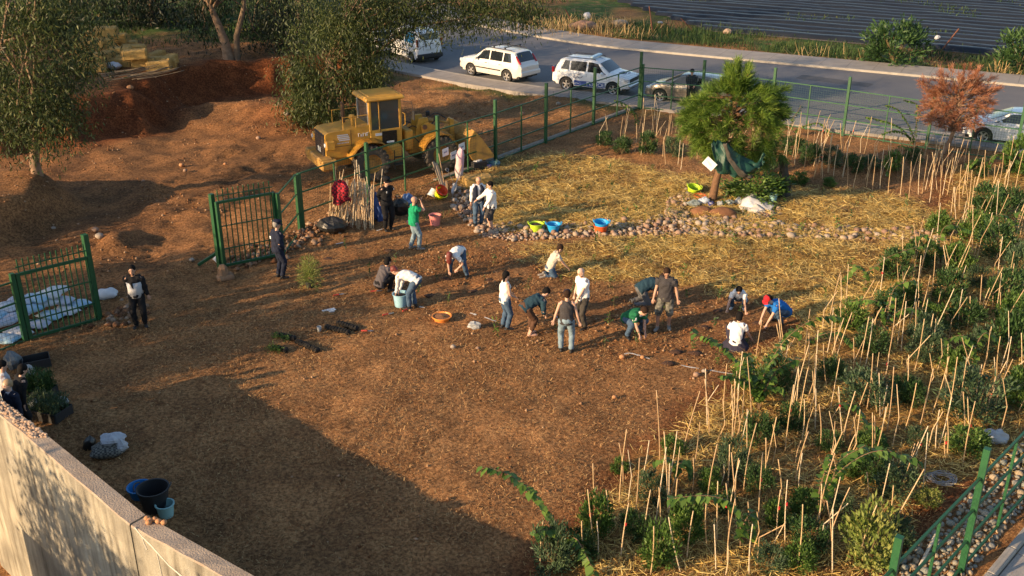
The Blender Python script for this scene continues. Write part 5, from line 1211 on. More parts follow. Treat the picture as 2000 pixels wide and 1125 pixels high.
for s in (1, -1):
    y = s*(cw-.035)
    for x0, x1 in ((cx0+.11, cx0+.39), (cx0+.46, cx1-.11)): lb('side_window', [(((x0+x1)/2, y, 2.34), (x1-x0, .015, 1.12), None, 0)], m_cabgl, cab)
    fr = [((cx0+.09, y+s*.012, 2.34), (.03, .02, 1.16), None, 0), ((cx1-.09, y+s*.012, 2.34), (.03, .02, 1.16), None, 0), ((cx0+.42, y+s*.036, 2.34), (.02, .02, 1.2), None, 0), (((cx0+cx1)/2, y+s*.012, 2.92), (1.1, .02, .03), None, 0), (((cx0+cx1)/2, y+s*.012, 1.77), (1.1, .02, .03), None, 0)]
    lb('window_seal', fr, m_dark, cab)
    lb('door_panel', [((cx0+.78, s*(cw+.012), 1.48), (.60, .025, .56), None, .01)], m_blk, cab)
    lb('door_label', [((cx0+.80, s*(cw+.030), 1.33), (.3, .012, .07), None, .002)], m_ltr, cab)
    b = MB(); b.tube([(1.46, s*.72, 1.9), (1.54, s*.76, 1.95), (1.54, s*.76, 2.35), (1.46, s*.72, 2.4)], .016, 6); b.build('grab_rail', m_yel, cab)
    b = MB(); b.tube([(1.40, s*.72, 2.85), (1.75, s*.95, 2.82), (1.80, s*.98, 2.45)], .014, 5); b.box((1.80, s*.98, 2.3), (.04, .2, .34), ch=.01); b.build('mirror', m_dark, cab)
lb('rear_window', [((cx0+.02, 0, 2.34), (.015, 1.18, 1.08), None, 0)], m_cabgl, cab)
lb('rear_window_frame', [((cx0-.005, s*.60, 2.34), (.03, .04, 1.16), None, 0) for s in (1, -1)]+[((cx0-.005, 0, z), (.03, 1.24, .04), None, 0) for z in (1.78, 2.90)], mat('pale_seal', (.5, .48, .44), .7), cab)
lb('windscreen', [((cx1-.03, 0, 2.3), (.015, 1.2, 1.14), None, 0)], m_cabgl, cab)
lb('seat', [((.55, 0, 1.95), (.45, .5, .12), None, .04), ((.36, 0, 2.25), (.12, .48, .6), None, .04)], m_dark, cab)
b = MB(); b.lathe([(.16, 0), (.19, .02), (.19, -.02), (.16, 0)], 14, c=(1.1, 0, 2.1), rot=rotm('Y', -.5)); b.tube([(1.1, 0, 2.1), (1.25, 0, 1.7)], .03, 6); b.build('steering_wheel', m_dark, cab)
b = MB(); b.tube([(-.55, .38, 1.95), (-.55, .38, 2.7), (-.60, .38, 2.78)], [.07, .07, .06], 10); b.build('exhaust_stack', m_rust, ld)
b = MB(); b.tube([(-.42, -.30, 2.0), (-.42, -.30, 2.30)], .055, 10); b.lathe([(.001, .14), (.09, .12), (.13, .05), (.13, 0), (.06, -.02)], 14, c=(-.42, -.30, 2.32)); b.build('air_cleaner', m_yel, ld)
b = MB()
for s in (1, -1):
    b.tube([(-.9, s*.66, 1.95), (-.9, s*.66, 2.45), (.08, s*.66, 2.45)], .018, 6); b.tube([(-.4, s*.66, 1.98), (-.4, s*.66, 2.45)], .016, 6)
b.build('hand_rail', m_yel, ld)
# decals on the hood
for s in (1, -1):
    for i in range(4): lb('hood_decal', [((-.95+.02*i, s*.687, 1.80-.065*i), (.46-.03*abs(i-1.5), .006, .04), None, 0)], mat('decal_white', (.55, .55, .58), .6), hood)
for i in range(8): lb('worn_letter', [((-1.15+.058*i, -.687, 1.50), (.034, .006, .045), rotm('Y', .15*(-1)**i), 0)], MATS['decal_white'], hood)
for i, (x_, z_) in enumerate([(-.30, 0), (-.21, -.02), (-.11, -.01), (-.02, 0), (.05, .01)]):
    b = MB(); b.tube([(x_-.03, -.688, 1.66+z_), (x_-.03, -.688, 1.78+z_), (x_+.025, -.688, 1.78+z_)] if i % 2 == 0 else [(x_-.025, -.688, 1.78+z_), (x_-.025, -.688, 1.67+z_), (x_+.02, -.688, 1.67+z_), (x_+.02, -.688, 1.78+z_)], .012, 5); b.build('worn_letter', MATS['decal_white'], hood)
lb('stripe_decal', [((.55, -(cw+.006), 1.66), (.42, .008, .10), None, 0)], MATS['decal_white'], cab)
# front frame, arms, bucket
lb('front_frame', [((2.55, 0, 1.0), (1.5, .72, .75), None, .05, (.9, .9)), ((2.45, .30, 1.62), (.75, .10, .75), None, .02, (.5, 1)), ((2.45, -.30, 1.62), (.75, .10, .75), None, .02, (.5, 1)), ((WB, 0, .72), (.4, 1.7, .3), None, .05), ((1.75, 0, 1.25), (.35, 1.2, .8), None, .05)], m_yel)
for s in (1, -1):
    b = MB(); arm = [(2.30, 1.72), (2.55, 1.86), (3.4, 1.36), (4.05, .55), (4.05, .30), (3.8, .30), (3.25, .95), (2.3, 1.48)]
    b.prism(arm, .11, Matrix(((1, 0, 0, 0), (0, 0, -1, s*.50+.055), (0, 1, 0, 0), (0, 0, 0, 1)))); b.build('lift_arm', m_yel, ld)
    b = MB(); b.tube([(2.1, s*.62, .95), (2.9, s*.60, 1.15)], .075, 10); b.tube([(2.9, s*.60, 1.15), (3.35, s*.55, 1.2)], .04, 8); b.build('lift_cylinder', m_yel2, ld)
    for (x, z) in ((2.42, 1.68), (3.35, 1.2), (3.95, .42)):
        b = MB(); b.lathe([(.001, .05), (.09, .05), (.10, .02), (.10, -.02)], 12, c=(x, s*.56, z), rot=rotm('X', -s*math.pi/2)); b.build('pivot_pin', m_rust, ld)
    b = MB(); b.box((2.95, s*.40, 1.95), (.16, .12, .2), ch=.03); b.tube([(2.75, s*.4, 1.7), (2.95, s*.40, 1.9)], .03, 6); b.build('front_lamp', m_dark, ld)
b = MB(); b.tube([(2.55, 0, 1.80), (3.25, 0, 1.72)], .08, 10); b.tube([(3.25, 0, 1.72), (3.75, 0, 1.55)], .045, 8); b.build('tilt_cylinder', m_yel2, ld)
b = MB(); b.prism([(3.68, 1.78), (3.85, 1.72), (3.92, .75), (3.75, .72)], .14, Matrix(((1, 0, 0, 0), (0, 0, -1, .07), (0, 1, 0, 0), (0, 0, 0, 1)))); b.build('tilt_lever', m_yel, ld)
b = MB(); bp = [(5.05, .30), (4.40, .22), (4.12, .30), (3.96, .62), (3.98, 1.10), (4.22, 1.48)]; bi = [(p[0]+.05, p[1]+.05) for p in bp[1:-1]]
pr = bp+[(4.27, 1.47)]+bi[::-1]+[(5.05, .34)]
b.prism(pr, 2.5, Matrix(((1, 0, 0, 0), (0, 0, -1, 1.25), (0, 1, 0, 0), (0, 0, 0, 1))))
for s in (1, -1): b.prism([(5.05, .30), (4.40, .22), (4.12, .30), (3.96, .62), (3.98, 1.10), (4.22, 1.48), (4.52, 1.15), (5.05, .42)], .05, Matrix(((1, 0, 0, 0), (0, 0, -1, s*1.25+.025), (0, 1, 0, 0), (0, 0, 0, 1))))
b.build('bucket', m_yel2, ld)
for i, (pa, pb, pc) in enumerate([((1.7, .25, 1.5), (2.0, .3, 1.75), (2.35, .28, 1.55)), ((1.7, -.25, 1.5), (2.0, -.32, 1.72), (2.35, -.28, 1.5)), ((2.9, .1, 1.9), (3.2, .12, 2.0), (3.6, .08, 1.75)), ((1.6, -.5, 1.2), (1.9, -.62, 1.35), (2.2, -.6, 1.05))]):
    b = MB(); b.tube(smooth_line([V3(pa), V3(pb), V3(pc)], 6), .022, 6); b.build('hydraulic_hose', m_dark, ld)
def lug_tyre():
    r, wd = .70, .50; b = MB(); b.lathe([(r*.52, -wd*.42), (r*.72, -wd*.5), (r*.90, -wd*.46), (r*.955, -wd*.36), (r*.955, wd*.36), (r*.90, wd*.46), (r*.72, wd*.5), (r*.52, wd*.42)], 32, rot=rotm('X', -math.pi/2))
    for i in range(20):
        for s in (1, -1):
            a = 2*math.pi*(i+(.5 if s > 0 else 0))/20; ro = Matrix.Rotation(a, 3, 'Y')
            b.box(ro @ V3((0, s*wd*.24, r*.965)), (r*.17, wd*.46, r*.08), ro @ rotm('Z', s*.5), ch=.012)
            b.box(ro @ V3((0, s*wd*.465, r*.87)), (r*.15, wd*.1, r*.16), ro, ch=.012)
    return b.mesh('tyre', True, 40)
ty = lug_tyre(); ty.materials.append(m_lt)
rb = MB()
for s in (1, -1):
    rb.lathe([(.37, s*.20), (.34, s*.12), (.33, s*.05), (.17, s*.03), (.15, s*.10), (.001, s*.10)] if s > 0 else [(.001, -.10), (.15, -.10), (.17, -.03), (.33, -.05), (.34, -.12), (.37, -.20)], 20, rot=rotm('X', -math.pi/2))
rim_me = rb.mesh('rim', True, 40); rim_me.materials.append(m_yel2)
for x in (0, WB):
    for s in (1, -1):
        o = obj('tyre', ty, None, ld); o.location = (x, s*.98, .68); o.name = 'wheel'; q = obj('rim', rim_me, None, o)
# ================================================================ people
m_skin = [mat('skin_%d' % i, c, .6) for i, c in enumerate([(.50, .30, .215), (.42, .24, .165), (.56, .35, .26)])]
m_hair = {'black': mat('black_hair', (.007, .006, .006), .85, spec=.15), 'brown': mat('brown_hair', (.028, .015, .009), .85, spec=.15), 'red': mat('red_hair', (.13, .022, .016), .6), 'fair': mat('fair_hair', (.30, .20, .11), .6), 'grey': mat('grey_hair', (.22, .20, .18), .7)}
def cloth(n, c, var=.12): return mat('cloth_'+n, c, .9, var=var, scale=5, bump=.5, bscale=16, spec=.2)
CW = cloth('white', (.72, .70, .68), .05); CJ = cloth('jeans', (.055, .095, .155)); CJL = cloth('light_jeans', (.17, .24, .29), .25); CB_ = cloth('black', (.012, .012, .014)); CN = cloth('navy', (.014, .018, .035))
CG = cloth('green', (.01, .24, .11)); CDG = cloth('bottle_green', (.012, .11, .05)); CGR = cloth('grey', (.085, .075, .08)); CCH = cloth('charcoal', (.045, .042, .045)); CBR = cloth('brown', (.085, .045, .028)); CBL = cloth('blue', (.015, .13, .42))
CTE = cloth('teal', (.018, .045, .065)); CCR = cloth('cream', (.52, .46, .38), .06); CKH = cloth('grey_trousers', (.12, .12, .125)); CRD = cloth('red', (.45, .02, .03)); CPU = cloth('plum_navy', (.03, .028, .045)); CLG = cloth('pale_grey', (.42, .43, .46), .05)
CCAMO = mat('cloth_camouflage', (.22, .21, .17), .9, col2=(.008, .008, .007), scale=7, bump=.4)
m_shoe = {'black': mat('black_shoe', (.015, .014, .014), .6), 'grey': mat('grey_shoe', (.22, .20, .18), .7), 'white': mat('white_shoe', (.5, .5, .5), .7)}
m_eye = mat('eye_dark', (.01, .008, .007), .3)
def remesh(mb, vox, it=2):
    me = mb.mesh('tmp'); o = bpy.data.objects.new('tmp', me); COL.objects.link(o)
    r = o.modifiers.new('r', 'REMESH'); r.mode = 'VOXEL'; r.voxel_size = vox; r.use_smooth_shade = True
    if it: s = o.modifiers.new('s', 'SMOOTH'); s.iterations = it; s.factor = .5
    bpy.context.view_layer.update(); m2 = bpy.data.meshes.new_from_object(o.evaluated_get(bpy.context.evaluated_depsgraph_get()))
    bpy.data.objects.remove(o); bpy.data.meshes.remove(me); return m2
def ik(a, t, l1, l2, hint):
    """two-bone solve: middle joint and reachable end"""
    d = t-a; L = d.length; mx = (l1+l2)*.998
    if L > mx: d = d*(mx/L); L = mx; t = a+d
    mn = abs(l1-l2)+.03
    if L < mn: d = d.normalized()*mn; L = mn; t = a+d
    u = d.normalized(); x = (l1*l1-l2*l2+L*L)/(2*L); h = math.sqrt(max(0, l1*l1-x*x)); n = hint-u*hint.dot(u)
    if n.length < 1e-5: n = u.orthogonal()
    return a+u*x+n.normalized()*h, t
ROUND = lambda a, c, r0, r1, n=5: None
def person(label, at_, face, h=1.75, pel=(0, 0, .94), lean=3, lean2=None, side=0, feet=None, hands=None, knee=(0, 1, 0), elbow=(0, -1, -.2), head=(0, 0), top=CW, sleeve='short', bot=CJ, leg='long', shoes='black', hair='black',
           hstyle='short', skin=0, cap=None, capm=None, woman=False, foot_yaw=(.25, -.25), extras=None, loc=None, elbL=None, elbR=None, bulk=1.0, toes=None):
    """face: heading of the person's front (radians from +X). Local frame: +y front, +x the person's right."""
    s = h/1.75; o = loc or P(*at_); T = thing('person', label, 'person', o, face-math.pi/2); K = bulk
    v = lambda q: V3(q)*s
    pelv = v(pel); la = R(lean); lb_ = R(lean if lean2 is None else lean2); sr = R(side)
    d1 = V3((math.sin(sr), math.sin(la), math.cos(la))).normalized(); d2 = V3((math.sin(sr), math.sin(lb_), math.cos(lb_))).normalized()
    waist = pelv+d1*.20*s; chest = waist+d2*.20*s; neckb = chest+d2*.13*s
    hp, hy = R(head[0]), R(head[1]); hd = V3((0, math.sin(lb_*.5+hp*.5), math.cos(lb_*.5+hp*.5))).normalized()
    hc = neckb+hd*.17*s
    X = V3((1, 0, 0)); sw = (.165 if woman else .185)*s; hw = (.10 if woman else .095)*s
    sh = {1: chest+d2*.085*s+X*sw, -1: chest+d2*.085*s-X*sw}; hip = {1: pelv+X*hw-d1*.02*s, -1: pelv-X*hw-d1*.02*s}
    feet = feet or {1: (.11, .02, .085), -1: (-.11, -.02, .085)}; hands = hands or {1: (.27, .04, .80), -1: (-.27, .04, .80)}
    kn, an, el, wr = {}, {}, {}, {}
    for q in (1, -1):
        kh = V3(knee)+X*q*.25; kn[q], an[q] = ik(hip[q], v(feet[q]), .435*s, .43*s, kh)
        eh = V3((elbR if q > 0 else elbL) or elbow)+X*q*.35; el[q], wr[q] = ik(sh[q], v(hands[q]), .29*s, .255*s, eh)
    # --- skin: one surface
    b = MB(); t_ = lambda p, r, n=10, lat=None: b.tube(p, r, n, lat=lat)
    t_([neckb-d2*.08*s, neckb+hd*.06*s, neckb+hd*.12*s], [.058*s, .052*s, .052*s])
    fw = V3((math.sin(hy), math.cos(hy)*math.cos(lb_*.45+hp), -math.sin(lb_*.45+hp))); fw.normalize(); hu = hd-fw*hd.dot(fw); hu.normalize(); hx = fw.cross(hu)
    hm = Matrix((hx, fw, hu)).transposed()
    b.blob(hc+hu*.025*s, (.083*s, .103*s, .104*s), 14, 10, rot=hm); b.blob(hc+fw*.025*s-hu*.045*s, (.066*s, .076*s, .080*s), 12, 8, rot=hm)
    b.blob(hc+fw*.10*s-hu*.012*s, (.014*s, .022*s, .026*s), 8, 6, rot=hm); b.blob(hc+fw*.085*s-hu*.085*s, (.03*s, .022*s, .02*s), 8, 6, rot=hm)
    for q in (1, -1): b.blob(hc+hx*q*.08*s-hu*.005*s, (.014*s, .025*s, .034*s), 8, 6, rot=hm)
    t_([pelv-d1*.10*s, pelv, waist, chest, neckb-d2*.02*s], [(.12*s, .09*s), (.15*s, .105*s), (.13*s, .095*s), (.155*s, .105*s), (.07*s, .06*s)], 14, X)
    fin = MB()
    for q in (1, -1):
        t_([chest+d2*.06*s, sh[q]], [.06*s, .058*s]); t_([sh[q], sh[q].lerp(el[q], .5), el[q]], [.055*s, .046*s, .038*s]); t_([el[q], el[q].lerp(wr[q], .35), wr[q]], [.039*s, .040*s, .026*s])
        t_([hip[q], hip[q].lerp(kn[q], .5), kn[q]], [.083*s, .072*s, .055*s]); t_([kn[q], kn[q].lerp(an[q], .35), an[q]], [.054*s, .054*s, .036*s])
        fa = (wr[q]-el[q]).normalized(); pw = fa.cross(V3((0, 1, .3))); pw = pw.normalized() if pw.length > .05 else X; pn = fa.cross(pw).normalized()
        hcn = wr[q]+fa*.05*s; t_([wr[q]-fa*.02*s, wr[q]+fa*.02*s, wr[q]+fa*.085*s], [(.024*s, .02*s), (.037*s, .018*s), (.040*s, .015*s)], 10, pw)
        cu = pn if pn.y*q*0+pn.z < 0 else -pn
        for j in range(4):
            w_ = (j-1.5)*.019*s; base = wr[q]+fa*.082*s+pw*w_; ln = (.062, .075, .070, .055)[j]*s
            fin.tube([base-fa*.02*s, base+fa*ln*.5+cu*.008*s, base+fa*ln*.9+cu*.030*s], [.0095*s, .009*s, .007*s], 6)
        tb = wr[q]+fa*.025*s+pw*(-.03*s); fin.tube([tb, tb-pw*.022*s+fa*.025*s, tb-pw*.028*s+fa*.055*s+cu*.012*s], [.012*s, .011*s, .008*s], 6)
    body = remesh(b, .015*s, 2); k = len(body.vertices)
    # fingers and face marks join the same mesh
    for q in (1, -1):
        e = hc+fw*.0905*s+hx*q*.032*s+hu*.022*s; fin.box(e, (.022*s, .012*s, .010*s), hm, mi=1); fin.box(e+hu*.020*s-fw*.002*s, (.032*s, .01*s, .007*s), hm, mi=2)
    fin.box(hc+fw*.096*s-hu*.055*s, (.042*s, .010*s, .008*s), hm, mi=3)
    import bmesh
    bm = bmesh.new(); bm.from_mesh(body); fm = fin.mesh('f', True); bm.from_mesh(fm); bm.to_mesh(body); bm.free(); bpy.data.meshes.remove(fm)
    hm_ = m_hair[hair] if hair else m_hair['grey']
    obj('body', body, [m_skin[skin], m_eye, hm_, mat('lips', (.32, .11, .09), .5)], T)
    # --- garment for the upper body
    b = MB(); e = .018*s
    b.tube([pelv-d1*.10*s, pelv+d1*.02*s, waist, chest, neckb-d2*.035*s, neckb+d2*.005*s], [(.190*s*K, .150*s*K), (.192*s*K, .150*s*K), (.178*s*K, .145*s*K), (.202*s*K, .152*s*K), (.115*s, .10*s), (.082*s, .074*s)], 16, lat=X)
    if woman: b.blob(chest-d2*.02*s+V3((0, math.cos(lb_), -math.sin(lb_)))*.07*s, (.125*s, .07*s, .075*s), 12, 8)
    for q in (1, -1):
        if sleeve == 'none': b.tube([chest+d2*.05*s, sh[q]-X*q*.03*s], [.075*s, .062*s], 10); continue
        b.tube([chest+d2*.05*s, sh[q]], [.098*s, .086*s], 10)
        up = el[q] if sleeve == 'long' else sh[q].lerp(el[q], .62 if sleeve == 'short' else 1.0)
        b.tube([sh[q], sh[q].lerp(up, .5), up], [.086*s*K, .078*s*K, .070*s if sleeve != 'long' else .064*s], 10)
        if sleeve == 'long': b.tube([el[q], el[q].lerp(wr[q], .5), el[q].lerp(wr[q], .97)], [.064*s, .058*s, .046*s], 10)
    shm = remesh(b, .018*s, 1); rr = random.Random(len(label)); wrinkle(shm, .007*s, rr.uniform(0, 9)); obj('shirt', shm, top, T)
    # --- garment for the legs
    b = MB()
    b.tube([pelv+d1*.06*s, pelv, pelv-d1*.07*s], [(.176*s, .138*s), (.186*s, .15*s), (.165*s, .135*s)], 14, lat=X)
    if leg != 'skirt': b.blob(pelv, (.178*s, .165*s, .16*s), 14, 9)
    for q in (1, -1):
        b.blob(kn[q], (.088*s, .088*s, .088*s), 10, 7)
        b.tube([hip[q]+d1*.03*s, hip[q].lerp(kn[q], .45), hip[q].lerp(kn[q], .97)], [.120*s, .104*s, .084*s if leg != 'shorts' else .104*s], 12)
        if leg == 'long': b.tube([kn[q], kn[q].lerp(an[q], .4), kn[q].lerp(an[q], .96)], [.083*s, .078*s, .068*s], 12)
        if leg == 'shorts': b.tube([kn[q].lerp(hip[q], .1), kn[q].lerp(an[q], .10)], [.094*s, .096*s], 12)
        if leg == 'crop': b.tube([kn[q], kn[q].lerp(an[q], .4), kn[q].lerp(an[q], .72)], [.083*s, .078*s, .068*s], 12)
    if leg == 'skirt':
        b.tube([pelv+V3((0, -.02, .05))*s, pelv+V3((0, .04, -.10))*s, pelv+V3((0, .08, -.28))*s], [(.16*s, .13*s), (.34*s, .30*s), (.46*s, .40*s)], 14, lat=X)
    tm = remesh(b, .018*s, 1); wrinkle(tm, .006*s, rr.uniform(0, 9)); obj('skirt' if leg == 'skirt' else 'shorts' if leg == 'shorts' else 'trousers', tm, bot, T)
    # --- shoes
    for i, q in enumerate((1, -1)):
        b = MB(); fy = foot_yaw[i]; fd = V3((math.sin(fy), math.cos(fy), 0)); a = an[q]
        if toes and toes.get(q) is not None: fd = V3(toes[q]).normalized()
        dn = V3((0, 0, -1)) if abs(fd.z) < .5 else V3((0, 1, 0)); sx = fd.cross(dn).normalized(); z0 = a+dn*.045*s
        b.tube([z0-fd*.075*s, z0-fd*.06*s, z0+fd*.05*s, z0+fd*.13*s, z0+fd*.18*s, z0+fd*.20*s], [(.02*s, .02*s), (.038*s, .04*s), (.044*s, .04*s), (.05*s, .034*s), (.042*s, .026*s), (.015*s, .012*s)], 10, lat=sx)
        b.tube([a-dn*.03*s, a+dn*.02*s], [.045*s, .05*s], 10)
        if shoes == 'bare': b.build('foot', m_skin[skin], T, smooth=True)
        else: b.build('shoe', m_shoe[shoes], T, smooth=True)
    # --- hair, headgear
    if hair and hstyle != 'bald':
        b = MB(); b.blob(hc+hu*.045*s-fw*.022*s, (.098*s, .110*s, .102*s), 14, 9, .03, 3, rot=hm); b.blob(hc+hu*.005*s-fw*.055*s, (.090*s, .068*s, .085*s), 12, 8, rot=hm)
        if hstyle in ('long', 'tail'):
            dn = V3((0, 0, -1)); st0 = hc-fw*.07*s+hu*.02*s
            b.tube([st0, st0-fw*.03*s+dn*.09*s, st0-fw*.025*s+dn*.20*s, st0-fw*.02*s+dn*.28*s], [(.07*s, .04*s), (.06*s if hstyle == 'long' else .035*s, .035*s), (.055*s if hstyle == 'long' else .03*s, .03*s), (.02*s, .015*s)], 10, lat=hx)
        if hstyle == 'hang':                                # hair falling past the face of a bent head
            dn = V3((0, 0, -1)); st0 = hc+hu*.05*s
            b.tube([st0, st0+dn*.10*s+fw*.03*s, st0+dn*.22*s+fw*.02*s, st0+dn*.30*s], [(.095*s, .09*s), (.10*s, .085*s), (.085*s, .06*s), (.03*s, .03*s)], 12, lat=hx)
        if hstyle == 'bun': b.blob(hc+hu*.10*s-fw*.06*s, .045*s, 10, 7)
        if hstyle == 'bob': b.blob(hc-fw*.03*s-hu*.03*s, (.10*s, .085*s, .10*s), 12, 8, rot=hm)
        obj('hair', remesh(b, .014*s, 1), m_hair[hair], T)
    if hstyle == 'beard' or (extras and 'beard' in extras):
        b = MB(); b.blob(hc+fw*.055*s-hu*.085*s, (.058*s, .045*s, .04*s), 10, 7, rot=hm); b.build('beard', hm_, T, smooth=True)
    if cap:
        b = MB(); c0_ = hc+hu*.055*s
        if cap == 'peaked':
            b.lathe([(.001, .105*s), (.10*s, .10*s), (.128*s, .075*s), (.118*s, .045*s), (.100*s, .035*s), (.100*s, -.01*s)], 20, c=c0_, rot=hm)
            b.lathe([(.095*s, .0), (.165*s, -.025*s), (.165*s, -.033*s), (.09*s, -.01*s)], 12, c=c0_, rot=hm, a0=R(30), a1=R(150))
        else:
            b.lathe([(.001, .098*s), (.05*s, .09*s), (.086*s, .06*s), (.100*s, .02*s), (.103*s, -.02*s)], 20, c=c0_-hu*.0*s, rot=hm)
            b.lathe([(.09*s, -.005*s), (.18*s, -.02*s), (.18*s, -.028*s), (.09*s, -.018*s)], 12, c=c0_, rot=hm, a0=R(40), a1=R(140))
        b.build('cap', capm, T, smooth=True)
    T['_'] = 0; del T['_']
    return T, dict(s=s, hc=hc, fw=fw, hu=hu, hx=hx, hm=hm, chest=chest, waist=waist, pelv=pelv, wr=wr, el=el, sh=sh, d1=d1, d2=d2, kn=kn, an=an, neckb=neckb, hip=hip)
def wrinkle(me, amp, seed):
    n = len(me.vertices); co = np.empty(n*3, np.float32); me.vertices.foreach_get('co', co); no = np.empty(n*3, np.float32); me.vertices.foreach_get('normal', no)
    co = co.reshape(-1, 3); no = no.reshape(-1, 3); k = np.sin(co[:, 2]*34+co[:, 0]*17+seed+3*np.sin(co[:, 1]*19+seed))*.6+np.sin(co[:, 0]*41+co[:, 1]*37+co[:, 2]*21+seed*2)*.5
    me.vertices.foreach_set('co', (co+no*(k*amp)[:, None]).ravel()); me.update()
def facing(px, py, tx, ty):
    a, c = U(px, py), U(tx, ty); return math.atan2(c.y-a.y, c.x-a.x)
TOCAM = R(-90)
# 1 man at the gate
T, k = person('man in a black and pale grey jacket with black trousers near the open gate', (276, 638), R(-78), 1.78, hands={1: (.20, -.16, .96), -1: (-.30, .02, .84)}, head=(12, 4), top=CB_, sleeve='long', bot=CB_, shoes='black', hair='black', skin=1, extras=['beard'])
s = k['s']; b = MB(); b.tube([k['pelv']-k['d1']*.05*s, k['waist'], k['chest']-k['d2']*.02*s], [(.200*s, .158*s), (.188*s, .155*s), (.206*s, .158*s)], 16, lat=(1, 0, 0)); b.build('jacket_panel', CLG, T, smooth=True)
b = MB(); b.tube([k['waist']-k['d1']*.05*s+V3((0, .13*s, 0)), k['chest']+V3((.06*s, .14*s, 0))], [.012*s, .05*s], 6); b.build('dark_stripe', CB_, T, smooth=True)
# 2 officer by the gate, seen from behind at an angle
T, k = person('stout officer in a dark navy jacket and cap standing by the gate leaf', (548, 543), R(35), 1.80, hands={1: (.20, .12, .98), -1: (-.20, .12, .98)}, head=(8, 0), top=CN, sleeve='long', bot=CN, hair='grey', cap='peaked', capm=CN, bulk=1.16, elbow=(0, -.6, -.2))
s = k['s']; b = MB(); b.box(k['chest']+V3((-.16*s, -.14*s, -.10*s)), (.09*s, .02*s, .08*s), ch=.005); b.build('reflective_patch', CW, T)
# 3 officer in black beside the canes
T, k = person('officer in black uniform with white badge standing beside the cane bundle', (758, 449), R(-55), 1.82, hands={1: (.16, -.16, .95), -1: (-.16, -.16, .95)}, head=(5, -15), top=CB_, sleeve='long', bot=CB_, hair='black', cap='peaked', capm=CB_)
s = k['s']; b = MB(); b.box(k['chest']+V3((.07*s, .158*s, 0)), (.035*s, .012*s, .06*s), ch=.003); b.box(k['sh'][-1]+V3((-.05*s, .03*s, -.06*s)), (.03*s, .05*s, .06*s), ch=.004); b.build('badge', CW, T)
# 4 green polo
T, k = person('man in a green polo shirt and light jeans holding a phone to his face', (810, 487), R(20), 1.76, feet={1: (.10, .12, .085), -1: (-.10, -.10, .085)}, hands={1: (.10, .25, 1.56), -1: (-.04, .27, 1.55)}, head=(8, 0), top=CG, bot=CJL, shoes='grey', hair='brown', hstyle='bald', skin=1, bulk=1.1, elbow=(.3, .1, -1), extras=['beard'])
s = k['s']; b = MB(); b.box(k['hc']+k['fw']*.17*s+k['hu']*.01*s, (.14*s, .02*s, .075*s), ch=.008); b.build('phone', m_blk, T)
# 5, 6 two men talking on the stones
T, k = person('balding man in a navy vest over a white shirt and blue jeans', (934, 440), R(-70), 1.74, hands={1: (.27, .06, .80), -1: (-.27, .08, .82)}, head=(30, -12), top=CW, sleeve='long', bot=CJ, shoes='black', hair='grey', hstyle='bald', skin=1)
s = k['s']
for q in (1, -1):
    b = MB(); b.tube([k['pelv']+V3((q*.105*s, .03*s, .0)), k['waist']+V3((q*.10*s, .03*s, 0)), k['chest']+V3((q*.115*s, .03*s, 0)), k['neckb']+V3((q*.09*s, 0, -.01*s))], [(.098*s, .16*s), (.094*s, .155*s), (.10*s, .162*s), (.06*s, .09*s)], 12, lat=(1, 0, 0)); b.build('vest_half', CN, T, smooth=True)
person('man in a loose white shirt and dark shorts reaching out his arm', (961, 451), R(-165), 1.72, hands={1: (.16, .50, 1.10), -1: (-.20, .30, .95)}, head=(18, 0), top=CW, sleeve='long', bot=CCH, leg='shorts', shoes='black', hair='black', elbow=(.2, -.3, -1), bulk=1.12)
# 7 red haired bending woman
T, k = person('red haired person in a white top bending down to plant', (896, 540), R(-115), 1.66, pel=(0, -.10, .86), lean=78, lean2=104, feet={1: (.30, .02, .085), -1: (-.30, -.02, .085)}, hands={1: (.10, .42, .12), -1: (-.16, .38, .42)}, head=(10, 0), top=CW, sleeve='short', bot=CJ, shoes='black', hair='red', hstyle='hang', woman=True, elbow=(0, -.2, .5), knee=(0, 1, 0))
# 8 squatting grey shirt
person('person in a grey shirt and black trousers squatting with the back turned', (748, 570), R(50), 1.72, pel=(0, -.12, .30), lean=30, lean2=38, feet={1: (.16, .12, .085), -1: (-.16, .10, .085)}, hands={1: (.16, .52, .18), -1: (-.10, .50, .12)}, head=(15, 10), top=CGR, sleeve='short', bot=CB_, hair='black', hstyle='bob', knee=(0, 1, .8))
# 9 bending with bucket
person('person in a white long sleeved shirt and dark jeans bending over the blue bucket', (806, 602), R(165), 1.72, pel=(0, -.14, .90), lean=62, lean2=88, feet={1: (.10, -.04, .085), -1: (-.10, .06, .085)}, hands={1: (.12, .42, .48), -1: (-.10, .44, .46)}, head=(15, 0), top=CW, sleeve='long', bot=CJ, hair='red', hstyle='short', elbow=(.3, -.4, .2))
# 10 kneeling cream
person('long haired woman in a cream shirt and jeans kneeling on the straw edge', (1080, 537), R(12), 1.66, pel=(0, -.10, .26), lean=18, lean2=30, feet={1: (.10, -.28, .06), -1: (-.10, -.28, .06)}, hands={1: (.10, .55, .12), -1: (-.08, .52, .14)}, head=(30, 0), top=CCR, sleeve='short', bot=CJ, shoes='grey', hair='brown', hstyle='long', woman=True, knee=(0, 1, -.3), toes={1: (0, -1, -.1), -1: (0, -1, -.1)})
# 11 standing woman with white top
person('dark haired woman in a white sleeveless top and tight blue jeans', (986, 643), R(25), 1.66, hands={1: (.16, .26, 1.0), -1: (-.14, .26, 1.02)}, head=(12, -10), top=CW, sleeve='none', bot=CJ, shoes='black', hair='black', hstyle='tail', woman=True, elbow=(.2, -1, -.3))
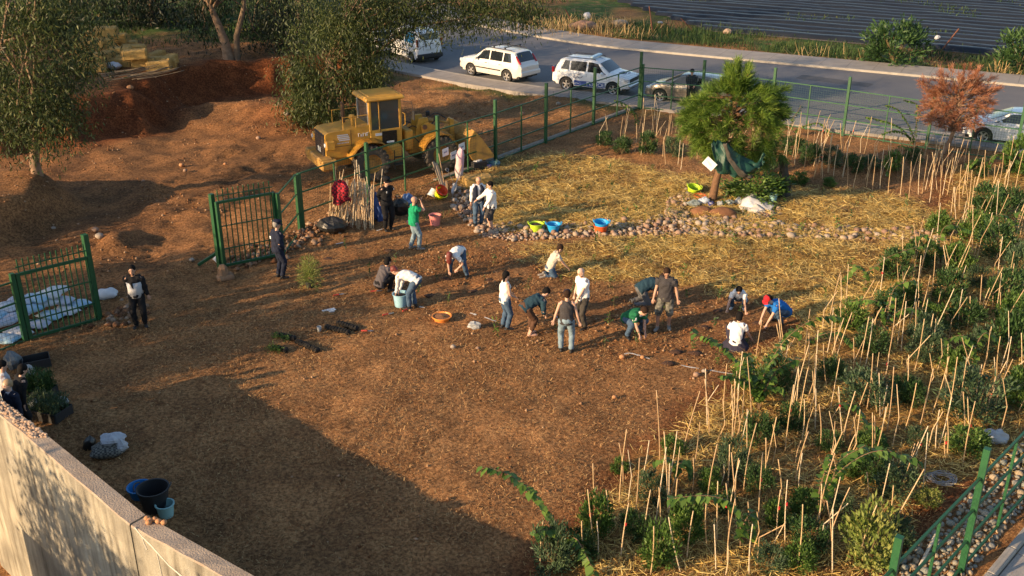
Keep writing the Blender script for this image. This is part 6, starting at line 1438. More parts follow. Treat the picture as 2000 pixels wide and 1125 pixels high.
# 12 bending with tool
T12, k12 = person('barefoot person in a dark shirt and brown trousers bending to dig', (1036, 655), R(25), 1.74, pel=(0, -.16, .86), lean=58, lean2=76, feet={1: (.06, -.04, .085), -1: (-.06, .02, .085)}, hands={1: (.08, .36, .58), -1: (-.06, .46, .48)}, head=(15, 0), top=CTE, sleeve='long', bot=CBR, leg='crop', shoes='bare', hair='black', elbow=(.3, -.4, .2))
# 13 woman from behind
T, k = person('person in a charcoal sleeveless top, cap and light jeans seen from behind', (1105, 688), R(86), 1.70, feet={1: (.14, -.02, .085), -1: (-.13, .04, .085)}, hands={1: (.36, .02, .80), -1: (-.36, .04, .80)}, head=(10, 0), top=CCH, sleeve='none', bot=CJL, hair='brown', cap='baseball', capm=CN, woman=True, elbow=(0, -.6, 0))
# 14 bald man white tee
person('bald bearded man in a white tee shirt and dark trousers looking down', (1137, 641), R(-150), 1.76, hands={1: (.24, .14, .84), -1: (-.10, .26, .92)}, head=(32, 0), top=CW, sleeve='short', bot=cloth('dark_olive', (.055, .05, .045)), hair='brown', hstyle='bald', skin=2, bulk=1.05, extras=['beard'])
# 15 kneeling teal
person('person in a dark teal shirt and grey trousers kneeling bent forward', (1258, 593), R(18), 1.78, pel=(0, -.12, .48), lean=62, lean2=84, feet={1: (.12, -.38, .07), -1: (-.12, -.38, .07)}, hands={1: (.16, .50, .14), -1: (-.12, .52, .14)}, head=(20, 0), top=CTE, sleeve='short', bot=CKH, hair='brown', knee=(0, 1, -.8), bulk=1.15, toes={1: (0, -.6, -.8), -1: (0, -.6, -.8)})
# 16 camouflage shorts
T, k = person('man in a dark grey hooded sweater and camouflage shorts', (1296, 643), R(-105), 1.80, feet={1: (.16, .08, .085), -1: (-.12, -.08, .085)}, hands={1: (.30, .16, .86), -1: (-.33, .06, .86)}, head=(38, -8), top=CCH, sleeve='short', bot=CCAMO, leg='shorts', shoes='grey', hair='brown', skin=1, bulk=1.1, elbow=(0, -.6, -.2), extras=['beard'])
s = k['s']; b = MB(); b.tube([k['neckb']+V3((0, -.08*s, .0)), k['neckb']+V3((0, -.10*s, -.08*s))], [(.10*s, .05*s), (.08*s, .04*s)], 10, lat=(1, 0, 0)); b.build('hood', CCH, T, smooth=True)
# 17 green and white polo, squatting
T, k = person('squatting man in a green and white rugby shirt with jeans', (1234, 655), R(-55), 1.78, pel=(0, -.16, .46), lean=48, lean2=66, feet={1: (.22, .06, .085), -1: (-.22, .0, .085)}, hands={1: (.12, .46, .14), -1: (-.06, .44, .10)}, head=(25, 0), top=CDG, sleeve='short', bot=CJ, hair='brown', knee=(0, 1, .5), bulk=1.1, elbow=(.5, -.2, .1))
s = k['s']
for q in (1, -1):
    b = MB(); m0 = k['sh'][q].lerp(k['el'][q], .18); m1 = k['sh'][q].lerp(k['el'][q], .42); b.tube([m0, m1], [.082*s, .080*s], 10); b.build('sleeve_band', CW, T, smooth=True)
b = MB(); b.tube([k['neckb']-k['d2']*.03*s, k['neckb']+k['d2']*.02*s], [(.095*s, .085*s), (.078*s, .07*s)], 12, lat=(1, 0, 0)); b.build('collar', CW, T, smooth=True)
# 18 woman squatting facing us
person('dark haired woman in a white tee shirt and jeans squatting with both hands in soil', (1440, 606), R(-105), 1.64, pel=(0, -.26, .34), lean=44, lean2=62, feet={1: (.16, -.10, .085), -1: (-.16, -.14, .085)}, hands={1: (.30, .34, .06), -1: (-.26, .30, .08)}, head=(22, 0), top=CW, sleeve='short', bot=CJ, shoes='white', hair='black', hstyle='bun', woman=True, knee=(0, 1, .6), elbow=(.6, -.1, .2))
# 19 red cap
person('man in a red cap and blue shirt squatting to plant', (1518, 632), R(-160), 1.76, pel=(0, -.20, .36), lean=44, lean2=66, feet={1: (.16, -.06, .085), -1: (-.16, -.02, .085)}, hands={1: (.02, .56, .08), -1: (-.20, .50, .10)}, head=(18, 0), top=CBL, sleeve='short', bot=CJ, hair='black', cap='baseball', capm=CRD, knee=(0, 1, .6), bulk=1.08, elbow=(.4, -.2, .1), shoes='black')
# 20 seated woman
person('black haired woman in a white tee shirt and dark skirt sitting on the ground', (1436, 678), R(65), 1.62, pel=(0, -.06, .20), lean=16, lean2=24, feet={1: (.12, .42, .07), -1: (-.30, .30, .07)}, hands={1: (.34, .34, .20), -1: (-.26, .34, .30)}, head=(25, 0), top=CW, sleeve='short', bot=CPU, leg='skirt', hair='black', hstyle='bob', woman=True, knee=(-.2, .6, 1))
# 21 officer beyond the fence
q = P(1347, 212); person('officer in dark uniform and cap standing between the fence and the taupe car', (1347, 214), R(-100), 1.78, top=CN, sleeve='long', bot=CB_, hair='black', cap='baseball', capm=CB_, hands={1: (.14, .14, 1.0), -1: (-.14, .14, 1.0)}, loc=V3((q.x, q.y, .13)))
# 22-24 people behind the wall
def behind_wall(px, py, dist):
    """head seen at (px, py); stands dist behind the wall"""
    return U(px, py, 1.6)
for lb_, (hx_, hy_), fc, h_, kw in [
        ('fair haired young person with a pale collar behind the concrete wall', (17, 748), R(-120), 1.62, dict(top=CN, sleeve='long', bot=CB_, hair='fair', skin=2, head=(5, 10))),
        ('dark haired person in black leaning near the nursery plants', (22, 722), R(40), 1.68, dict(top=CB_, sleeve='long', bot=CB_, hair='black', hstyle='bob', head=(25, 0), lean=18)),
        ('person in a pale blue shirt at the edge of the wall', (-2, 712), R(30), 1.66, dict(top=CLG, sleeve='short', bot=CJ, hair='black', head=(20, 0)))]:
    p = U(hx_, hy_, h_-.05); p.z = hz(p.x, p.y); T, k = person(lb_, None, fc, h_, loc=p, **kw)
    if 'collar' in lb_: b = MB(); s = k['s']; b.tube([k['neckb']-k['d2']*.05*s, k['neckb']+k['d2']*.01*s], [(.13*s, .105*s), (.08*s, .07*s)], 12, lat=(1, 0, 0)); b.build('collar', CLG, T, smooth=True)
# ================================================================ pails, tubs, basins
def pl(n, c, r=.45): return mat('plastic_'+n, c, r, spec=.4)
m_soil2 = mat('dark_potting_soil', (.035, .022, .015), .95, col2=(.06, .035, .02), scale=20, bump=1)
def pail(label, px, py, rt, rb, h, m, fill=None, handles=False, name='bucket', cat='bucket', rot=None, loc=None, bail=False, rim=None):
    p = loc or P(px, py); t = thing(name, label, cat, p); b = MB(); th = .012
    b.lathe([(.001, .004), (rb, 0), (rb+(rt-rb)*.5, h*.5), (rt, h), (rt+.018, h+.004), (rt+.018, h-.02), (rt+.004, h-.022)], 24)
    b.lathe([(rt+.018, h+.004), (rt-th, h), (rb-th, .02), (.001, .02)], 24); b.build('shell', m, t, ang=50)
    if fill: 
        b = MB(); f = .8; r_ = rb+(rt-rb)*f-.008; b.lathe([(r_, h*f), (r_*.6, h*f+.02), (.001, h*f+.05)], 18); b.build('contents', fill, t, smooth=True)
    if handles:
        for s in (0, math.pi):
            b = MB(); b.tube([V3((math.cos(s+a)*(rt+.02+.03*math.cos(a*1.8)), math.sin(s+a)*(rt+.02+.03*math.cos(a*1.8)), h+.05*math.cos(a*3.2)+.01)) for a in (-.48, -.3, -.1, .1, .3, .48)], .014, 6); b.build('handle', rim or m, t)
    if bail:
        b = MB(); b.tube([(rt*math.cos(a), .35*rt*math.sin(a)+rt*.2, h-.03-.10*math.sin(a)) for a in np.linspace(0, math.pi, 9)], .005, 5); b.build('handle', m_chrome, t)
    if rot: t.rotation_euler = rot
    return t
LIME, BLU, ORG, MINT, PINK = pl('lime', (.42, .62, .03)), pl('blue', (.02, .30, .62)), pl('orange_red', (.62, .10, .02)), pl('mint', (.30, .52, .52)), pl('pink', (.62, .22, .20))
pail('lime green flexible tub with two handles on the stone row', 1047, 451, .23, .16, .27, LIME, m_soil2, True, 'tub', 'tub')
pail('bright blue flexible tub beside the lime green one on the stones', 1081, 452, .23, .16, .27, BLU, None, True, 'tub', 'tub')
t_ = pail('orange red tub standing under a stacked blue tub', 1173, 455, .235, .17, .29, ORG, None, False, 'tub', 'tub')
pail('blue tub stacked inside the orange red tub', 0, 0, .235, .17, .28, BLU, None, True, 'tub', 'tub', loc=t_.location+V3((0, 0, .13)), rot=(R(6), R(3), 0))
pail('lime green tub tipped on the ground beside the pine', 1352, 377, .24, .17, .28, LIME, None, True, 'tub', 'tub', rot=(R(14), R(10), 0))
pail('shallow orange dish below the tilted lime tub', 1367, 386, .22, .17, .10, ORG, None, name='dish', cat='dish')
pail('mint coloured bucket beside the white plastic sheets', 1508, 395, .17, .13, .30, MINT, m_soil2, bail=True)
pail('pale blue bucket full of dark soil beside the bending person', 783, 597, .215, .165, .38, pl('pale_blue', (.28, .50, .60)), m_soil2, bail=True)
pail('shallow orange basin holding soil clods', 863, 626, .26, .19, .15, pl('orange', (.75, .26, .05)), mat('clod_fill', (.2, .09, .04), .95, bump=1), name='basin', cat='basin')
pail('salmon pink bucket standing behind the man in green', 850, 439, .20, .155, .36, PINK, m_soil2, bail=True)
pail('pink basin half hidden behind the man in green', 805, 441, .17, .12, .16, PINK, name='basin', cat='basin')
pail('large black bucket near the concrete wall', 305, 994, .30, .22, .50, mat('black_bucket', (.02, .02, .022), .6), handles=True)
pail('bright blue bucket tucked behind the large black bucket', 276, 968, .24, .19, .22, pl('deep_blue', (.01, .16, .42)))
pail('small mint bucket in front of the large black bucket', 325, 1007, .17, .135, .28, MINT, bail=True)
pail('upside down white bucket behind the yellow and red tubs', 847, 389, .17, .13, .28, pl('chalk_white', (.6, .62, .6)), rot=(R(160), R(25), 0), loc=P(849, 382)+V3((0, 0, .25)))
pail('bright yellow tub lying tilted beside the tools', 858, 388, .23, .16, .27, pl('yellow', (.68, .68, .02)), None, False, 'tub', 'tub', rot=(R(25), R(38), 0), loc=P(856, 387)+V3((0, 0, .08)))
pail('red tub nested in the tilted yellow tub', 860, 386, .22, .15, .20, pl('red', (.62, .06, .015)), None, False, 'tub', 'tub', rot=(R(25), R(38), 0), loc=P(856, 387)+V3((.05, -.04, .22)))
# ================================================================ sacks, bags, cloths
def sackm(c, n, c2=None, r=.55): return mat(n, c, r, col2=c2, scale=3.5, bump=.6, bscale=9)
def sack_mesh(l, w_, h, seed, ears=True):
    """stuffed pillow-shaped sack"""
    b = MB(); rr = random.Random(seed); n, m = 14, 12; ph = [rr.uniform(0, 6) for _ in range(5)]; rows = []
    for i in range(n+1):
        u = -1+2*i/n; row = []
        for j in range(m):
            a = 2*math.pi*j/m; e = (1-abs(u)**3.2); f = .12+.88*e
            x = u*l/2; y = math.cos(a)*w_/2*(.82+.18*f if ears else f)*(1+.05*math.sin(5*u+ph[0])); z = math.sin(a)*h/2*f*(1+.12*math.sin(4*u+ph[1]+2*a)+.07*math.sin(9*a+7*u+ph[2]))
            z = max(z, -h*.38); row.append(V3((x+.02*math.sin(3*a+ph[3]), y, z+h*.36)))
        row.append(row[0]); rows.append(row)
    b.grid(rows); b.add(rows[0][:-1], [tuple(range(m))]); b.add(rows[-1][:-1], [tuple(range(m-1, -1, -1))]); return b
def sack(label, px, py, l, w_, h, m, rz=0, z=0, cat='sack', name='sack', group=None, tilt=0, loc=None):
    p = loc or P(px, py); o = sack_mesh(l, w_, h, int(px*3+py)).build(name, m, smooth=True); o.location = p+V3((0, 0, z)); o.rotation_euler = (0, tilt, rz); return tag(o, label, cat, group)
m_feed = mat('printed_sack', (.50, .56, .62), .5, col2=(.20, .42, .60), scale=5, bump=.5, bscale=10); m_feed2 = mat('white_woven_sack', (.62, .63, .64), .55, col2=(.50, .50, .54), scale=4, bump=.5, bscale=10); m_feed3 = mat('pinkish_sack', (.55, .48, .50), .55, col2=(.34, .44, .58), scale=6, bump=.5)
rr = random.Random(4)
for i, (px, py, z) in enumerate([(10, 668, 0), (38, 655, 0), (70, 640, 0), (100, 622, 0), (130, 612, 0), (30, 640, .22), (60, 625, .22), (90, 612, .22), (5, 650, .2), (75, 612, .36), (98, 606, .36), (120, 604, .18), (-8, 640, .3), (20, 628, .34), (50, 615, .36), (150, 602, 0), (112, 600, .40)]):
    sack('printed blue and white fertiliser sack in the heap behind the gate' if i % 3 != 1 else 'pale woven sack in the heap behind the gate', px, py, .75, .46, .22, [m_feed, m_feed2, m_feed3][i % 3], rr.uniform(-.6, .9), z+.02, group='sacks heaped behind the gate')
sack('plump white sack lying alone beside the gate post', 208, 582, .62, .42, .34, m_feed2, .3)
sack('white sack on the stones inside the right gate leaf', 432, 520, .3, .25, .3, m_feed2, .8, loc=P(428, 512))
def crumple(label, px, py, r, m, seed, cat='plastic bag', name='plastic_bag', nz=.22, loc=None, rz=0):
    b = MB(); b.blob((0, 0, r[2]*.7), r, 14, 10, nz, seed); o = b.build(name, m, smooth=False); o.location = loc or P(px, py); o.rotation_euler = (0, 0, rz); return tag(o, label, cat)
m_clear = mat('clear_plastic', (.45, .47, .48), .25, spec=.6, trans=.35); m_bagb = mat('navy_bag', (.02, .025, .12), .4); m_bagk = mat('black_bag', (.012, .012, .012), .4); m_baggr = mat('grey_green_bag', (.13, .16, .15), .4, col2=(.25, .28, .28), scale=6)
crumple('crumpled clear plastic bag on the soil near the woman in white', 927, 640, (.19, .12, .10), m_clear, 1)
crumple('crumpled silver plastic bag beside the cobble bed', 1940, 862, (.30, .18, .16), mat('silver_bag', (.42, .45, .5), .3, trans=.2), 2)
crumple('grey green bundle of plastic bags at the left of the pine foot', 1356, 402, (.24, .18, .13), m_baggr, 3)
crumple('white and blue carrier bag at the foot of the pine', 1375, 398, (.20, .14, .15), mat('carrier_bag', (.55, .6, .68), .4, col2=(.15, .2, .3), scale=5), 4)
crumple('small navy blue bag in front of the pine trunk', 1389, 405, (.13, .11, .13), m_bagb, 5)
crumple('pale clear bag right of the pine trunk', 1407, 404, (.15, .12, .13), m_clear, 6)
crumple('grey bag among the twigs right of the pine', 1425, 402, (.18, .14, .14), m_baggr, 7)
crumple('clear bag with twigs under the green bush', 1442, 400, (.16, .12, .16), m_clear, 8)
crumple('black plastic bag slumped against the stone rubble by the canes', 650, 452, (.48, .30, .30), m_bagk, 9, nz=.12)
crumple('black sack beside the officer in black', 783, 418, (.28, .25, .34), m_bagk, 10, nz=.12)
crumple('blue bag behind the man in the green polo', 797, 398, (.22, .2, .22), mat('mid_blue_bag', (.05, .12, .3), .5), 11)
crumple('white paper bag on the rubble by the fence', 808, 395, (.14, .1, .12), CW, 12)
crumple('teal plastic bag against the fence post beside the box', 966, 326, (.26, .18, .16), mat('teal_bag', (.06, .14, .17), .4), 13)
crumple('small purple bag next to the dark box', 953, 328, (.16, .1, .09), mat('purple_bag', (.16, .12, .34), .5), 14)
crumple('clear wrapped seedlings behind the wall', 55, 738, (.20, .16, .2), m_clear, 15); crumple('grey plastic wrap beside the people at the wall', 28, 720, (.2, .16, .28), mat('grey_wrap', (.12, .14, .16), .4), 16)
m_red = bpy.data.materials.new('tartan'); m_red.use_nodes = True
def tart():
    nt = m_red.node_tree; b = nt.nodes['Principled BSDF']; b.inputs['Roughness'].default_value = .9
    tc = nt.nodes.new('ShaderNodeTexCoord'); ck = nt.nodes.new('ShaderNodeTexChecker'); ck.inputs['Scale'].default_value = 14; ck.inputs[1].default_value = (.42, .015, .03, 1); ck.inputs[2].default_value = (.06, .006, .012, 1)
    nt.links.new(tc.outputs['Object'], ck.inputs[0]); nt.links.new(ck.outputs[0], b.inputs['Base Color'])
tart()
# sheets: draped grids with thickness
def drape(label, pts, m, cat, name, wav=.03, seed=0, th=.006, group=None):
    """pts: grid of rows of points; smoothed, rippled, given thickness"""
    rr_ = random.Random(seed); o = pts[0][0].copy(); R_ = [smooth_line([V3(p)-o for p in row], 5) for row in pts]; k = len(R_[0])
    cols = [smooth_line([row[j] for row in R_], 5) for j in range(k)]; ph = rr_.uniform(0, 6)
    rows = [[cols[j][i]+(V3((math.sin(i*.9+j*.55+ph), math.cos(i*.5+j*.8+ph), math.sin(j*.9+ph)))+V3((math.sin(j*2.1+i*.4+ph), math.cos(j*1.9+ph*2), math.sin(i*1.7-j*1.3+ph)))*.8+V3((rr_.uniform(-.4, .4), rr_.uniform(-.4, .4), rr_.uniform(-.4, .4))))*wav for j in range(k)] for i in range(len(cols[0]))]
    b = MB(); b.grid(rows); ob = b.build(name, m, smooth=True); ob.location = o; md = ob.modifiers.new('t', 'SOLIDIFY'); md.thickness = th; return tag(ob, label, cat, group)
pj = U(664, 352, 1.6); pj = PZ(664, 352, onF(-6.0).y-.5)
drape('red and black tartan shirt hung over the cane bundle', [[PZ(652, 356, pj.y-.10), PZ(664, 350, pj.y-.14), PZ(676, 358, pj.y-.10)], [PZ(650, 375, pj.y-.16), PZ(664, 372, pj.y-.22), PZ(682, 380, pj.y-.16)], [PZ(652, 400, pj.y-.12), PZ(664, 398, pj.y-.18), PZ(684, 392, pj.y-.10)]], m_red, 'shirt', 'tartan_shirt', .03, 1, .03)
# cane bundle leaning on the fence: each cane a stick of the bundle
cbn = thing('cane_bundle', 'large bundle of loose bamboo canes leaning against the mesh fence', 'cane bundle', P(690, 440)); rr = random.Random(8); cbo = cbn.location
for i in range(90):
    f = rr.random(); fx = 642+f*90+rr.uniform(-4, 4); fy = 447-(1-f)*10+rr.uniform(-10, 6)-abs(f-.6)*8; foot = P(fx, fy)
    tx = 655+f*72+rr.uniform(-14, 14); ty = 352+rr.uniform(-4, 22)-(20 if rr.random() < .12 else 0); top_ = PZ(tx, ty, foot.y+rr.uniform(.35, .7)); d = top_-foot
    o = obj('cane', CANES[rr.randrange(8)], None, cbn); o.location = foot-cbo; o.rotation_mode = 'QUATERNION'; o.rotation_quaternion = d.to_track_quat('Z', 'Y'); o.scale = (1.1, 1.1, d.length)
for tx, ty, fx, fy in [(696, 312, 700, 380), (701, 322, 704, 385), (716, 345, 722, 400), (654, 325, 658, 400), (747, 330, 735, 395)]:
    foot = P(fx, fy+30); d = PZ(tx, ty, foot.y+.5)-foot; o = obj('cane', CANES[3], None, cbn); o.location = foot-cbo; o.rotation_mode = 'QUATERNION'; o.rotation_quaternion = d.to_track_quat('Z', 'Y'); o.scale = (1.3, 1.3, d.length)
yb_ = P(738, 430).y
drape('dark blue plastic sheet standing between the canes and the officer', [[PZ(722, 378, yb_+.2), PZ(735, 376, yb_+.1), PZ(748, 384, yb_+.1)], [PZ(724, 400, yb_), PZ(738, 402, yb_-.05), PZ(750, 408, yb_)], [PZ(730, 428, yb_-.05), PZ(740, 432, yb_-.1), PZ(750, 432, yb_-.05)]], mat('blue_sheet', (.02, .06, .22), .5), 'sheet', 'plastic_sheet', .025, 2, .05)
# tarps hung in the pine
yp = PINE.location.y-1.75
m_tarp = mat('green_tarp', (.005, .035, .022), .55, col2=(.010, .06, .038), scale=4, bump=.4, bscale=8); m_tarpd = mat('dark_tarp', (.035, .032, .025), .8, col2=(.06, .05, .04), scale=5)
drape('green tarpaulin slung below the pine crown', [[PZ(1390, 272, yp), PZ(1405, 275, yp-.1), PZ(1425, 285, yp), PZ(1470, 318, yp), PZ(1492, 300, yp)], [PZ(1392, 300, yp-.15), PZ(1410, 310, yp-.3), PZ(1430, 325, yp-.25), PZ(1468, 332, yp-.2), PZ(1490, 312, yp)], [PZ(1398, 330, yp-.1), PZ(1412, 340, yp-.3), PZ(1432, 343, yp-.25), PZ(1466, 340, yp-.15), PZ(1488, 318, yp)]], m_tarp, 'tarpaulin', 'tarpaulin', .045, 3)
drape('dark brown strip of netting slung beside the green tarpaulin', [[PZ(1418, 280, yp-.35), PZ(1432, 312, yp-.4), PZ(1455, 338, yp-.38), PZ(1470, 343, yp-.3)], [PZ(1412, 282, yp-.3), PZ(1424, 318, yp-.38), PZ(1448, 345, yp-.36), PZ(1468, 348, yp-.3)]], m_tarpd, 'netting', 'netting', .02, 4)
yd = P(1530, 385).y
drape('dark cloth hanging from the pine down to the ground', [[PZ(1524, 300, yd), PZ(1532, 305, yd-.05), PZ(1540, 320, yd)], [PZ(1522, 345, yd), PZ(1532, 350, yd-.1), PZ(1541, 352, yd)], [PZ(1512, 384, yd-.1), PZ(1530, 388, yd-.2), PZ(1545, 382, yd)]], m_tarpd, 'cloth', 'hanging_cloth', .03, 5)
b = MB(); b.box((0, 0, 0), (.42, .012, .30), rotm('Y', R(40)), ch=.002); o = b.build('paper_notice', CW); o.location = PZ(1386, 320, yp-.45); o.rotation_euler = (R(-12), 0, R(-8)); tag(o, 'tilted white paper notice pinned to the tarpaulin on the pine', 'notice')
for i in range(3):
    b = MB(); b.box((.02*i-.02, -.008, .05-.05*i), (.22-.04*i, .003, .010), rotm('Y', R(40))); b.build('written_line', mat('faint_ink', (.25, .25, .35), .8), o)
# sheets heaped by the pine
m_shw = mat('white_sheet', (.66, .64, .62), .6, col2=(.45, .42, .40), scale=3, bump=.5, bscale=7)
def gp3(px, py, dz): q = P(px, py); return V3((q.x, q.y, q.z+dz))
drape('crumpled grey white plastic sheet heaped under the bush', [[gp3(1446, 398, .05), gp3(1470, 396, .35), gp3(1500, 402, .08)], [gp3(1444, 404, .10), gp3(1468, 408, .42), gp3(1508, 410, .12)], [gp3(1456, 412, .03), gp3(1478, 414, .12), gp3(1508, 416, .03)]], mat('grey_sheet', (.50, .49, .50), .5, col2=(.30, .32, .38), scale=3, bump=.6, bscale=8), 'plastic sheet', 'plastic_sheet', .04, 6, .01)
drape('white plastic sheet spread in front of the grey one', [[gp3(1442, 406, .04), gp3(1465, 404, .25), gp3(1495, 408, .10)], [gp3(1448, 414, .06), gp3(1470, 414, .20), gp3(1500, 416, .06)], [gp3(1450, 424, .03), gp3(1470, 420, .06), gp3(1496, 418, .02)]], m_shw, 'plastic sheet', 'plastic_sheet', .04, 7, .01)
for i, (px, py, r_) in enumerate([(1372, 414, .42), (1412, 416, .48)]):
    b = MB(); b.blob((0, 0, 0), (r_, r_*.7, .2), 16, 9, .08, 40+i); o = b.build('soil_heap', mat('fresh_soil', (.22, .10, .045), .95, col2=(.15, .065, .03), scale=9, bump=1), smooth=True); o.location = P(px, py); tag(o, ['small heap of fresh red soil in front of the pine trunk', 'second heap of fresh soil right of the pine trunk'][i], 'soil heap')
# ================================================================ tools at the fence
m_wood = mat('tool_wood', (.34, .23, .13), .8, col2=(.25, .16, .09), scale=10); m_steel = mat('tool_steel', (.32, .32, .33), .4, metal=.7)
def spade(label, foot, top_, name='spade', handle='D', m=None, lean=.0):
    f = P(*foot); tp2 = PZ(top_[0], top_[1], f.y+.35); d = tp2-f; L = d.length; t = thing(name, label, 'tool', f); t.rotation_mode = 'QUATERNION'; t.rotation_quaternion = d.to_track_quat('Z', 'Y')
    b = MB(); b.tube([(0, 0, .25), (0, 0, L)], .019, 8); b.build('shaft', m or m_wood, t)
    b = MB(); b.grid([[V3((-.09, .015, .30)), V3((0, 0, .32)), V3((.09, .015, .30))], [V3((-.10, .02, .15)), V3((0, 0, .15)), V3((.10, .02, .15))], [V3((-.06, .02, .02)), V3((0, .01, -.02)), V3((.06, .02, .02))]]); ob = b.build('blade', m_steel, t); ob.modifiers.new('t', 'SOLIDIFY').thickness = .006
    if handle == 'D': b = MB(); b.tube([(0, 0, L), (-.06, 0, L+.05), (-.06, 0, L+.12), (.06, 0, L+.12), (.06, 0, L+.05), (0, 0, L)], .012, 6); b.build('grip', m_steel, t)
spade('spade with a pale D handle leaning among the tools', (893, 372), (875, 335)); spade('metal shafted spade beside the woven sack', (884, 378), (896, 343), m=m_steel); spade('fork with wooden shaft leaning on the woven sack', (886, 374), (902, 322), handle=None)
spade('long handled hoe leaning on the fence', (870, 372), (857, 300), handle=None)
for i, (f, tq) in enumerate([((866, 372), (846, 316)), ((869, 374), (852, 318))]):
    a = P(*f); c = PZ(tq[0], tq[1], a.y+.5); d = c-a; b = MB(); b.box((0, 0, d.length/2), (.10, .035, d.length), ch=.004); o = b.build('timber_plank', mat('grey_plank', (.30, .25, .19), .9, col2=(.2, .16, .12), scale=6)); o.location = a; o.rotation_mode = 'QUATERNION'; o.rotation_quaternion = d.to_track_quat('Z', 'Y')
    tag(o, ['weathered timber plank leaning on the fence behind the tubs', 'second weathered plank leaning beside the first'][i], 'plank')
a = P(873, 374); b = MB(); b.box((0, 0, .2), (.09, .09, .42), ch=.01); tag(b.build('timber_stub', m_wood, loc=a), 'short timber stub standing among the tools', 'timber')
pw = P(905, 350); o = sack_mesh(1.25, .42, .36, 77).build('woven_sack', mat('woven_sack_pink', (.58, .53, .50), .7, col2=(.60, .30, .38), scale=2.2, bump=.5), smooth=True); o.location = pw+V3((0, 0, .60)); o.rotation_euler = (0, R(-84), R(15)); tag(o, 'tall woven white sack with pink print hung on the fence', 'sack')
b = MB(); b.box((0, 0, .17), (.62, .40, .34), ch=.03); t = thing('dark_box', 'dark box with white and blue paper on top beside the fence', 'box', P(934, 330), .5); b.build('box_body', m_dark, t); b = MB(); b.blob((0, 0, .36), (.24, .15, .06), 12, 8, .2, 5); b.build('papers', CLG, t)
for i, (px, py) in enumerate([(870, 297), (886, 303), (902, 287)]):
    yy = onF(-2.78+(px-857)*.019).y-.12; t = PZ(px, py, yy); b = MB(); b.box((0, 0, 0), (.36, .006, .30), ch=.001); o = b.build('paper_sign', CW); o.location = t; o.rotation_euler = (0, R(-4), math.atan2(FD.y, FD.x)); tag(o, ['white paper sign on the fence nearest the thick post', 'lower white paper sign on the fence above the tools', 'upper white paper sign on the fence above the woven sack'][i], 'sign')
    for j in range(4): stroke([(-.09+.05*j, -.006, -.03), (-.075+.05*j, -.006, .03), (-.055+.05*j, -.006, -.02)], .006, m_blue, o, 'written_mark')
# ================================================================ straw bales
m_bale = mat('bale_straw', (.50, .32, .10), .9, col2=(.32, .195, .06), scale=9, bump=1, bscale=30)
bb = MB(); bb.box((0, 0, 0), (1.0, .5, .45), ch=.05); 
def bale_mesh(seed):
    b = MB(); nx_, ny_, nz_ = 8, 4, 4; rr_ = random.Random(seed); b.box((0, 0, .22), (1.0, .48, .43), ch=.06)
    g = np.random.default_rng(seed); n = 500; side = g.integers(0, 3, n); C = g.uniform(-.5, .5, (n, 3))*np.array([.98, .46, .41])
    for ax, hh in enumerate((.5, .24, .215)): k = side == ax; C[k, ax] = hh*np.sign(g.normal(size=k.sum()))
    C[:, 2] += .22; V, F = leaves(C-0, g.normal(size=(n, 3)), g.uniform(.06, .16, n), .018, g)
    me = b.mesh('straw_bale'); b2 = MB(); b2.v = [tuple(x) for x in V]; b2.f = [tuple(x) for x in F]; b2.m = [0]*len(F); b.add(b2.v, b2.f); me = b.mesh('straw_bale'); me.materials.append(m_bale); return me
BM = [bale_mesh(i) for i in range(4)]
for i, (px, py, z, rz) in enumerate([(185, 142, 0, .2), (183, 140, .44, .1), (205, 138, 0, 1.3), (212, 136, .44, 1.4), (206, 128, .88, .5), (190, 130, .88, 0), (235, 132, .0, .2), (238, 128, .44, 0), (262, 124, 0, .3), (265, 123, .44, .4), (282, 132, 0, .1), (300, 130, 0, .3), (306, 120, 0, 1.2), (332, 128, .0, 1.5), (312, 138, 0, .2), (170, 120, .44, .1), (200, 112, .9, .3), (226, 113, .5, .2), (232, 118, .9, .1), (252, 116, .46, .2), (216, 122, 1.3, .1), (250, 128, 0, .1), (268, 134, .44, .2), (322, 134, 0, .3)]):
    p = P(px, py); o = obj('straw_bale', BM[i % 4]); o.location = p+V3((0, 0, z)); o.scale = (1.15, 1.15, 1.12); o.rotation_euler = (random.uniform(-.06, .06), random.uniform(-.06, .06), rz); tag(o, 'golden straw bale in the loose stack on the terrace', 'straw bale', 'stacked straw bales')
sack('white sack thrown on the straw bales', 222, 138, .85, .5, .4, m_feed2, -.5, .1)
o = obj('straw_bale', BM[1]); o.location = P(932, 362); o.rotation_euler = (0, 0, .3); o.scale = (1.1, 1.2, .9); tag(o, 'weathered straw bale behind the two talking men', 'straw bale')
rp = thing('reed_pile', 'low pile of grey reeds laid beside the bales', 'reed pile', P(255, 155)); rr = random.Random(9)
reed_me = CANES[2].copy(); reed_me.materials.clear(); reed_me.materials.append(mat('grey_reed', (.17, .13, .085), .9, col2=(.11, .08, .05), scale=8)); reed_me.materials.append(m_node)
for i in range(22):
    o = obj('reed', reed_me, None, rp); o.location = (rr.uniform(-1.4, 1.0), rr.uniform(-.5, .5), .05+rr.random()*.25); o.rotation_euler = (0, R(84), R(25)+rr.uniform(-.25, .25)); o.scale = (1.6, 1.6, 1.9)
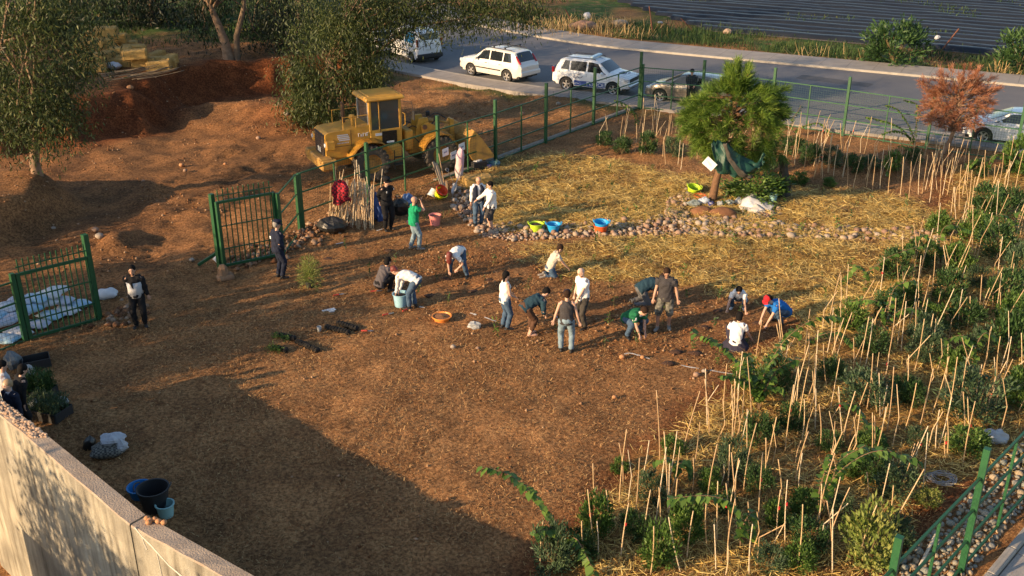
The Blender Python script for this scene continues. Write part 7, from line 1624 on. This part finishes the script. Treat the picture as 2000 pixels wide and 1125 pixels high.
# ================================================================ planting bits
m_plug = mat('peat_plug', (.012, .010, .008), .95, bump=1)
def strip(label, a, c, green, seed):
    pa, pb = P(*a), P(*c); d = pb-pa; L = d.length; t = thing('seedling_strip', label, 'seedling strip', pa, math.atan2(d.y, d.x)); n = max(4, int(L/.085)); rr_ = random.Random(seed)
    for i in range(n): b = MB(); b.blob((L*(i+.5)/n, rr_.uniform(-.015, .015), .045), (.06, .095, .075), 8, 6, .12, seed*50+i); b.build('soil_plug', m_plug, t)
    if green:
        g = np.random.default_rng(seed); k = 260; C = np.stack([g.uniform(-.1, L*.8, k), g.normal(-.10, .07, k), g.uniform(.02, .14, k)], 1); V, F = leaves(C, g.normal(size=(k, 3))+np.array([0, -.6, .5]), .07, .02, g); obj('leaves', np_mesh('leaves', V, F, g.uniform(0, 1, k)), m_sh[1], t)
strip('short strip of seedling plugs with green tops', (534, 681), (561, 688), True, 1); strip('strip of peat plugs with leaves at the upper end', (545, 657), (577, 665), True, 2); strip('longest strip of bare black peat plugs', (580, 669), (622, 688), False, 3); strip('strip of black peat plugs beside the clear cup', (636, 640), (682, 654), False, 4); strip('strip of black peat plugs behind the one by the cup', (659, 633), (698, 646), False, 5)
b = MB(); b.lathe([(.001, .003), (.045, 0), (.062, .16), (.056, .16), (.04, .01), (.001, .01)], 16); tag(b.build('clear_cup', m_clear, loc=P(624, 648), smooth=True), 'clear plastic cup standing beside the seedling strips', 'cup')
b = MB(); b.box((0, 0, .012), (.30, .22, .012), rotm('X', .06), ch=.002); b.box((.10, -.02, .03), (.20, .16, .008), rotm('Y', -.15), ch=.002); tag(b.build('paper_sheet', CW, loc=P(641, 608), rz=.5), 'white paper sheets lying on the soil', 'paper')
m_rtool = mat('red_handle', (.45, .05, .03), .5)
for i, (px, py, rz) in enumerate([(758, 615, .5), (795, 606, .8), (717, 648, 0), (662, 577, .4), (735, 570, .2)]):
    t = thing('hand_trowel', ['red handled trowel lying by the blue bucket', 'red trowel stuck at the feet of the bending person', 'red trowel lying beyond the peat strips', 'red trowel on the soil behind the grey shirted person', 'red trowel beside the squatting grey shirted person'][i], 'trowel', P(px, py), rz); b = MB(); b.tube([(-.16, 0, .03), (0, 0, .035)], .022, 8); b.build('handle', m_rtool, t); b = MB(); b.blob((.09, 0, .03), (.10, .04, .012), 8, 5, 0); b.build('blade', m_steel, t)
f = P(1062, 652); hx0 = U(1090, 612, .05); t = thing('digging_hoe', 'wooden digging stick held by the barefoot person', 'tool', P(1082, 622)); w0 = T12.matrix_basis @ k12['wr'][1]; w1 = T12.matrix_basis @ k12['wr'][-1]; dd = (w1-w0).normalized(); b = MB(); b.tube([w0-dd*.25-t.location, w1+dd*.1-t.location, V3((.05, .05, .02))], .017, 7); b.build('shaft', m_wood, t); b = MB(); b.box((.05, .05, .02), (.10, .16, .03), ch=.008); b.build('blade', m_steel, t)
b = MB(); b.tube([(-.22, 0, .03), (0, 0, .03)], .018, 8); b.box((.1, 0, .02), (.16, .06, .012)); tag(b.build('hand_tool', m_wood, loc=P(1238, 660), rz=-.4), 'wooden handled tool on the soil by the squatting man in green', 'tool')
# lime marking line on the soil
m_lime2 = mat('lime_powder', (.55, .52, .48), .95)
lm = MB(); rr = random.Random(12)
for seg in [[(1218, 693), (1235, 692), (1268, 702)], [(1328, 714), (1345, 718), (1365, 721)], [(1385, 724), (1412, 729), (1440, 733)], [(918, 612), (930, 617)], [(945, 620), (960, 626), (970, 629)], [(818, 600), (830, 602)], [(655, 478), (672, 474)], [(735, 452), (745, 449)]]:
    pts = smooth_line([P(*p) for p in seg], 6)
    for p, d in resample(pts, .07):
        w_ = rr.uniform(.015, .035); n2 = V3((-d.y, d.x, 0))*w_; q = [p-d*.05-n2, p+d*.05-n2*rr.uniform(.5, 1.2), p+d*.05+n2, p-d*.05+n2*rr.uniform(.5, 1.2)]; lm.add([V3((a.x, a.y, hz(a.x, a.y)+.022)) for a in q], [(0, 1, 2, 3)])
structure(lm.build('lime_marking', m_lime2))
# seedlings set out in the beds
def seedling_mesh(seed, green):
    g = np.random.default_rng(seed); n = 26 if green else 14; C = np.stack([g.normal(0, .03, n), g.normal(0, .03, n), g.uniform(.03, .26, n)], 1); V, F = leaves(C, g.normal(size=(n, 3))+np.array([0, 0, .6]), g.uniform(.05, .11, n), .03, g); me = np_mesh('seedling', V, F, g.uniform(0, .8, n)); b = MB(); me.materials.append(m_sh[1] if green else m_sh[3]); return me
SD = [seedling_mesh(i, i % 3 == 0) for i in range(6)]
m_tw = m_stem; twm = MB(); twm.tube([(0, 0, -.03), (.01, 0, .14), (0, .01, .28)], [.008, .006, .003], 5); twm = twm.mesh('stem'); twm.materials.append(m_stem)
def seedlings(poly, n, label, group, sc, md, seed):
    rr_ = random.Random(seed); pts = []; xs = [p.x for p in poly]; ys = [p.y for p in poly]; tr = 0
    while len(pts) < n and tr < 5000:
        tr += 1; x, y = rr_.uniform(min(xs), max(xs)), rr_.uniform(min(ys), max(ys))
        if polydist(x, y, poly) < .3 or any((x-a)**2+(y-c)**2 < md*md for a, c in pts): continue
        pts.append((x, y)); o = thing('seedling', label, 'seedling', (x, y, hz(x, y)), rr_.uniform(0, 6), group); obj('leaves', SD[rr_.randrange(6)], None, o); obj('stem', twm, None, o); s_ = sc*rr_.uniform(.7, 1.5); o.scale = (s_, s_, s_*rr_.uniform(.9, 1.5))
seedlings(STRAW[0], 62, 'small dark seedling planted in the straw beyond the stone row', 'seedlings in the far straw bed', 1.0, .75, 1); seedlings(STRAW[1], 34, 'small green seedling planted in the near straw bed', 'seedlings in the near straw bed', 1.0, .9, 2); seedlings(DUG, 40, 'freshly planted seedling in the dug soil', 'seedlings in the dug soil', .9, .8, 3)
# planting holes with loose dark soil
for i, (px, py) in enumerate([(642, 506), (760, 490), (870, 545), (855, 425), (1090, 625), (1320, 688), (1358, 690), (1405, 608), (1480, 632), (955, 548), (925, 570), (840, 578), (1305, 710), (1375, 640)]):
    b = MB(); b.blob((0, 0, 0), (.18, .12, .05), 10, 6, .2, 70+i); o = b.build('soil_patch', mat('moist_soil', (.055, .025, .014), .95, bump=1), smooth=True); o.location = P(px, py)+V3((0, 0, .0)); tag(o, 'small dark heap of moist soil by a planting hole', 'soil heap', 'moist soil by planting holes')
# potted feathery plant
t = thing('potted_plant', 'feathery light green shrub in a dark pot near the gate officer', 'potted plant', P(606, 562)); b = MB(); b.lathe([(.001, 0), (.10, 0), (.13, .22), (.14, .22), (.14, .20), (.001, .19)], 18); b.build('pot', m_dark, t, ang=50)
g = np.random.default_rng(5); n = 1500; d = unit(g.normal(size=(n, 3))+np.array([0, 0, .7])); C = d*g.uniform(.05, .62, (n, 1))*np.array([.6, .6, 1.15])+np.array([0, 0, .28]); V, F = leaves(C, d+g.normal(0, .35, (n, 3)), .13, .014, g); obj('foliage', np_mesh('foliage', V, F, g.uniform(.2, 1, n)), m_sh[2], t)
# nursery crates by the wall
def crate(label, px, py, l, w_, h, rz, plants, seed):
    t = thing('plastic_crate', label, 'crate', P(px, py), rz); 
    for (c, sz) in [((0, w_/2, h/2), (l, .02, h)), ((0, -w_/2, h/2), (l, .02, h)), ((l/2, 0, h/2), (.02, w_-.02, h)), ((-l/2, 0, h/2), (.02, w_-.02, h)), ((0, 0, .01), (l-.02, w_-.02, .02))]: b = MB(); b.box(c, sz, ch=.004); b.build('crate_side', m_dark, t)
    if plants:
        g = np.random.default_rng(seed); n = 1400; C = np.stack([g.uniform(-l/2, l/2, n), g.uniform(-w_/2, w_/2, n), h*.6+g.uniform(0, plants, n)], 1); V, F = leaves(C, g.normal(0, .5, (n, 3))+np.array([0, 0, 1]), .12, .018, g); obj('foliage', np_mesh('foliage', V, F, g.uniform(0, 1, n)), m_sh[0 if seed % 2 else 3], t)
crate('empty black plastic crate near the left gate', 73, 716, .62, .42, .26, .5, 0, 1); crate('black crate full of feathery nursery plants', 98, 812, .85, .55, .24, -.35, .34, 3); crate('crate of taller nursery plants behind the first', 82, 775, .6, .45, .24, -.2, .5, 4)
for i, (px, py, rz) in enumerate([(70, 806, .4), (125, 800, 1.4)]): crumple(['white plastic lining of the plant crate', 'torn clear bag at the end of the plant crate'][i], px, py, (.14, .10, .12), m_clear, 30+i, loc=P(px, py)+V3((0, 0, .14)))
# belongings by the wall
m_check = bpy.data.materials.new('check_cloth'); m_check.use_nodes = True; _n = m_check.node_tree; _tc = _n.nodes.new('ShaderNodeTexCoord'); _ck = _n.nodes.new('ShaderNodeTexChecker'); _ck.inputs['Scale'].default_value = 22; _ck.inputs[1].default_value = (.20, .19, .16, 1); _ck.inputs[2].default_value = (.05, .05, .05, 1)
_n.links.new(_tc.outputs['Object'], _ck.inputs[0]); _n.links.new(_ck.outputs[0], _n.nodes['Principled BSDF'].inputs['Base Color']); _n.nodes['Principled BSDF'].inputs['Roughness'].default_value = .9
t = thing('tartan_bag', 'checked blanket bag with a white cloth on top near the wall', 'bag', P(212, 888), .3); sack_mesh(.66, .5, .34, 31).build('bag', m_check, t, smooth=True); b = MB(); b.blob((.12, .06, .32), (.26, .2, .13), 14, 9, .22, 6); b.blob((.28, -.06, .2), (.14, .12, .14), 12, 8, .22, 9); b.build('white_cloth', CLG, t)
o = sack_mesh(.42, .3, .3, 41).build('black_rucksack', m_bagk, smooth=True); o.location = P(186, 872); o.rotation_euler = (0, R(-80), .3); tag(o, 'small black rucksack standing beside the checked bag', 'rucksack')
# things on top of the wall
m_orange = mat('orange_stone', (.45, .22, .09), .8, col2=(.33, .16, .08), scale=6, bump=.3)
for i, (px, py) in enumerate([(288, 1016), (294, 1020), (303, 1018), (310, 1022), (321, 1024), (291, 1024)]):
    b = MB(); b.blob((0, 0, .04), (.055, .05, .045), 9, 7, .06, i); o = b.build('orange_stone', m_orange, smooth=True); o.location = U(px, py, HW); tag(o, 'small orange stone on top of the concrete wall', 'stone', 'orange stones on the wall')
rb_ = MB(); rr = random.Random(2)
for i in range(260):
    f = rr.random(); a = W_IN[1].lerp(W_IN[2], f*1.15); c = W_OUT[1].lerp(W_OUT[2], f*1.15); p = a.lerp(c, rr.uniform(.08, .85)); s_ = rr.uniform(.015, .05); rb_.blob((p.x, p.y, HW+s_*.4), (s_, s_*.8, s_*.6), 6, 4, .15, i)
stuff(rb_.build('wall_rubble', mat('wall_rubble', (.40, .24, .14), .9, col2=(.5, .38, .28), scale=9)))
# foreground odds
a = U(1790, 1118, .0); c = PZ(1836, 1028, a.y+1.0); d = c-a; b = MB(); b.tube([(0, 0, 0), (0, 0, d.length)], .028, 9); o = b.build('white_pole', mat('bleached_pole', (.55, .48, .38), .7)); o.location = a; o.rotation_mode = 'QUATERNION'; o.rotation_quaternion = d.to_track_quat('Z', 'Y'); tag(o, 'bleached pole leaning on the foreground fence', 'pole')
wc = MB(); rr = random.Random(6)
for i in range(14):
    r_ = rr.uniform(.16, .30); wc.tube([V3((r_*math.cos(a)+rr.uniform(-.03, .03), r_*.8*math.sin(a), .05+.03*math.sin(2*a+i)+i*.004)) for a in np.linspace(0, 2*math.pi, 22)], .004, 4, cap=False)
tag(wc.build('wire_coil', mat('wire_grey', (.30, .30, .32), .5)), 'tangled coil of thin grey wire on the straw', 'wire').location = P(1838, 940)
# verge odds and rusty posts
m_rp = mat('rusty_post', (.16, .06, .035), .9, col2=(.10, .045, .03), scale=8)
for i, (fx, fy, tx, ty, lb_) in enumerate([(1275, 66, 1268, 12, 'thin rusty post upright on the verge'), (1352, 58, 1330, 36, 'broken rusty post leaning on the verge'), (1836, 102, 1873, 56, 'leaning rusty post in front of the plastic rows'), (1120, 48, 1104, 18, 'rusty post in the dry brush')]):
    a = U(fx, fy); c = PZ(tx, ty, a.y); d = c-a; b = MB(); b.tube([(0, 0, -.2), (0, 0, d.length)], .045, 6); o = b.build('rusty_post', m_rp); o.location = a; o.rotation_mode = 'QUATERNION'; o.rotation_quaternion = d.to_track_quat('Z', 'Y'); tag(o, lb_, 'post')
for i, (px, py, r_, m_, lb_) in enumerate([(1210, 50, (.6, .35, .25), m_st[3], 'pale boulder on the grass verge'), (1140, 58, (1.0, .6, .35), m_st[2], 'grey heap of stones on the verge'), (1146, 38, (.3, .25, .3), CLG, 'white block on the verge near the dry brush'), (1289, 46, (.2, .15, .1), CLG, 'small white scrap on the verge'), (1830, 80, (.2, .12, .22), CLG, 'pale plastic scrap among the plastic rows'), (1420, 66, (.3, .22, .2), m_st[1], 'tan rock on the verge')]): crumple(lb_, px, py, r_, m_, 50+i, cat='rock' if i in (0, 1, 5) else 'block' if i == 2 else 'scrap', name='verge_rock' if i < 3 or i == 5 else 'plastic_scrap', nz=.12, loc=U(px, py))
# loose rocks on the yard and a pipe
rr = random.Random(14); m_rk = [m_st[0], m_st[3], MATS['rubble'] if False else m_orange]
for i, (px, py, s_) in enumerate([(187, 452, .22), (195, 465, .26), (355, 325, .2), (362, 335, .16), (375, 510, .16), (440, 322, .14), (545, 210, .3), (560, 225, .25), (255, 175, .3), (225, 245, .3), (120, 250, .2), (1255, 855 if False else 700, .12), (933, 682, .10), (885, 680, .14), (1200, 778, .12), (1360, 735, .16), (1375, 728, .14), (1215, 700, .15), (505, 272, .2), (15, 345, .22), (20, 350, .16), (280, 355, .12), (105, 448, .15), (950, 262, .3), (1020, 225, .25), (1090, 205, .22)]):
    b = MB(); b.blob((0, 0, s_*.3), (s_*.55, s_*.45, s_*.4), 9, 6, .12, 90+i); o = b.build('loose_rock', m_rk[i % 3], smooth=True); o.location = P(px, py); tag(o, 'loose rock lying on the bare ground', 'rock', 'loose rocks on the bare ground')
b = MB(); b.tube([(0, 0, 0), (1.1, .05, .02)], .05, 10); o = b.build('concrete_pipe', mat('pipe_grey', (.34, .33, .30), .8)); o.location = P(10, 440)+V3((0, 0, .06)); tag(o, 'pale grey pipe lying at the edge of the spoil mound', 'pipe')
